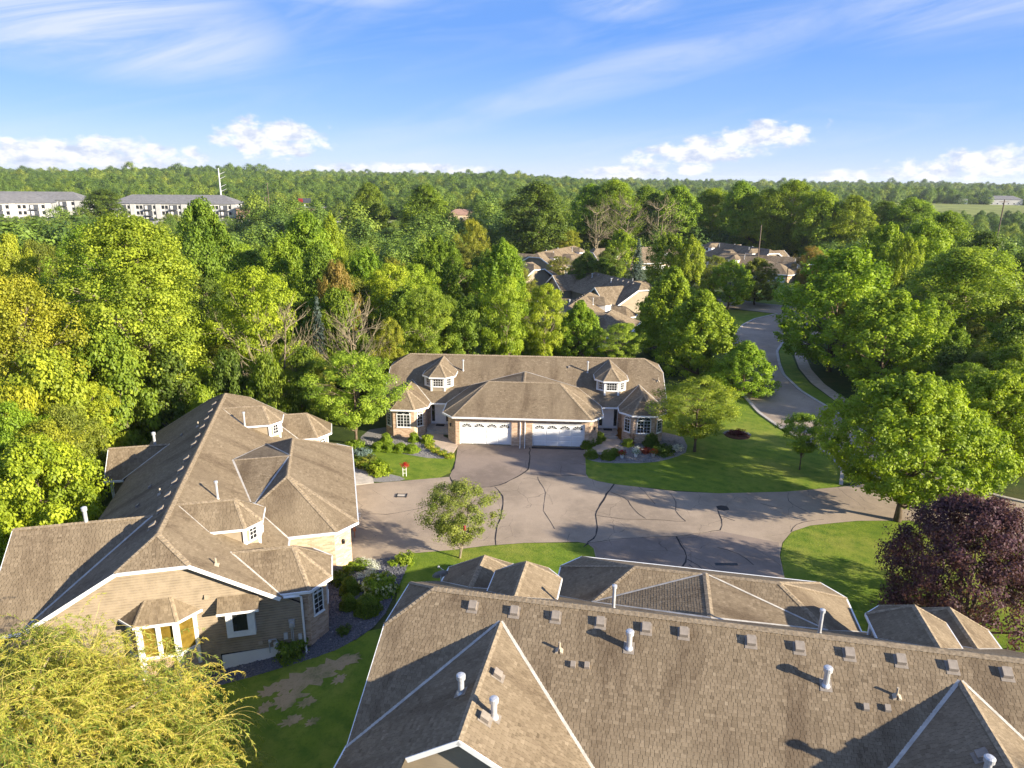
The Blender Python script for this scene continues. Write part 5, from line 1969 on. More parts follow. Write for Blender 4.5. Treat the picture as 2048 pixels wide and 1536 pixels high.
# ------------------------------------------------------------------ trees: kind, x, y, top height, crown radius, colour, label
TREES = [
    ('round_a', -30.8, 42.0, 8.3, 3.6, 'lime', 'bright green round tree left of the near house gable, at the left edge', 'round_tree', None),
    ('cotton_a', -35.3, 66.0, 20.8, 7.3, 'yolive', 'biggest tree, tall yellow-green cottonwood over the left house', 'cottonwood_tree', None),
    ('cotton_b', -41.4, 58.0, 16.4, 4.5, 'gold', 'yellow cottonwood at the left edge beside the biggest cottonwood', 'cottonwood_tree', None),
    ('wild_b', -36.8, 54.0, 11.2, 3.7, 'gold', 'golden shrubby tree with pale leaning stems at the left edge', 'shrub_tree', None),
    ('wild_a', -37.2, 50.0, 9.5, 3.0, 'yellow', 'yellow thicket tree above the bright round tree at the left edge', 'shrub_tree', None),
    ('wild_b', -35.1, 60.0, 12.1, 3.7, 'yolive', 'low yellowish tree under the biggest cottonwood', 'shrub_tree', None),
    ('locust_b', -26.7, 72.0, 15.8, 5.0, 'lime', 'lime umbrella-shaped tree with dead lower branches behind the left house', 'locust_tree', None),
    ('oval_b', -42.3, 98.0, 21.6, 4.8, 'mid', 'tall dark green tree standing in front of the long apartment block', 'tall_tree', None),
    ('cotton_b', -47.6, 80.0, 19.0, 4.4, 'fresh', 'green crown rising left behind the biggest cottonwood', 'cottonwood_tree', None),
    ('oval_a', -40.8, 84.0, 15.6, 3.5, 'fresh', 'green crown close behind the right shoulder of the biggest cottonwood', 'tree', None),
    ('oval_b', -30.6, 105.0, 19.5, 5.2, 'green', 'tall green tree left of the lime poplar behind the left wood', 'tree', None),
    ('oval_a', -27.9, 110.0, 18.6, 2.6, 'lime', 'narrow lime-yellow tree above the orange tree', 'poplar_tree', None),
    ('maple_a', -31.3, 96.0, 15.9, 3.9, 'green', 'green maple between the umbrella tree and the tall green tree', 'maple_tree', None),
    ('oval_a', -24.4, 90.0, 15.8, 3.5, 'mid', 'darker round crown just above the orange tree', 'tree', None),
    ('round_a', -20.5, 82.0, 15.2, 2.4, 'orange', 'orange-leaved tree in the left wood', 'orange_tree', None),
    ('spruce', -21.1, 75.0, 12.1, 1.6, 'blue', 'blue spruce tip below the orange tree in the left wood', 'spruce_tree', None),
    ('bare_a', -16.7, 73.0, 10.6, 4.1, None, 'bare dead tree left of the middle house', 'dead_tree', None),
    ('bare_b', -23.8, 69.0, 11.6, 4.7, None, 'leafless grey tree below the umbrella tree behind the left house', 'dead_tree', None),
    ('wild_a', -27.7, 60.0, 6.5, 2.1, 'fresh', 'fresh green shrub just beyond the far end of the left house', 'shrub_tree', None),
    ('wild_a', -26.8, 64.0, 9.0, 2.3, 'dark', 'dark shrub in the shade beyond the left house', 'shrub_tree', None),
    ('wild_a', -22.8, 63.0, 8.8, 2.3, 'green', 'green thicket bush beyond the far end of the left house roof', 'shrub_tree', None),
    ('wild_b', -20.4, 66.0, 8.6, 2.5, 'mid', 'green thicket tree left of the honey locust beside the middle house', 'shrub_tree', None),
    ('locust_b', -60.5, 85.0, 18.0, 3.6, 'gold', 'golden crown at the left edge below the white apartment block', 'tree', None),
    ('locust_b', -61.8, 92.0, 16.6, 3.9, 'olive', 'olive crown at the left edge right of the golden one', 'tree', None),
    ('locust_a', -14.6, 62.0, 9.0, 4.2, 'yolive', 'yellow-green honey locust on the lawn between left and middle house', 'locust_tree', None),
    ('locust_b', -16.0, 92.0, 13.9, 3.9, 'lime', 'lime crown above the middle house left corner, in the wood', 'tree', None),
    ('locust_b', -10.0, 80.0, 12.7, 3.5, 'yolive', 'dull yellow locust behind the left half of the middle house', 'locust_tree', None),
    ('locust_a', -13.3, 74.0, 9.9, 1.8, 'gold', 'small yellow tree beside the dead tree behind the middle house', 'tree', None),
    ('maple_a', -21.7, 106.0, 13.3, 4.3, 'green', 'green maple in the wood above the orange tree', 'maple_tree', None),
    ('maple_b', -12.3, 112.0, 14.7, 4.3, 'green', 'green maple in the centre of the wood left of the townhouse cluster', 'maple_tree', None),
    ('oval_a', -5.4, 84.0, 10.6, 2.7, 'mid', 'shaded green tree between the dull yellow locust and the lime locust', 'tree', None),
    ('locust_b', -0.7, 84.0, 13.4, 3.4, 'lime', 'lime locust behind the middle of the middle house', 'locust_tree', None),
    ('maple_a', -1.6, 106.0, 14.6, 4.3, 'fresh', 'green maple left of the dark roofed townhouse', 'maple_tree', None),
    ('locust_b', 4.0, 86.0, 12.2, 3.1, 'lime', 'loose lime locust right of the lime one behind the middle house', 'locust_tree', None),
    ('locust_a', -8.0, 140.0, 16.7, 3.5, 'gold', 'loose golden tree standing above the wood in the centre', 'locust_tree', None),
    ('dense_maple', 8.9, 92.0, 8.5, 3.8, 'fresh', 'dense green maple just behind the right half of the middle house', 'maple_tree', None),
    ('locust_a', 14.0, 88.0, 6.7, 3.0, 'yolive', 'olive locust right of the dense maple behind the middle house', 'locust_tree', None),
    ('locust_a', -13.8, 80.0, 3.5, 1.3, 'olive', 'small olive tree peeping over the middle house left dormer', 'tree', None),
    ('dense_maple', 24.0, 88.0, 10.6, 5.4, 'fresh', 'tall green street maple beside the bend of the street', 'maple_tree', None),
    ('dense_maple', 22.6, 99.0, 12.1, 5.5, 'fresh', 'street maple behind the tall one, left of the street', 'maple_tree', None),
    ('dense_maple', 27.4, 80.0, 6.0, 3.7, 'fresh', 'low round maple leaning over the street edge behind the yellow honey locust', 'maple_tree', None),
    ('maple_a', 31.0, 142.0, 13.3, 4.9, 'fresh', 'green maple right of the blue spruce among the far townhouses', 'maple_tree', None),
    ('maple_a', 34.2, 137.0, 13.2, 3.6, 'lime', 'lime maple beside the green one among the far townhouses', 'maple_tree', None),
    ('maple_a', 42.0, 136.0, 8.9, 4.6, 'fresh', 'round-headed maple on the far corner lawn', 'maple_tree', None),
    ('maple_b', 48.7, 141.0, 8.9, 4.4, 'olive', 'olive maple right of the round-headed one on the corner lawn', 'maple_tree', None),
    ('locust_a', 42.7, 150.0, 8.9, 4.2, 'olive', 'olive locust in front of the far right townhouse', 'locust_tree', None),
    ('maple_a', 25.2, 166.0, 12.1, 4.4, 'fresh', 'green maple in front of the farthest townhouses, left of the blue spruce', 'maple_tree', None),
    ('spruce', 28.6, 163.0, 11.4, 2.5, 'blue', 'blue-grey spruce among the far townhouses', 'spruce_tree', None),
    ('locust_a', 16.2, 216.0, 9.9, 3.9, 'gold', 'golden tree at the foot of the dark tall tree', 'tree', None),
    ('locust_a', 10.7, 166.0, 6.7, 3.0, 'olive', 'olive locust behind the dark roofed townhouse', 'locust_tree', None),
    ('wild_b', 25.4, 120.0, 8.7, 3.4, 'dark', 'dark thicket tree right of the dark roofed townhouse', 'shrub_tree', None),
    ('locust_a', 17.9, 165.0, 5.7, 3.3, 'yolive', 'yellowish locust between the dark-shaded roof and the tan roofs behind it', 'locust_tree', None),
    ('oval_b', 7.5, 218.0, 23.5, 11.3, 'dark', 'big dark tree in the centre distance above the townhouse cluster', 'tall_tree', None),
    ('locust_a', 17.0, 61.0, 7.1, 4.0, 'yolive', 'yellow honey locust on the lawn right of the middle house', 'locust_tree', None),
    ('small_a', 25.2, 57.0, 5.2, 2.1, 'yolive', 'young yellow-green tree on the lawn beside the street', 'young_tree', None),
    ('maple_big', 28.8, 47.5, 11.3, 6.1, (0.27, 0.365, 0.024), 'large bright maple at the street, right of the shared driveway', 'maple_tree', None),
    ('maple_big', 39.2, 53.0, 10.0, 5.1, 'lime', 'second bright maple cut by the right edge', 'maple_tree', None),
    ('plum', 25.5, 34.2, 8.3, 4.7, 'purple', 'dark purple-leaved tree at the right edge beside the near roof', 'plum_tree', None),
    ('maple_b', 41.9, 90.0, 15.3, 7.1, 'fresh', 'broad green maple on the right side of the street bend', 'maple_tree', None),
    ('maple_b', 43.3, 80.0, 11.6, 6.0, 'fresh', 'green maple in front of the broad one, above the bright maple', 'maple_tree', None),
    ('cotton_b', 59.3, 92.0, 16.4, 7.6, 'yolive', 'yellowing cottonwood at the right edge above the bright maples', 'cottonwood_tree', None),
    ('oval_a', 49.7, 68.0, 8.8, 3.0, 'fresh', 'fresh green crown at the right edge above the second bright maple', 'tree', None),
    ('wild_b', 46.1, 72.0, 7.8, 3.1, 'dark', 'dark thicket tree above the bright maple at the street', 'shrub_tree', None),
    ('wild_b', 47.7, 70.0, 7.8, 2.6, 'olive', 'olive thicket tree near the right edge below the yellowing cottonwood', 'shrub_tree', None),
    ('maple_b', 63.0, 122.0, 16.4, 5.3, 'fresh', 'green maple behind the broad maple, right of the street', 'maple_tree', None),
    ('maple_a', 63.8, 116.0, 15.1, 3.1, 'lime', 'slim maple right behind the broad maple', 'maple_tree', None),
    ('oval_b', 25.1, 238.0, 22.8, 8.1, 'fresh', 'tall tree, leftmost in the high row beyond the far townhouses', 'tall_tree', 'tall trees in the row beyond the far townhouses'),
    ('cotton_b', 32.6, 234.0, 24.2, 8.8, 'fresh', 'tall tree, second from left in the high row beyond the far townhouses', 'tall_tree', 'tall trees in the row beyond the far townhouses'),
    ('oval_a', 45.0, 242.0, 21.8, 8.3, 'green', 'tall tree, third from left in the high row beyond the far townhouses', 'tall_tree', 'tall trees in the row beyond the far townhouses'),
    ('oval_b', 53.1, 234.0, 22.6, 8.8, 'fresh', 'tall tree, fourth from left in the high row beyond the far townhouses', 'tall_tree', 'tall trees in the row beyond the far townhouses'),
    ('cotton_b', 66.6, 242.0, 21.7, 8.6, 'lime', 'tall tree, fifth from left in the high row beyond the far townhouses', 'tall_tree', 'tall trees in the row beyond the far townhouses'),
    ('oval_a', 73.1, 232.0, 23.7, 7.3, 'fresh', 'tall tree, sixth from left in the high row beyond the far townhouses', 'tall_tree', 'tall trees in the row beyond the far townhouses'),
    ('oval_b', 79.1, 226.0, 22.0, 7.7, 'lime', 'tall tree, sixth from right in the high row beyond the far townhouses', 'tall_tree', 'tall trees in the row beyond the far townhouses'),
    ('cotton_b', 86.1, 224.0, 24.6, 8.4, 'fresh', 'tall tree, fifth from right in the high row beyond the far townhouses', 'tall_tree', 'tall trees in the row beyond the far townhouses'),
    ('oval_a', 91.4, 214.0, 21.4, 7.6, 'lime', 'tall tree, fourth from right in the high row beyond the far townhouses', 'tall_tree', 'tall trees in the row beyond the far townhouses'),
    ('oval_b', 98.5, 210.0, 20.5, 7.2, 'lime', 'tall tree, third from right in the high row beyond the far townhouses', 'tall_tree', 'tall trees in the row beyond the far townhouses'),
    ('cotton_b', 122.2, 238.0, 18.1, 7.8, 'green', 'tall tree, second from right in the high row beyond the far townhouses', 'tall_tree', 'tall trees in the row beyond the far townhouses'),
    ('oval_a', 126.3, 228.0, 19.1, 8.6, 'fresh', 'tall tree, rightmost in the high row beyond the far townhouses', 'tall_tree', 'tall trees in the row beyond the far townhouses'),
    ('oval_b', 90.2, 150.0, 18.7, 6.4, 'green', 'green tree left of the pasture at the right', 'tall_tree', None),
    ('oval_a', 72.9, 128.0, 17.6, 5.7, 'fresh', 'green tree in front of the pasture, right of the slim maple', 'tall_tree', None),
    ('wild_b', 84.7, 128.0, 16.0, 5.3, 'dark', 'dark tree below the pasture at the right edge', 'shrub_tree', None),
    ('bare_a', 34.3, 224.0, 17.5, 8.0, None, 'leafless tan tree left in the bare group before the tall row', 'dead_tree', None),
    ('bare_b', 45.5, 226.0, 17.5, 7.8, None, 'leafless tan tree right in the bare group before the tall row', 'dead_tree', None),
    ('bare_b', 25.6, 222.0, 16.0, 6.1, None, 'leafless tan tree beside the big dark tree in the distance', 'dead_tree', None),
    ('oval_b', -50.0, 250.0, 22.5, 7.2, 'mid', 'tree rising above the far road left of the centre', 'tree', None),
    ('oval_b', -28.5, 235.0, 22.1, 8.4, 'green', 'round tree rising beyond the far road in the centre', 'tree', None),
    ('oval_a', -187.3, 330.0, 17.3, 9.5, 'dark', 'dark tree between the two apartment blocks', 'tall_tree', None),
    ('locust_a', 58.6, 140.0, 12.0, 2.9, 'orange', 'orange-yellow tree right of the far right townhouse', 'tree', None),
    ('wild_b', -19.4, 77.0, 12.6, 3.4, 'green', 'green thicket tree just below the orange tree', 'shrub_tree', None),
]
# woods: place, group, then kind x y height radius colour of each tree
WOODS = [
    ('of the wood behind the left house', 'trees of the wood behind the left house', """wild_a -43.0 73.2 6.2 2.4 dark
locust_b -53.1 78.5 9.1 3.2 mid
maple_a -42.5 62.0 5.4 2.1 olive
maple_a -46.0 70.1 6.6 2.1 olive
wild_a -39.3 65.5 5.7 2.2 green
wild_b -31.5 62.6 9.1 3.3 dark
locust_b -49.5 64.1 7.4 2.5 lime
locust_b -27.7 76.8 6.2 2.3 green
wild_b -37.6 62.0 7.7 2.5 green
wild_a -48.9 66.1 5.1 1.6 yolive
wild_b -36.1 75.9 8.4 3.2 green
locust_b -43.0 78.3 7.3 2.5 mid
wild_a -29.8 75.8 9.2 3.0 fresh
oval_a -41.1 63.8 6.0 2.0 fresh
oval_a -49.1 69.5 9.0 3.3 green
wild_a -45.6 75.9 6.8 2.5 green
locust_b -27.1 80.0 7.6 2.3 mid
wild_b -31.4 68.4 6.0 2.2 fresh
wild_b -47.6 72.7 6.8 2.2 dark
oval_a -20.7 68.8 7.6 2.6 olive
locust_b -39.8 55.5 5.0 1.7 olive
maple_a -39.6 75.5 8.8 2.6 dark
wild_a -40.4 78.2 9.4 3.4 lime
maple_a -25.6 65.9 5.2 1.9 yolive
locust_b -55.6 78.1 7.4 2.8 lime
maple_a -55.2 73.2 9.8 3.5 fresh
locust_b -33.8 50.0 8.0 2.8 olive
wild_b -38.0 57.6 8.2 2.8 lime
oval_a -47.5 61.5 9.3 3.2 dark
oval_a -40.9 53.9 8.1 2.5 fresh
oval_a -42.0 69.0 6.5 2.4 green
maple_a -40.2 71.9 6.6 2.4 yolive
wild_b -40.8 67.2 5.2 1.6 olive
maple_a -33.2 72.9 9.1 3.5 lime
wild_b -45.9 65.0 9.7 3.3 lime
locust_b -35.8 46.7 9.2 3.3 fresh
oval_a -43.9 63.9 5.4 1.7 mid
wild_a -58.3 79.3 6.6 2.4 lime
maple_a -21.7 78.7 9.7 3.3 mid
locust_b -35.2 51.7 6.3 2.1 lime
oval_a -30.4 78.2 5.9 2.1 dark
locust_b -29.5 65.6 5.0 2.0 green
locust_b -24.3 76.5 7.1 2.3 lime
wild_b -44.8 58.2 9.8 3.3 olive
locust_b -30.3 71.3 7.6 2.9 olive
wild_b -17.3 78.5 7.4 2.2 mid"""),
    ('at the left edge of the wood', 'yellowing trees at the left edge', """locust_b -38.0 60.0 6.3 1.9 yellow
locust_b -32.8 46.0 8.1 3.1 gold
cotton_b -40.4 61.8 7.9 2.4 olive
locust_b -35.5 56.6 7.7 2.4 yellow
wild_b -44.1 61.5 6.0 1.9 olive"""),
    ('in the middle of the left wood', 'trees in the middle of the left wood', """maple_b -43.5 123.0 11.8 3.7 dark
wild_b -60.7 113.4 10.5 3.4 green
oval_a -51.1 126.2 12.2 3.8 lime
maple_b -3.9 125.5 11.3 4.5 mid
oval_a -36.9 108.1 10.1 3.6 fresh
wild_b -11.6 93.9 10.3 3.8 green
wild_b -60.1 122.4 12.7 4.5 lime
wild_b -29.0 84.9 13.2 4.2 mid
wild_b -18.4 110.6 10.5 3.4 lime
maple_b -52.4 89.8 13.5 5.3 lime
oval_b -8.7 91.1 9.6 2.9 mid
oval_b -68.1 100.9 12.3 3.7 lime
wild_b -41.4 112.2 13.1 4.9 green
oval_b -72.7 124.0 10.8 3.5 green
locust_b -44.1 89.6 12.6 4.3 olive
oval_a -55.4 128.0 10.9 4.3 lime
oval_a -22.9 101.2 10.4 3.8 olive
oval_b -26.7 99.4 11.9 4.1 green
oval_b -36.1 111.7 10.5 3.3 fresh
maple_b -90.8 124.8 10.3 3.6 green
locust_b -81.3 122.0 12.6 3.8 dark
oval_b -51.8 85.4 9.5 3.6 mid
oval_a -79.7 111.7 10.1 3.7 dark
locust_b -43.5 126.7 11.4 3.6 mid
maple_a -85.3 133.7 10.4 3.7 dark
locust_b -36.1 82.4 13.1 4.4 dark
locust_b -8.5 134.7 12.4 4.3 olive
locust_b -50.7 132.6 12.4 4.3 fresh
oval_a -56.8 93.1 13.4 4.5 fresh
oval_a -25.4 94.9 9.4 3.4 lime
oval_b -86.0 112.9 10.1 3.4 mid
oval_a -1.3 131.6 12.8 3.9 lime
maple_b -71.3 104.4 10.0 4.0 olive
wild_b -63.7 103.2 11.1 3.5 fresh
wild_b -56.9 105.5 10.9 4.2 green
maple_b -64.8 83.1 10.6 3.7 mid
oval_b -47.0 99.4 9.7 3.7 green
maple_a -50.0 119.8 10.9 3.5 fresh
oval_a -48.0 108.0 13.0 4.0 green
maple_b -54.0 111.4 12.5 4.7 olive
maple_a -34.0 119.6 9.7 3.1 dark
oval_a -91.3 117.3 10.0 3.1 fresh
oval_b -66.8 121.6 9.9 3.5 mid
oval_a -42.7 117.5 11.0 3.9 lime
oval_b -87.8 129.7 12.0 3.9 lime
maple_b -38.9 125.8 11.2 4.4 olive
maple_b -76.0 114.5 12.4 4.9 olive
maple_a -79.1 129.3 10.6 3.2 olive
locust_b -24.8 116.0 12.9 4.9 green
maple_a -53.3 103.0 10.2 4.0 dark
locust_b -74.7 100.9 9.1 2.9 fresh
maple_b -13.3 87.2 10.5 4.1 mid
maple_a -60.3 103.3 9.9 3.3 lime
maple_a -22.3 130.8 9.4 3.5 olive
locust_b -65.0 129.0 11.1 3.9 fresh
locust_b -14.0 98.7 13.0 4.5 fresh
oval_b -90.6 132.8 11.7 3.7 lime
locust_b -66.8 109.1 9.8 3.1 mid
oval_a -41.0 107.2 11.1 4.2 mid
oval_a -71.6 119.7 13.4 5.1 mid
wild_b -65.1 113.3 12.1 3.7 olive
wild_b -44.3 102.7 9.9 3.4 green
locust_b -11.5 122.7 13.3 4.4 green
wild_b -38.2 92.7 12.2 4.0 lime
locust_b -28.1 122.3 9.1 3.6 green
wild_b -35.1 99.5 9.0 3.0 olive
oval_a -60.8 109.2 11.9 3.7 lime
maple_a -18.0 132.7 9.2 2.8 lime
oval_a -23.2 84.8 10.5 3.6 green
maple_a -76.6 104.2 9.5 3.8 fresh
locust_b -68.6 133.0 10.0 3.5 dark
oval_a -46.4 85.1 12.9 4.0 fresh
maple_a -46.6 117.7 9.0 2.8 lime
locust_b -34.8 90.1 10.4 3.8 green
maple_a -66.4 88.1 11.8 4.0 mid
oval_b -75.8 131.5 10.7 3.9 dark
locust_b -55.0 121.4 10.2 3.2 dark
locust_b -31.2 113.4 10.3 3.2 lime
oval_a -58.3 97.7 10.9 4.2 lime
oval_b -56.5 117.2 9.8 3.0 olive
locust_b -94.8 126.1 10.0 3.8 fresh
wild_b -55.8 85.9 12.0 4.3 mid
locust_b 0.3 115.4 10.6 4.0 olive
maple_a -15.8 116.8 10.0 3.8 lime
wild_b -39.6 88.6 12.2 4.3 olive
maple_a -95.9 134.7 11.0 3.8 dark
maple_b -87.1 122.0 11.4 3.8 fresh
wild_b -20.2 118.1 10.2 4.0 lime
oval_a -32.3 134.5 13.3 5.2 dark
oval_b -63.0 116.6 13.1 4.0 mid"""),
    ('behind the middle house', 'low trees behind the middle house', """wild_a 7.8 98.0 5.9 1.8 mid
wild_b 3.0 89.0 6.1 2.1 green
locust_a 1.6 97.6 4.9 1.7 mid
wild_b -0.5 92.0 6.5 2.1 mid
wild_a 5.6 93.9 5.2 2.0 green
wild_b -0.3 97.2 5.0 1.8 olive
wild_a 1.6 87.1 4.5 1.5 green
wild_a 6.5 95.3 5.4 1.9 olive
wild_b -2.1 89.0 5.8 1.8 mid
wild_b 5.1 96.1 4.4 1.6 olive
wild_a 0.7 95.4 4.7 1.6 green
wild_b -0.7 94.4 6.1 2.0 mid
wild_b 2.3 91.2 6.1 2.4 green
wild_a 7.2 96.8 4.1 1.3 olive"""),
    ('of the wood right of the street', 'trees of the wood right of the street', """locust_b 53.8 88.6 8.0 2.9 mid
oval_a 57.1 97.8 10.0 3.5 fresh
oval_b 85.3 119.7 8.1 2.5 mid
oval_b 98.2 133.8 7.1 2.5 mid
wild_b 80.7 105.7 10.5 4.1 green
locust_b 48.2 62.9 8.1 3.1 fresh
oval_b 51.6 71.2 11.3 3.5 mid
locust_b 45.1 66.8 7.5 2.6 mid
wild_b 77.4 147.8 7.2 2.6 dark
oval_a 55.4 106.8 7.8 2.5 green
maple_b 59.1 105.2 9.6 3.6 dark
maple_b 51.0 84.0 10.2 3.2 fresh
oval_b 73.1 98.0 11.9 3.9 green
oval_b 95.4 148.2 7.9 2.6 green
maple_b 89.8 131.5 11.7 3.7 fresh
wild_b 73.2 114.0 7.1 2.6 olive
maple_b 56.3 75.3 7.7 2.5 dark
oval_b 92.1 138.7 9.4 3.1 olive
maple_b 86.0 133.1 8.1 3.2 fresh
oval_a 82.5 123.3 8.7 3.2 mid
maple_b 71.0 111.8 11.0 3.7 dark
locust_b 94.9 125.3 11.8 4.3 olive
oval_b 106.3 148.4 7.6 3.0 mid
locust_b 62.0 80.7 10.6 4.1 green
locust_b 54.4 113.6 8.1 3.0 mid
locust_b 51.8 109.8 7.9 2.8 fresh
oval_b 54.4 78.8 7.8 2.5 olive
maple_b 59.5 77.7 7.4 2.7 mid
maple_b 67.1 140.6 7.0 2.5 fresh
wild_b 58.1 72.6 7.5 2.7 mid
oval_b 63.9 146.9 8.3 3.3 green
maple_b 55.1 119.2 9.4 3.0 dark
oval_b 55.5 124.9 7.3 2.3 olive
oval_a 62.8 109.3 8.7 3.4 olive
maple_b 68.4 103.0 7.2 2.6 olive
locust_b 80.2 140.1 8.8 2.7 fresh
oval_b 64.7 84.5 11.5 3.9 olive
maple_b 51.2 79.2 7.5 2.8 green
maple_b 64.4 88.5 9.8 3.2 olive
oval_a 64.3 137.3 8.5 3.2 olive
locust_b 90.8 124.8 7.7 2.7 mid
maple_b 57.8 117.4 7.2 2.6 green
oval_a 62.6 126.0 7.7 2.8 green
wild_b 63.4 130.2 8.0 2.9 fresh
maple_b 81.2 132.1 10.0 3.8 green
locust_b 62.9 105.0 7.7 3.0 dark
oval_b 72.1 147.0 7.6 2.7 olive
oval_b 61.5 101.0 8.9 3.4 fresh
locust_b 66.5 91.0 10.7 3.4 fresh
maple_b 86.0 112.6 9.5 3.2 mid
locust_b 85.4 145.1 8.1 3.2 dark
oval_b 70.6 118.1 9.3 3.2 fresh
locust_b 70.9 94.5 10.0 3.9 olive
oval_a 61.8 143.8 11.2 3.6 fresh
locust_b 67.8 85.5 8.8 2.7 olive
oval_a 96.4 144.5 11.9 4.7 dark
oval_b 59.3 86.3 7.7 2.7 fresh
maple_b 56.5 84.8 7.4 2.8 olive
oval_b 50.7 106.0 8.2 2.5 olive
oval_a 101.5 141.3 10.8 4.0 dark"""),
    ('right of the street', 'thicket trees right of the street', """wild_a 52.8 66.7 5.1 2.0 dark
wild_b 45.6 57.3 5.4 1.7 green
wild_a 45.0 64.3 5.8 1.9 green
wild_b 43.1 57.6 5.7 2.0 green
wild_b 43.6 65.4 5.8 2.2 mid
wild_a 43.5 60.1 6.1 2.3 green
wild_a 51.3 64.6 4.7 1.7 dark
wild_a 44.8 69.4 5.4 1.7 green
wild_b 50.7 66.1 3.9 1.2 mid
wild_a 54.0 71.9 5.9 2.0 green
wild_a 54.2 69.2 3.8 1.4 mid
wild_b 53.9 73.6 4.7 1.5 dark
wild_a 44.5 56.6 4.6 1.4 green
wild_a 47.4 65.6 5.9 2.1 mid
wild_b 46.5 62.1 3.6 1.3 green
wild_a 45.1 61.6 3.9 1.5 dark"""),
    ('around the far townhouses', 'low trees around the far townhouses', """locust_b 21.2 155.0 10.0 3.3 dark
wild_b 18.8 151.5 8.1 2.8 mid
oval_a 15.9 151.1 9.3 2.9 mid
locust_b 17.0 154.7 6.7 2.7 dark
oval_a 14.5 153.6 7.8 2.7 green
wild_b 21.2 150.9 6.4 2.0 mid"""),
]
_rt = random.Random(5)
for lib, x, y, top, R, col, label, name, group in TREES:
    plant_tree(lib, x, y, top - tz(x, y), R, col or 'tan', label, name, group, rnd=_rt)
_KIND = {'wild_a': 'thicket tree', 'wild_b': 'thicket tree', 'oval_a': 'tree', 'oval_b': 'tall tree', 'locust_a': 'locust', 'locust_b': 'locust', 'maple_a': 'maple', 'maple_b': 'maple', 'cotton_b': 'cottonwood', 'cotton_a': 'cottonwood'}
_WORD = {'green': 'green', 'mid': 'mid-green', 'dark': 'dark green', 'olive': 'olive', 'lime': 'lime', 'yolive': 'yellow-green', 'fresh': 'fresh green', 'gold': 'golden', 'yellow': 'yellow'}
for place, group, rows in WOODS:
    for row in rows.split('\n'):
        lib, x, y, top, R, col = row.split()
        x, y, top, R = float(x), float(y), float(top), float(R)
        plant_tree(lib, x, y, top - tz(x, y), R, col, _WORD[col] + ' ' + _KIND[lib] + ' ' + place, 'woodland_tree', group, rnd=_rt)

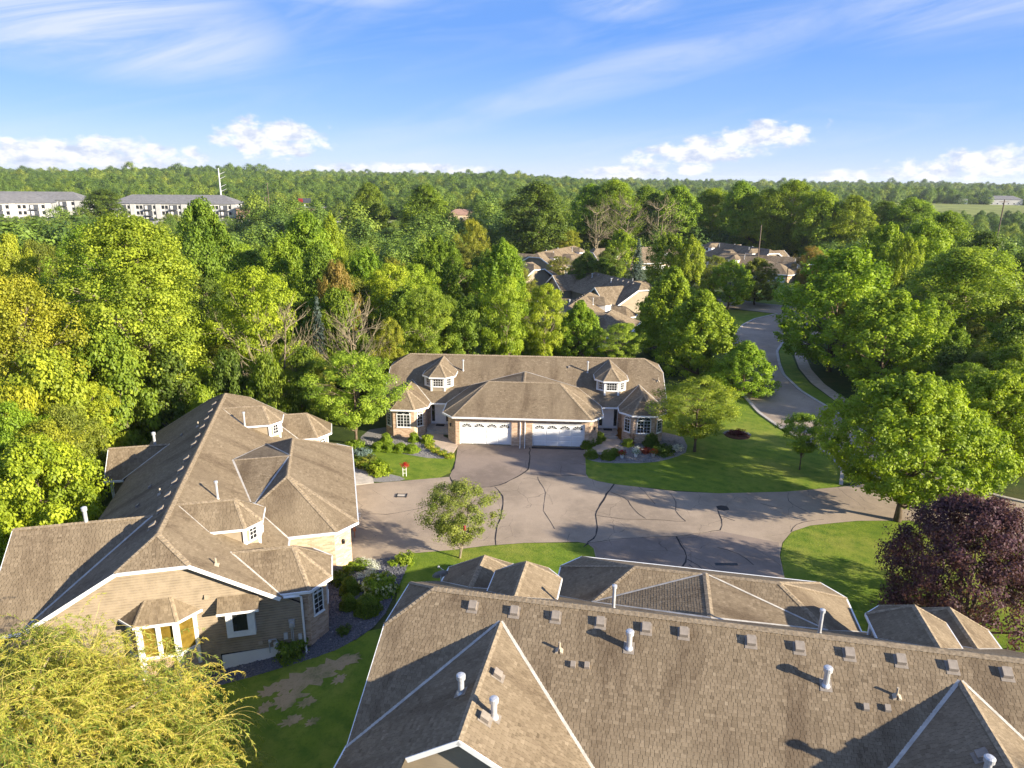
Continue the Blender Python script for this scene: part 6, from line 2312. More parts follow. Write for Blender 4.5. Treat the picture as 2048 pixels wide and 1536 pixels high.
# ------------------------------------------------------------------ distant wood: one mass of instanced crowns
def make_forest():
    src = bpy.data.collections.new('forest_crowns')
    for i in range(7):
        rng = np.random.default_rng(100 + i)
        H, R, n = rng.uniform(9, 12), rng.uniform(4.3, 6.0), 90
        t = rng.random(n)
        prof = np.interp(t, *PROF[('round', 'oval', 'locust', 'wild')[i % 4]])
        ang = rng.random(n) * 2 * pi
        rad = rng.random(n) ** .4
        rr = R * prof * rad
        cc = np.stack([rr * np.cos(ang), rr * np.sin(ang), 1 + (H - 1.5) * t], 1)
        idx = np.repeat(np.arange(n), 40)
        d = unit(rng, len(idx)) * rng.random((len(idx), 1)) ** .4
        P = cc[idx] + d * rng.uniform(1.0, 1.9, n)[idx][:, None]
        out = cc - np.array([0, 0, H * .4])
        out /= np.linalg.norm(out, axis=1, keepdims=True)
        N = d * .8 + out[idx] * .5 + np.array([0, 0, .35]) + rng.normal(size=P.shape) * .35
        N /= np.linalg.norm(N, axis=1, keepdims=True)
        sz = .44 * rng.uniform(.6, 1.4, len(idx))
        me = leaf_mesh('forest_crown', P, N, sz * 1.1, sz * .9, rng.normal(.5, .15, n)[idx] + rng.normal(0, .1, len(idx)), 'leaf_far', rng)
        src.objects.link(bpy.data.objects.new('forest_crown', me))
    rng = np.random.default_rng(9)
    pts, scl, rot, var = [], [], [], []
    def clear(x, y):
        u = x / y
        if y < 150 and -0.7 * y < x < 4:
            return False
        if y < 135:
            return False
        if 135 <= y < 226 and -12 < x < 86:        # far townhouses
            return False
        if -340 < x < -118 and 354 < y < 470 and not (x > -232 and x < -225):  # apartment grounds
            return False
        if -170 < x < 10 and 368 < y < 410:        # far road and its verges
            return False
        if x > .50 * y and 500 < y < 800:          # pasture
            return False
        return True
    def ring(y0, y1, cell, smin, smax, side=.92):
        y = y0
        while y < y1:
            x = -side * y
            while x < side * y:
                px, py = x + rng.uniform(-.5, .5) * cell, y + rng.uniform(-.5, .5) * cell
                if clear(px, py):
                    pts.append((px, py, float(terr(px, py)) - .4))
                    s = rng.uniform(smin, smax) * (1 + .22 * sin(px * .031 + py * .012) * sin(py * .027 - px * .009) + .15 * sin(px * .013 + 2.0))
                    if rng.random() < .08:
                        s *= 1.25
                    u = px / py
                    if -.78 < u < -.36 and 170 < py < 356:      # the apartment blocks show over low growth
                        s = min(s, rng.uniform(.38, .58))
                    if -.27 < u < -.05 and 230 < py < 370:
                        s = min(s, rng.uniform(.35, .55))
                    if px > .45 * py and 240 < py <= 500:
                        s = min(s, .5)
                    k = s * rng.uniform(.9, 1.3)
                    scl.append((k, k * rng.uniform(.85, 1.15), s * rng.uniform(.75, 1.15)))
                    rot.append(rng.random() * 6.28)
                    var.append(rng.integers(0, 7))
                x += cell
            y += cell
    ring(135, 300, 8.0, .6, 1.0)
    ring(300, 620, 10.5, .65, 1.0)
    ring(620, 1250, 14.0, .85, 1.2)
    ring(1250, 2600, 30, 1.2, 1.6)
    me = bpy.data.meshes.new('forest')
    me.from_pydata(pts, [], [])
    for nm, typ, val in (('scl', 'FLOAT_VECTOR', np.array(scl)), ('rot', 'FLOAT_VECTOR', np.stack([np.zeros(len(rot)), np.zeros(len(rot)), np.array(rot)], 1)), ('var', 'INT', np.array(var))):
        a = me.attributes.new(nm, typ, 'POINT')
        if typ == 'INT':
            a.data.foreach_set('value', val.astype(np.int32))
        else:
            a.data.foreach_set('vector', val.astype(np.float32).ravel())
    o = link('forest', me)
    tag(o, 'unbroken green woodland reaching to the horizon', 'forest', kind='stuff')
    ng = bpy.data.node_groups.new('forest_scatter', 'GeometryNodeTree')
    ng.interface.new_socket('Geometry', in_out='INPUT', socket_type='NodeSocketGeometry')
    ng.interface.new_socket('Geometry', in_out='OUTPUT', socket_type='NodeSocketGeometry')
    gi, go = ng.nodes.new('NodeGroupInput'), ng.nodes.new('NodeGroupOutput')
    ci = ng.nodes.new('GeometryNodeCollectionInfo')
    ci.inputs['Collection'].default_value = src
    ci.inputs['Separate Children'].default_value = True
    ci.inputs['Reset Children'].default_value = True
    ip = ng.nodes.new('GeometryNodeInstanceOnPoints')
    ip.inputs['Pick Instance'].default_value = True
    def attr(nm, dt):
        nd = ng.nodes.new('GeometryNodeInputNamedAttribute')
        nd.data_type = dt
        nd.inputs['Name'].default_value = nm
        return nd.outputs['Attribute']
    er = ng.nodes.new('FunctionNodeEulerToRotation')
    L = ng.links.new
    L(gi.outputs[0], ip.inputs['Points'])
    L(ci.outputs[0], ip.inputs['Instance'])
    L(attr('var', 'INT'), ip.inputs['Instance Index'])
    L(attr('scl', 'FLOAT_VECTOR'), ip.inputs['Scale'])
    L(attr('rot', 'FLOAT_VECTOR'), er.inputs[0])
    L(er.outputs[0], ip.inputs['Rotation'])
    L(ip.outputs[0], go.inputs[0])
    md = o.modifiers.new('scatter', 'NODES')
    md.node_group = ng


make_forest()
drape('pasture', [(250, 500), (560, 500), (880, 800), (400, 800)], 'field_grass', 0.3, 40)
drape('far_road', [(-170, 386), (-60, 380), (30, 388), (30, 396), (-60, 390), (-170, 397)], 'kerb', 0.4, 20)
drape('far_lawn', [(-170, 398), (-60, 391), (30, 397), (25, 410), (-60, 408), (-170, 412)], 'field_grass', 0.3, 20)
drape('car_park', [(-300, 338), (-120, 342), (-118, 372), (-150, 392), (-300, 388)], 'kerb', 0.3, 20)

# ------------------------------------------------------------------ far townhouses of the same kind, seen small
def far_house(label, x, y, rot, dz=0.0):
    root = thing('townhouse', label, 'house', (x, y, dz), radians(rot), 'far twin townhouses among the trees')
    wings = [dict(x=8.97, zr=5.5, y1=8.2, half=4.2, ze=2.76), dict(x=-8.97, zr=5.5, y1=8.2, half=4.2, ze=2.76)]
    if 'far_roof' not in SHINGLES:
        mb = MB().mat('shingle_flat')
        for nm, poly in roof_planes(wings):
            mb.face(poly)
        SHINGLES['far_roof'] = mb.mesh('far_roof')
        w = MB().mat('siding')
        w.prism([(-13.5, -4.6), (13.5, -4.6), (13.5, 5.5), (-13.5, 5.5)], -2, 2.75)
        for s in (1, -1):
            q = [(s * 13.5, -4.6, 2.7), (s * 13.5, 5.5, 2.7), (s * 13.5, 1.7, 5.25), (s * 13.5, -1.7, 5.25)]
            w.face(q if s > 0 else q[::-1])
            w.prism([(s * 8.97 - 3.8, 5.4), (s * 8.97 + 3.8, 5.4), (s * 8.97 + 3.8, 7.8), (s * 8.97 - 3.8, 7.8)], -2, 2.8)
            w.face([(s * 8.97 + 3.8, 7.8, 2.8), (s * 8.97 - 3.8, 7.8, 2.8), (s * 8.97, 7.8, 5.4)])
        SHINGLES['far_wall'] = w.mesh('far_wall')
        b = MB().mat('brick')
        b.prism([(-6.25, -9.5), (6.25, -9.5), (7.1, -8.5), (7.1, -4.6), (-7.1, -4.6), (-7.1, -8.5)], -2, 2.75)
        for s in (1, -1):
            q = [(s * 9.55, -4.4), (s * 9.55, -7.15), (s * 10.45, -8.05), (s * 12.5, -8.05), (s * 13.4, -7.15), (s * 13.4, -4.4)]
            b.prism(q if s > 0 else q[::-1], -2, 2.75)
        SHINGLES['far_brick'] = b.mesh('far_brick')
        d = MB().mat('white_trim')
        for s in (1, -1):
            c = 8.62 * s
            d.prism([(c - 1.38, -1.4), (c - 1.38, -3.85), (c - .66, -4.5), (c + .66, -4.5), (c + 1.38, -3.85), (c + 1.38, -1.4)], 3.2, 5.05)
        gutter_run(d, [(-7.55, -5.7, ZG), (-7.55, -8.78, ZG), (-6.5, -10.03, ZG), (6.5, -10.03, ZG), (7.55, -8.78, ZG), (7.55, -5.7, ZG)], .16, .2)
        for s in (1, -1):
            gutter_run(d, [(s * 9.2, -5.75, ZG), (s * 9.2, -7.3, ZG), (s * 10.3, -8.4, ZG), (s * 12.6, -8.4, ZG), (s * 13.7, -7.3, ZG), (s * 13.7, -5.8, ZG)], .16, .2)
            for sy, ye in ((-1, -5.85), (1, YR)):
                d.beam((s * (EX + .01), sy * JY, ZJ - .04), (s * (EX + .01), ye, zmain(ye) - .04), .06, .28, dz=-.08)
            d.beam((s * EX, -JY, ZJ), (s * EX, JY, ZJ), .1, .22, dz=-.1)
            for sg in (1, -1):
                k = (5.5 - 2.76) / 4.2
                d.beam((s * 8.97, 8.21, 5.47), (s * 8.97 + sg * 4.2, 8.21, 2.73), .06, .28, dz=-.1)
        SHINGLES['far_trim'] = d.mesh('far_trim')
        gd = MB().mat('door_white')
        gd.box(-2.4, 2.4, -9.56, -9.5, 0, 2.15)
        SHINGLES['far_door'] = gd.mesh('far_door')
        wn = MB().mat('glass')
        wn.box(-.5, .5, -.03, .0, 0, .75)
        wn.mat('white_trim')
        wn.box(-.6, .6, -.02, .01, -.1, .85)
        wn.box(-.02, .02, -.04, .0, 0, .75)
        SHINGLES['far_window'] = wn.mesh('far_window')
    link('roof', SHINGLES['far_roof'], root)
    link('wall', SHINGLES['far_wall'], root)
    link('brick_wall', SHINGLES['far_brick'], root)
    link('trim', SHINGLES['far_trim'], root)
    for s in (1, -1):
        link('garage_door', SHINGLES['far_door'], root, (s * 3.42, 0, 0))
        link('window', SHINGLES['far_window'], root, (8.62 * s, -4.52, 4.1))
        o = link('window', SHINGLES['far_window'], root, (11.475 * s, -8.07, 1.0))
        o.scale = (1.2, 1, 2)
        for sx in (-1.2, 1.2):
            o = link('window', SHINGLES['far_window'], root, (8.97 * s + sx, 7.83, .8), pi)
            o.scale = (1.2, 1, 2.2)
        o = link('tall_flue', VENTS['tall_flue'], root, (6.3 * s, -1.9, zmain(1.9)))
        o = link('flue_pipe', VENTS['flue_pipe'], root, (3.8 * s, 1.5, zmain(1.5)))
        for vx in (2.8, 4.7, 6.6, 8.5, 10.3):
            link('roof_vent', VENTS['roof_vent'], root, (vx * s, .58, zmain(.58)))
    return root


far_house('dark-shaded long roof in the townhouse cluster, right behind the dense maple', 19.4, 144.3, 113.4, -1.1)
far_house('tan roofed townhouse with a white dormer in front of the dark-shaded one', 9.5, 110.9, 71, -1.2)
far_house('townhouse with a white gable end left of the dark-shaded roof', -3.9, 164.5, 133.6, -.3)
far_house('tan roofed townhouse farthest left in the far cluster', 12.3, 201, 61.5, -1.4)
far_house('townhouse behind the blue-grey spruce in the far cluster', 35, 206, 20, -1.2)
far_house('far townhouse with two white dormers left of the street end', 64.8, 205, -67, -.2)
far_house('far townhouse with a white garage door at the end of the street', 66.9, 184.5, -32, -1.0)

# white fence corner behind the middle house
fr = thing('fence', 'white railing fence corner behind the middle house', 'fence', (0.6, 90.5, tz(.6, 90.5)))
for k in range(6):
    mb = MB().mat('white_trim')
    x = -1.2 + k * .55 if k < 4 else -1.2
    y = 0 if k < 4 else (k - 3) * .8
    mb.box(x - .06, x + .06, y - .06, y + .06, 0, 1.5)
    mb.build('post', parent=fr)
mb = MB().mat('white_trim')
for z in (.3, 1.35):
    mb.beam((-1.2, 0, z), (.45, 0, z), .06, .1)
    mb.beam((-1.2, 0, z), (-1.2, 1.6, z), .06, .1)
mb.build('rail', parent=fr)

# ------------------------------------------------------------------ apartment blocks
def apartment(label, x, y, rot, length, depth, bays, h=10.2, roof_h=4.6, drop=3.0):
    root = thing('apartment_block', label, 'building', (x, y, tz(x, y) - 2.0), radians(rot))
    L, D = length / 2, depth / 2
    mb = MB().mat('apartment_white')
    mb.face([(-L, -D, -drop), (L, -D, -drop), (L, -D, h), (-L, -D, h)])
    mb.mat('dark_panel')  # end wall away from the sun: its shade is put into the colour
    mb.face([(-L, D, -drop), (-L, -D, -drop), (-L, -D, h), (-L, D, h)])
    mb.mat('grey_panel')
    mb.face([(L, -D, -drop), (L, D, -drop), (L, D, h), (L, -D, h)])
    mb.face([(L, D, -drop), (-L, D, -drop), (-L, D, h), (L, D, h)])
    mb.build('wall', parent=root)
    r = MB().mat('grey_roof')
    o = .8
    e = [(-L - o, -D - o, h), (L + o, -D - o, h), (L + o, D + o, h), (-L - o, D + o, h)]
    t0, t1 = (-L + D * .9, 0, h + roof_h), (L - D * .9, 0, h + roof_h)
    r.face([e[0], e[1], t1, t0])
    r.face([e[1], e[2], t1])
    r.face([e[2], e[3], t0, t1])
    r.face([e[3], e[0], t0])
    r.mat('white_trim')
    r.face(e[::-1])
    r.build('roof', parent=root)
    step = length / bays
    win = MB().mat('dark_panel')
    win.box(-.75, .75, -.05, .02, 0, 1.9)
    wmesh = win.mesh('window')
    gl = MB().mat('glass')
    gl.box(-.65, .65, -.08, -.04, .1, 1.8)
    gmesh = gl.mesh('pane')
    bal = MB().mat('dark_panel')
    bal.box(-2.2, 2.2, -.06, .02, -.2, 2.6)
    bal.box(-2.2, 2.2, -1.5, -.06, -.25, 0)
    for k in range(12):
        bal.box(-2.2 + k * .39, -2.14 + k * .39, -1.5, -1.44, 0, 1.0)
    bal.box(-2.2, 2.2, -1.52, -1.42, 1.0, 1.08)
    bal.mat('white_panel')
    bal.box(-1.5, -.2, -.1, -.05, 0, 2.1)
    bmesh_ = bal.mesh('balcony')
    proj = MB().mat('grey_panel')
    for i in range(bays):
        cx = -L + step * (i + .5)
        if i % 3 == 1:
            for f in range(3):
                link('balcony', bmesh_, root, (cx, -D, .5 + f * 3.2))
        else:
            for f in range(3):
                w = link('window', wmesh, root, (cx - step * .2, -D - .01, .9 + f * 3.2))
                link('pane', gmesh, w)
                w = link('window', wmesh, root, (cx + step * .22, -D - .01, .9 + f * 3.2))
                link('pane', gmesh, w)
        if i % 3 == 2:
            p = MB().mat('grey_panel')
            p.box(cx - step * .05, cx + step * .5, -D - .35, -D + .01, -drop, h - .02)
            p.build('facade_panel', parent=root)
    for i in range(3):
        for f in range(3):
            w = link('window', wmesh, root, (-L - .01, -D + depth * (i + .5) / 3, .9 + f * 3.2), -pi / 2)
            link('pane', gmesh, w)
            w = link('window', wmesh, root, (L + .01, -D + depth * (i + .5) / 3, .9 + f * 3.2), pi / 2)
            link('pane', gmesh, w)
    return root


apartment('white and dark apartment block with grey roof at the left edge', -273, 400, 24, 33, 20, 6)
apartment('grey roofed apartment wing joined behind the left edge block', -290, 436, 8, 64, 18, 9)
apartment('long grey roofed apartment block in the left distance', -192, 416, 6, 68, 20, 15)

# low brick buildings and houses beyond the road
def low_block(label, x, y, rot, w, d, h, mat, roof, cat='building', rh=0.0, name='low_building'):
    root = thing(name, label, cat, (x, y, tz(x, y)), radians(rot))
    mb = MB().mat(mat)
    mb.prism([(-w / 2, -d / 2), (w / 2, -d / 2), (w / 2, d / 2), (-w / 2, d / 2)], -1, h)
    mb.build('wall', parent=root)
    r = MB().mat(roof)
    e = [(-w / 2 - .5, -d / 2 - .5, h), (w / 2 + .5, -d / 2 - .5, h), (w / 2 + .5, d / 2 + .5, h), (-w / 2 - .5, d / 2 + .5, h)]
    if rh:
        t0, t1 = (-w / 2 + d * .45, 0, h + rh), (w / 2 - d * .45, 0, h + rh)
        r.face([e[0], e[1], t1, t0])
        r.face([e[1], e[2], t1])
        r.face([e[2], e[3], t0, t1])
        r.face([e[3], e[0], t0])
    else:
        r.hexa([(p[0], p[1], h + .01) for p in e], [(p[0], p[1], h + .4) for p in e])
    r.build('roof', parent=root)
    wn = MB().mat('glass')
    wn.box(-.7, .7, -.06, .0, 0, 1.3)
    wn.mat('white_trim')
    wn.box(-.8, .8, -.04, .01, -.1, 1.4)
    wm = wn.mesh('window')
    n = max(2, int(w / 5))
    for i in range(n):
        link('window', wm, root, (-w / 2 + w * (i + .5) / n, -d / 2 - .01, 1.0))
    return root


low_block('low red brick building right of the long apartment block', -150, 412, 6, 13, 10, 6, 'brick_far', 'grey_roof')
low_block('long tan brick building under the billboard', -122, 425, 4, 22, 10, 6, 'tan_far', 'grey_roof')
low_block('red-brown roofed house beyond the far road in the centre', -28, 412, 10, 20, 11, 3.6, 'tan_far', 'brick_far', 'house', 3.0, 'far_house')
low_block('dark roofed house beyond the far road left of the centre', -92, 418, -6, 18, 10, 3.0, 'tan_far', 'grey_roof', 'house', 3.0, 'far_house')
low_block('white house beyond the far road in the centre', -8, 414, 20, 12, 9, 4.2, 'white_panel', 'grey_roof', 'house', 2.6, 'far_house')
low_block('grey barn beyond the pasture at the right edge', 545, 812, -8, 34, 16, 6, 'grey_panel', 'grey_roof', 'barn', 4.0, 'far_barn')
low_block('small white shed beyond the pasture', 500, 815, 0, 10, 10, 5, 'white_panel', 'grey_roof', 'barn', 2.5, 'far_barn')

# poles
p = thing('power_pylon', 'tall steel power pole with slanted arms behind the long apartment block', 'pylon', (-171, 425, tz(-171, 425)))
mb = MB().mat('pole_steel')
mb.tube([(0, 0, -1), (0, 0, 27.5)], [.55, .3], 8)
mb.build('pole', parent=p)
for z in (14.5, 17.0, 21.5, 24):
    mb = MB().mat('pole_steel')
    mb.tube([(0, 0, z), (3.6, 0, z + 1.6)], [.18, .1], 6)
    mb.build('arm', parent=p)
def pole(label, x, y, h, arm=True):
    q = thing('utility_pole', label, 'pole', (x, y, tz(x, y)))
    mb = MB().mat('pole_wood')
    mb.tube([(0, 0, -.5), (0, 0, h)], [.2, .13], 7)
    mb.build('pole', parent=q)
    if arm:
        mb = MB().mat('pole_wood')
        mb.beam((-1.3, 0, h - .6), (1.3, 0, h - .6), .12, .14)
        mb.build('crossarm', parent=q)
pole('thin utility pole left of the billboard', -140, 415, 20)
pole('short utility pole in front of the low brick building', -135, 395, 13)
pole('utility pole standing in the pasture at the right', 124, 184, 20)
pole('utility pole beyond the far road in the centre left', -80, 400, 13)
pole('utility pole behind the far right townhouse', 64, 186, 13, False)
b = thing('billboard', 'red and dark billboard beyond the tan brick building', 'billboard', (-125, 434, tz(-125, 434)))
mb = MB().mat('pole_steel')
mb.tube([(0, 0, -1), (0, 0, 8)], .3, 7)
mb.build('pole', parent=b)
mb = MB().mat('dark_panel')
mb.box(-3.8, 3.8, -.3, .3, 8.2, 11)
mb.mat('red_paint')
mb.box(-3.6, -.9, -.36, -.3, 8.4, 10.8)
mb.build('board', parent=b)
# parked cars on the apartment ground, only a few pixels each
for k, (x, y, r) in enumerate(((-190, 378, 10), (-180, 376, 12), (-168, 372, 6), (-205, 380, 8), (-246, 384, 20))):
    q = thing('parked_car', 'dark car parked in front of the long apartment block', 'car', (x, y, tz(x, y) + .3), radians(r), 'cars parked by the apartments')
    mb = MB().mat('car_dark')
    mb.hexa([(-2.2, -.9, .3), (2.2, -.9, .3), (2.2, .9, .3), (-2.2, .9, .3)], [(-2.2, -.85, .9), (2.15, -.85, .85), (2.15, .85, .85), (-2.2, .85, .9)])
    mb.build('body', parent=q)
    mb = MB().mat('glass')
    mb.hexa([(-1.7, -.8, .88), (1.2, -.8, .88), (1.2, .8, .88), (-1.7, .8, .88)], [(-1.2, -.65, 1.45), (.5, -.65, 1.45), (.5, .65, 1.45), (-1.2, .65, 1.45)])
    mb.build('cabin', parent=q)
    for sx in (-1.4, 1.4):
        for sy in (-.85, .85):
            mb = MB().mat('black_iron')
            mb.tube([(sx, sy - .1, .33), (sx, sy + .1, .33)], .33, 10)
            mb.build('wheel', parent=q)

# street lamp at the corner
lp = thing('street_lamp', 'tall street lamp with a long arm at the street corner lawn', 'street lamp', (51.0, 131.5, tz(51, 131.5)))
mb = MB().mat('black_iron')
mb.tube([(0, 0, 0), (0, 0, 8.6)], [.11, .07], 8)
mb.build('pole', parent=lp)
mb = MB().mat('black_iron')
mb.tube([(0, 0, 8.4), (.8, -.1, 8.9), (3.6, -.3, 9.3)], [.05, .045, .04], 6)
mb.build('arm', parent=lp)
mb = MB().mat('pole_steel')
mb.hexa([(3.4, -.45, 9.22), (4.5, -.55, 9.25), (4.5, -.2, 9.25), (3.4, -.15, 9.22)], [(3.4, -.42, 9.36), (4.4, -.5, 9.34), (4.4, -.25, 9.34), (3.4, -.2, 9.36)])
mb.build('lamp_head', parent=lp)

# ------------------------------------------------------------------ thin summer haze over the whole place
hm = bpy.data.materials.new('haze')
hm.use_nodes = True
_t = NT(hm.node_tree)
_v = _t.n('ShaderNodeVolumePrincipled')
_v.inputs['Color'].default_value = (0.86, 0.92, 1.0, 1)
_v.inputs['Density'].default_value = 0.00007
_v.inputs['Anisotropy'].default_value = 0.2
_o = _t.n('ShaderNodeOutputMaterial')
_t.link(_v.outputs[0], _o.inputs['Volume'])
MATS['haze'] = hm
mb = MB().mat('haze')
mb.box(-4600, 4600, -600, 5400, -5.0, 44.0)
tag(mb.build('haze', uv=False), 'thin pale haze in the distance', 'haze', kind='stuff')

# ------------------------------------------------------------------ willow in the near left corner
def make_willow():
    rng = np.random.default_rng(31)
    rnd = random.Random(31)
    cx, cy, R, H = -18.6, 19.6, 8.2, 9.0
    z0 = tz(cx, cy)
    root = thing('willow_tree', 'yellow-green weeping willow filling the lower left corner', 'tree', (cx, cy, z0))
    mb = MB().mat('bark_pale')
    mb.tube([(0, 0, -.4), (.15, .1, 1.4), (-.1, .25, 2.8)], [.42, .34, .28], 9)
    limbs = []
    for k in range(16):
        a = 2 * pi * k / 16 + rnd.uniform(-.2, .2)
        r = R * rnd.uniform(.45, .85)
        h = H * rnd.uniform(.62, .93) * (1.0 - .25 * (r / R) ** 2)
        e = Vector((cos(a) * r, sin(a) * r, h))
        s = Vector((0, .1, 2.4 + rnd.uniform(-.6, .4)))
        m = s.lerp(e, .5) + Vector((0, 0, .9))
        pts = [s, s.lerp(m, .5) + Vector((0, 0, .25)), m, m.lerp(e, .5) + Vector((0, 0, .3)), e]
        mb.tube(pts, [.17, .13, .09, .06, .03], 6, cap=False)
        limbs.append(pts)
    mb.build('trunk', parent=root, uv=False, smooth=True)
    tw = MB().mat('willow_twig')
    P, U, Lf, T = [], [], [], []
    # hanging sprays: each is a bundle of strands that share a start and a lean
    nb = 560
    for i in range(nb):
        a = rnd.uniform(0, 2 * pi)
        rr = R * sqrt(rnd.random())
        lump = .7 * sin(a * 3 + rr * .8) + .5 * sin(a * 7 - rr * 1.7)
        h = H * (1 - .62 * (rr / R) ** 2.4) + lump * .6 + rnd.uniform(-2.2, .2)
        c0 = Vector((cos(a) * rr, sin(a) * rr, max(1.6, h)))
        lean = Vector((cos(a) * rnd.uniform(-.2, 1.0) + rnd.uniform(-.5, .5), sin(a) * rnd.uniform(-.2, 1.0) + rnd.uniform(-.5, .5), rnd.uniform(.1, 1.2)))
        ct = rnd.gauss(.5, .26)
        bare = rnd.random() < .07
        for j in range(rnd.randint(7, 12)):
            p = c0 + Vector((rnd.gauss(0, .38), rnd.gauss(0, .38), rnd.gauss(0, .3)))
            d = (lean + Vector((rnd.uniform(-.7, .7), rnd.uniform(-.7, .7), rnd.uniform(-.3, .5)))).normalized()
            L = rnd.uniform(1.1, 2.8)
            seg = 9
            pts = [p]
            wild = rnd.uniform(.10, .34)
            for s in range(seg):
                d = (d + Vector((rnd.uniform(-1, 1) * wild, rnd.uniform(-1, 1) * wild, -.26 + rnd.uniform(-.15, .12)))).normalized()
                q = pts[-1] + d * L / seg
                if q.z < .15:
                    break
                pts.append(q)
            if len(pts) < 3:
                continue
            tw.tube(pts, [.007 * (1 - .6 * k / len(pts)) for k in range(len(pts))], 3, cap=False)
            if bare:
                continue
            for s in range(1, len(pts)):
                for k in range(7):
                    c = pts[s - 1].lerp(pts[s], rnd.random())
                    dd = (pts[s] - pts[s - 1]).normalized()
                    o = Vector((rnd.uniform(-1, 1), rnd.uniform(-1, 1), rnd.uniform(-1.1, .4)))
                    u = (dd * .6 + o * .7).normalized()
                    l = rnd.uniform(.12, .22)
                    P.append(c + u * l * .55)
                    U.append(u)
                    Lf.append(l)
                    T.append(ct + rnd.gauss(0, .12))
    tag(tw.build('twigs', parent=root, uv=False), kind='stuff')
    P, U, Lf, T = np.array(P), np.array(U), np.array(Lf), np.array(T)
    r = rng.normal(size=P.shape) + np.array([0, 0, .5])
    V = np.cross(U, r)
    V /= np.linalg.norm(V, axis=1, keepdims=True)
    W = .029
    Q = np.stack([P - U * Lf[:, None] / 2, P + V * W / 2, P + U * Lf[:, None] / 2, P - V * W / 2], 1).reshape(-1, 3)
    k = len(P)
    me = bpy.data.meshes.new('willow_crown')
    me.from_pydata(Q.tolist(), [], [(4 * i, 4 * i + 1, 4 * i + 2, 4 * i + 3) for i in range(k)])
    at = me.attributes.new('tint', 'FLOAT', 'FACE')
    at.data.foreach_set('value', np.clip(T, 0, 1).astype(np.float32))
    me.materials.append(MATS['leaf_willow'])
    c = link('crown', me, root)
    c.color = (*COLS['willow'], 1)


make_willow()


# ------------------------------------------------------------------ shrubs, flowers and small yard things
def bush_mesh(key, R, Hh, n, leaf, seed, lump=.12, top=None):
    rng = np.random.default_rng(seed)
    d = unit(rng, n)
    d[:, 2] = np.abs(d[:, 2]) * 1.0 - .15 * rng.random(n)
    b = 1 + lump * np.sin(d[:, 0] * 7 + seed) * np.sin(d[:, 1] * 6) + lump * np.sin(d[:, 2] * 9 + seed)
    rad = (rng.random(n) ** .22) * b
    P = np.stack([d[:, 0] * R * rad, d[:, 1] * R * rad, Hh * .12 + np.maximum(d[:, 2], 0) * Hh * .88 * rad], 1)
    N = d * .9 + rng.normal(size=(n, 3)) * .45 + np.array([0, 0, .2])
    N /= np.linalg.norm(N, axis=1, keepdims=True)
    sz = leaf * rng.uniform(.6, 1.4, n)
    return leaf_mesh(key, P, N, sz * 1.2, sz * .7, rng.normal(.5, .2, n), 'leaf', rng)


BUSH = {'dense': bush_mesh('dense_bush', 1, 1, 4200, .10, 1), 'loose': bush_mesh('loose_bush', 1, 1, 2200, .16, 2, .25), 'low': bush_mesh('low_bush', 1, 1, 1600, .15, 3, .3),
        'flower': bush_mesh('flower_heads', 1, 1, 420, .17, 4, .3)}


def bush(kind, x, y, R, Hh, col, label, flowers=None, name='bush', group=None, cat='bush', z=None, rot=0.0, sy=1.0):
    root = thing(name, label, cat, (x, y, tz(x, y) if z is None else z), rot, group)
    c = link('foliage', BUSH[kind], root)
    c.scale = (R, R * sy, Hh)
    c.color = (*(COLS[col] if isinstance(col, str) else col), 1)
    if flowers:
        f = link('flowers', BUSH['flower'], root)
        f.scale = (R * 1.04, R * 1.04 * sy, Hh * 1.06)
        f.color = (*flowers, 1)
    mb = MB().mat('bark')
    for k in range(3):
        a = k * 2.1
        mb.tube([(0.05 * cos(a), .05 * sin(a), -.1), (R * .3 * cos(a), R * .3 * sin(a), Hh * .6)], [.03, .012], 4)
    mb.build('stem', parent=root, uv=False)
    return root


bush('dense', -9.7, 37.4, .62, 1.05, 'mid', 'clipped round bush beside the hydrangea, farther back in the dark rock bed')
bush('dense', -9.45, 35.9, .52, .9, 'mid', 'smallest clipped round bush between the two larger ones in the dark rock bed')
bush('dense', -8.25, 35.4, .76, 1.15, 'mid', 'largest clipped round bush at the edge of the dark rock bed')
bush('loose', -7.95, 37.5, .95, 1.15, 'fresh', 'white flowering hydrangea in the dark rock bed', (.62, .62, .36), 'hydrangea')
bush('loose', -11.75, 32.3, .85, 1.0, 'mid', 'loose green bush under the meters of the left house')
bush('low', -10.55, 38.75, .7, .8, 'dark', 'spiky dark bush at the brick bay of the left house')
bush('low', -9.2, 33.6, .38, .45, 'dark', 'tiny plant alone in the dark rock bed')
bush('low', -7.6, 40.6, .35, .4, 'fresh', 'small low plant beside the walk of the left house')
bush('low', -6.9, 40.9, .55, .75, 'yolive', 'yellowish plant at the lawn edge of the dark rock bed')
bush('low', -10.15, 40.1, 1.0, .55, 'green', 'low plants edged with white flowers along the walk of the left house', None, 'flower_bed', sy=.6)
for k in range(7):
    a = -1.2 + k * .42
    bush('flower', -10.0 + 1.25 * cos(a), 40.0 + .95 * sin(a), .38, .35, (.72, .72, .70), 'clump of white flowers edging the walk of the left house', None, 'white_flowers', 'white flowers along the walk', 'flowers')
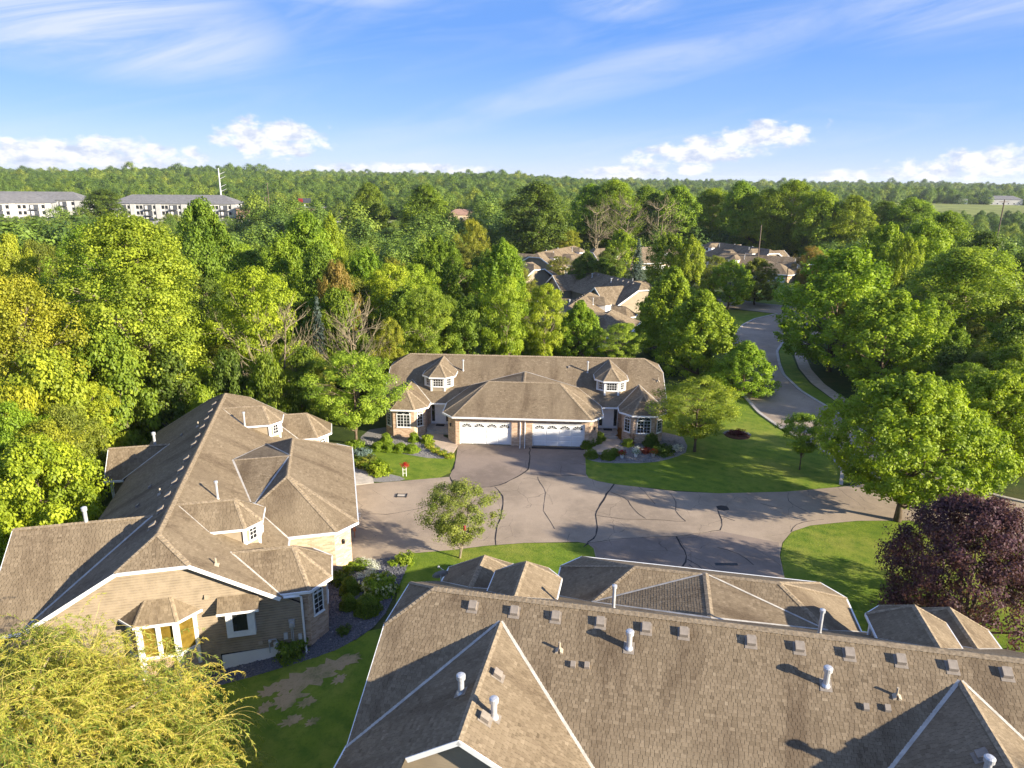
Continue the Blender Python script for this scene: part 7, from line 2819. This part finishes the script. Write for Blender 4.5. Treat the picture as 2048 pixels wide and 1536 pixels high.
# hedge and bushes left of the twin garages
for k in range(4):
    bush('dense', -12.3 + k * 1.05, 60.75 - k * .15, .72, .75, 'fresh', 'part of the clipped low hedge before the left bay of the middle house', None, 'hedge_bush', 'low hedge before the left bay')
bush('dense', -11.9, 62.6, .55, .95, 'fresh', 'round bush at the left brick bay of the middle house, left one of two')
bush('dense', -9.3, 62.9, .55, .95, 'fresh', 'round bush at the left brick bay of the middle house, right one of two')
bush('loose', -8.0, 62.6, .55, .8, 'lime', 'lime bush where the left walk meets the porch of the middle house')
for k, (x, y) in enumerate(((-7.6, 61.3), (-7.0, 60.3), (-6.3, 59.6), (-5.6, 59.0))):
    bush('low', x, y, .42, .42, 'lime', 'small yellow-flowering plant in the row along the left walk', (.50, .42, .05), 'flowering_plant', 'plants along the left walk')
bush('loose', -14.4, 60.4, .9, 1.0, 'green', 'green bush under the honey locust left of the middle house')
bush('loose', -13.4, 58.6, .9, .95, (.16, .22, .19), 'blue-green bush in the bed at the lawn left of the driveway')
bush('low', -12.9, 57.2, 1.0, .7, 'olive', 'spreading olive bush in the bed left of the driveway')
bush('low', -11.9, 56.3, .9, .7, 'green', 'green bush in the bed near the driveway edge')
bush('loose', -11.2, 55.3, .85, .95, 'lime', 'lime bush at the driveway edge beside the concrete pad')
bush('low', -13.9, 57.0, .8, .8, 'dark', 'dark bush behind the olive one beside the left house garage')
# right of the twin garages
for k, (x, y, r) in enumerate(((7.35, 62.3, .62), (8.0, 62.9, .6), (8.45, 63.7, .62), (7.0, 61.55, .5))):
    bush('dense', x, y, r, .85, 'mid', 'clipped bush in the row along the right garage corner', None, 'hedge_bush', 'bushes at the right garage corner')
bush('dense', 7.25, 59.35, .62, .8, 'mid', 'clipped round bush right of the driveway, left one of the pair')
bush('dense', 8.7, 59.05, .66, .85, 'mid', 'clipped round bush right of the driveway, right one of the pair')
bush('dense', 9.4, 59.9, .5, .7, 'mid', 'small clipped bush behind the pair right of the driveway')
bush('dense', 13.2, 62.2, .75, 1.3, 'dark', 'dark round bush before the right brick bay of the middle house')
bush('loose', 13.9, 60.5, .95, .8, 'dark', 'dark spreading bush at the right end of the bed of the middle house')
bush('loose', 11.0, 62.3, .5, .7, 'lime', 'lime plant beside the right walk of the middle house')
bush('flower', 11.7, 60.8, .5, .6, (.7, .7, .7), 'white flowers before the right brick bay', None, 'white_flowers', cat='flowers')
bush('flower', 15.5, 61.4, .55, .6, (.7, .7, .7), 'white flowers under the yellow honey locust', None, 'white_flowers', cat='flowers')
bush('low', 12.3, 60.6, .5, .5, (.28, .06, .03), 'reddish plant between white flowers and dark bush before the right bay')
bush('low', 11.7, 63.2, .4, 1.1, (.22, .10, .04), 'dried brown plant against the right brick bay')
bush('loose', 10.6, 64.2, .35, 1.2, (.32, .13, .02), 'orange autumn plant on the right porch')
bush('loose', -9.4, 65.6, .4, 1.0, (.05, .03, .02), 'dark wreath-like potted plant beside the left front door')


def planter(x, y, label, flowers, pot='white_trim', h=.45):
    r = thing('planter', label, 'planter', (x, y, tz(x, y) + .03))
    mb = MB().mat(pot)
    mb.lathe([(.14, 0), (.2, h * .9), (.23, h), (.19, h), (.16, h * .8), (.0, h * .8)], 12)
    mb.build('pot', parent=r)
    c = link('flowers', BUSH['flower'], r, (0, 0, h * .85))
    c.scale = (.36, .36, .42)
    c.color = (*flowers, 1)
    c = link('foliage', BUSH['low'], r, (0, 0, h * .8))
    c.scale = (.3, .3, .3)
    c.color = (*COLS['mid'], 1)


planter(10.0, 59.2, 'white pot of red flowers at the right bed of the middle house', (.42, .02, .02))
planter(12.9, 59.6, 'pale pot of orange-red flowers before the dark bush', (.40, .07, .02), 'concrete')
planter(11.3, 59.5, 'white pot of white flowers beside the red ones', (.7, .7, .68))
# white plant stand with a red flower basket on the left lawn
r = thing('plant_stand', 'white stand with a basket of red flowers on the lawn left of the driveway', 'plant stand', (-8.98, 54.75, tz(-8.98, 54.75)))
for sx in (-.14, .14):
    mb = MB().mat('white_trim')
    mb.tube([(sx, 0, 0), (sx, 0, .95)], .022, 6)
    mb.build('leg', parent=r)
for z in (.3, .6, .9):
    mb = MB().mat('white_trim')
    mb.tube([(-.14, 0, z), (.14, 0, z)], .018, 6)
    mb.build('rung', parent=r)
c = link('flowers', BUSH['flower'], r, (.05, 0, .9))
c.scale = (.36, .36, .42)
c.color = (.45, .02, .015, 1)
# driveway drain
r = thing('drain_grate', 'small storm drain grate with dark ends in the driveway', 'drain grate', (-8.66, 50.94, tz(-8.66, 50.94) + .03))
mb = MB().mat('black_iron')
for sx in (-.38, .38):
    mb.box(sx - .05, sx + .05, -.32, .32, 0, .06)
mb.box(-.33, .33, .2, .26, 0, .05)
mb.box(-.33, .33, -.26, -.2, 0, .05)
mb.build('frame', parent=r)
for k in range(4):
    mb = MB().mat('concrete')
    mb.box(-.32, .32, -.18 + k * .1, -.11 + k * .1, 0, .035)
    mb.build('bar', parent=r)
# path light near the left garage corner
r = thing('path_light', 'short red-brown path light at the driveway edge near the yard tree', 'lamp', (-11.45, 43.3, tz(-11.45, 43.3)))
r.location = (-10.9, 44.2, tz(-10.9, 44.2))
mb = MB().mat('terracotta')
mb.lathe([(.03, 0), (.03, .5), (.11, .52), (.11, .74), (.02, .84)], 10)
mb.build('post', parent=r)
# mulch ring with red plants at the far corner of the right lawn
r = thing('flower_bed', 'round mulch bed with dark red plants on the lawn by the street', 'flower bed', (22.3, 65.4, tz(22.3, 65.4)))
mb = MB().mat('mulch')
mb.lathe([(1.25, 0), (1.15, .07), (.4, .16), (.0, .17)], 20)
mb.build('mulch', parent=r)
c = link('foliage', BUSH['low'], r, (0, 0, .1))
c.scale = (.8, .6, .5)
c.color = (.10, .02, .015, 1)
for k in range(9):
    mb = MB().mat('stone_light')
    a = 2 * pi * k / 18
    mb.lathe([(.02, 0), (.14, .02), (.15, .12), (.05, .18)], 7, (1.25 * cos(a), 1.1 * sin(a), 0))
    mb.build('stone', parent=r)
# yard tree in front of the driveway, with a red feeder hanging in it
plant_tree('yard_tree', -3.4, 41.6, 5.5, 2.4, (.21, .255, .045), 'loose young tree with curled leaves on the lawn beside the driveway', 'yard_tree', rot=.6)
r = thing('bird_feeder', 'red bird feeder hanging in the young yard tree', 'bird feeder', (-2.9, 40.0, 2.9))
mb = MB().mat('red_paint')
mb.lathe([(.11, 0), (.11, .03), (.06, .04), (.06, .2), (.1, .21), (.02, .3)], 10)
mb.build('body', parent=r)
mb = MB().mat('black_iron')
mb.tube([(0, 0, .38), (0, .02, .9)], .008, 4)
mb.build('hook', parent=r)
# trees standing just outside the frame: their shadows fall across the lawns, the driveway and the near roof
plant_tree('locust_b', 41, 5.5, 15.5, 4.6, 'fresh', 'locust outside the lower right corner shading the end of the near roof', 'locust_tree')
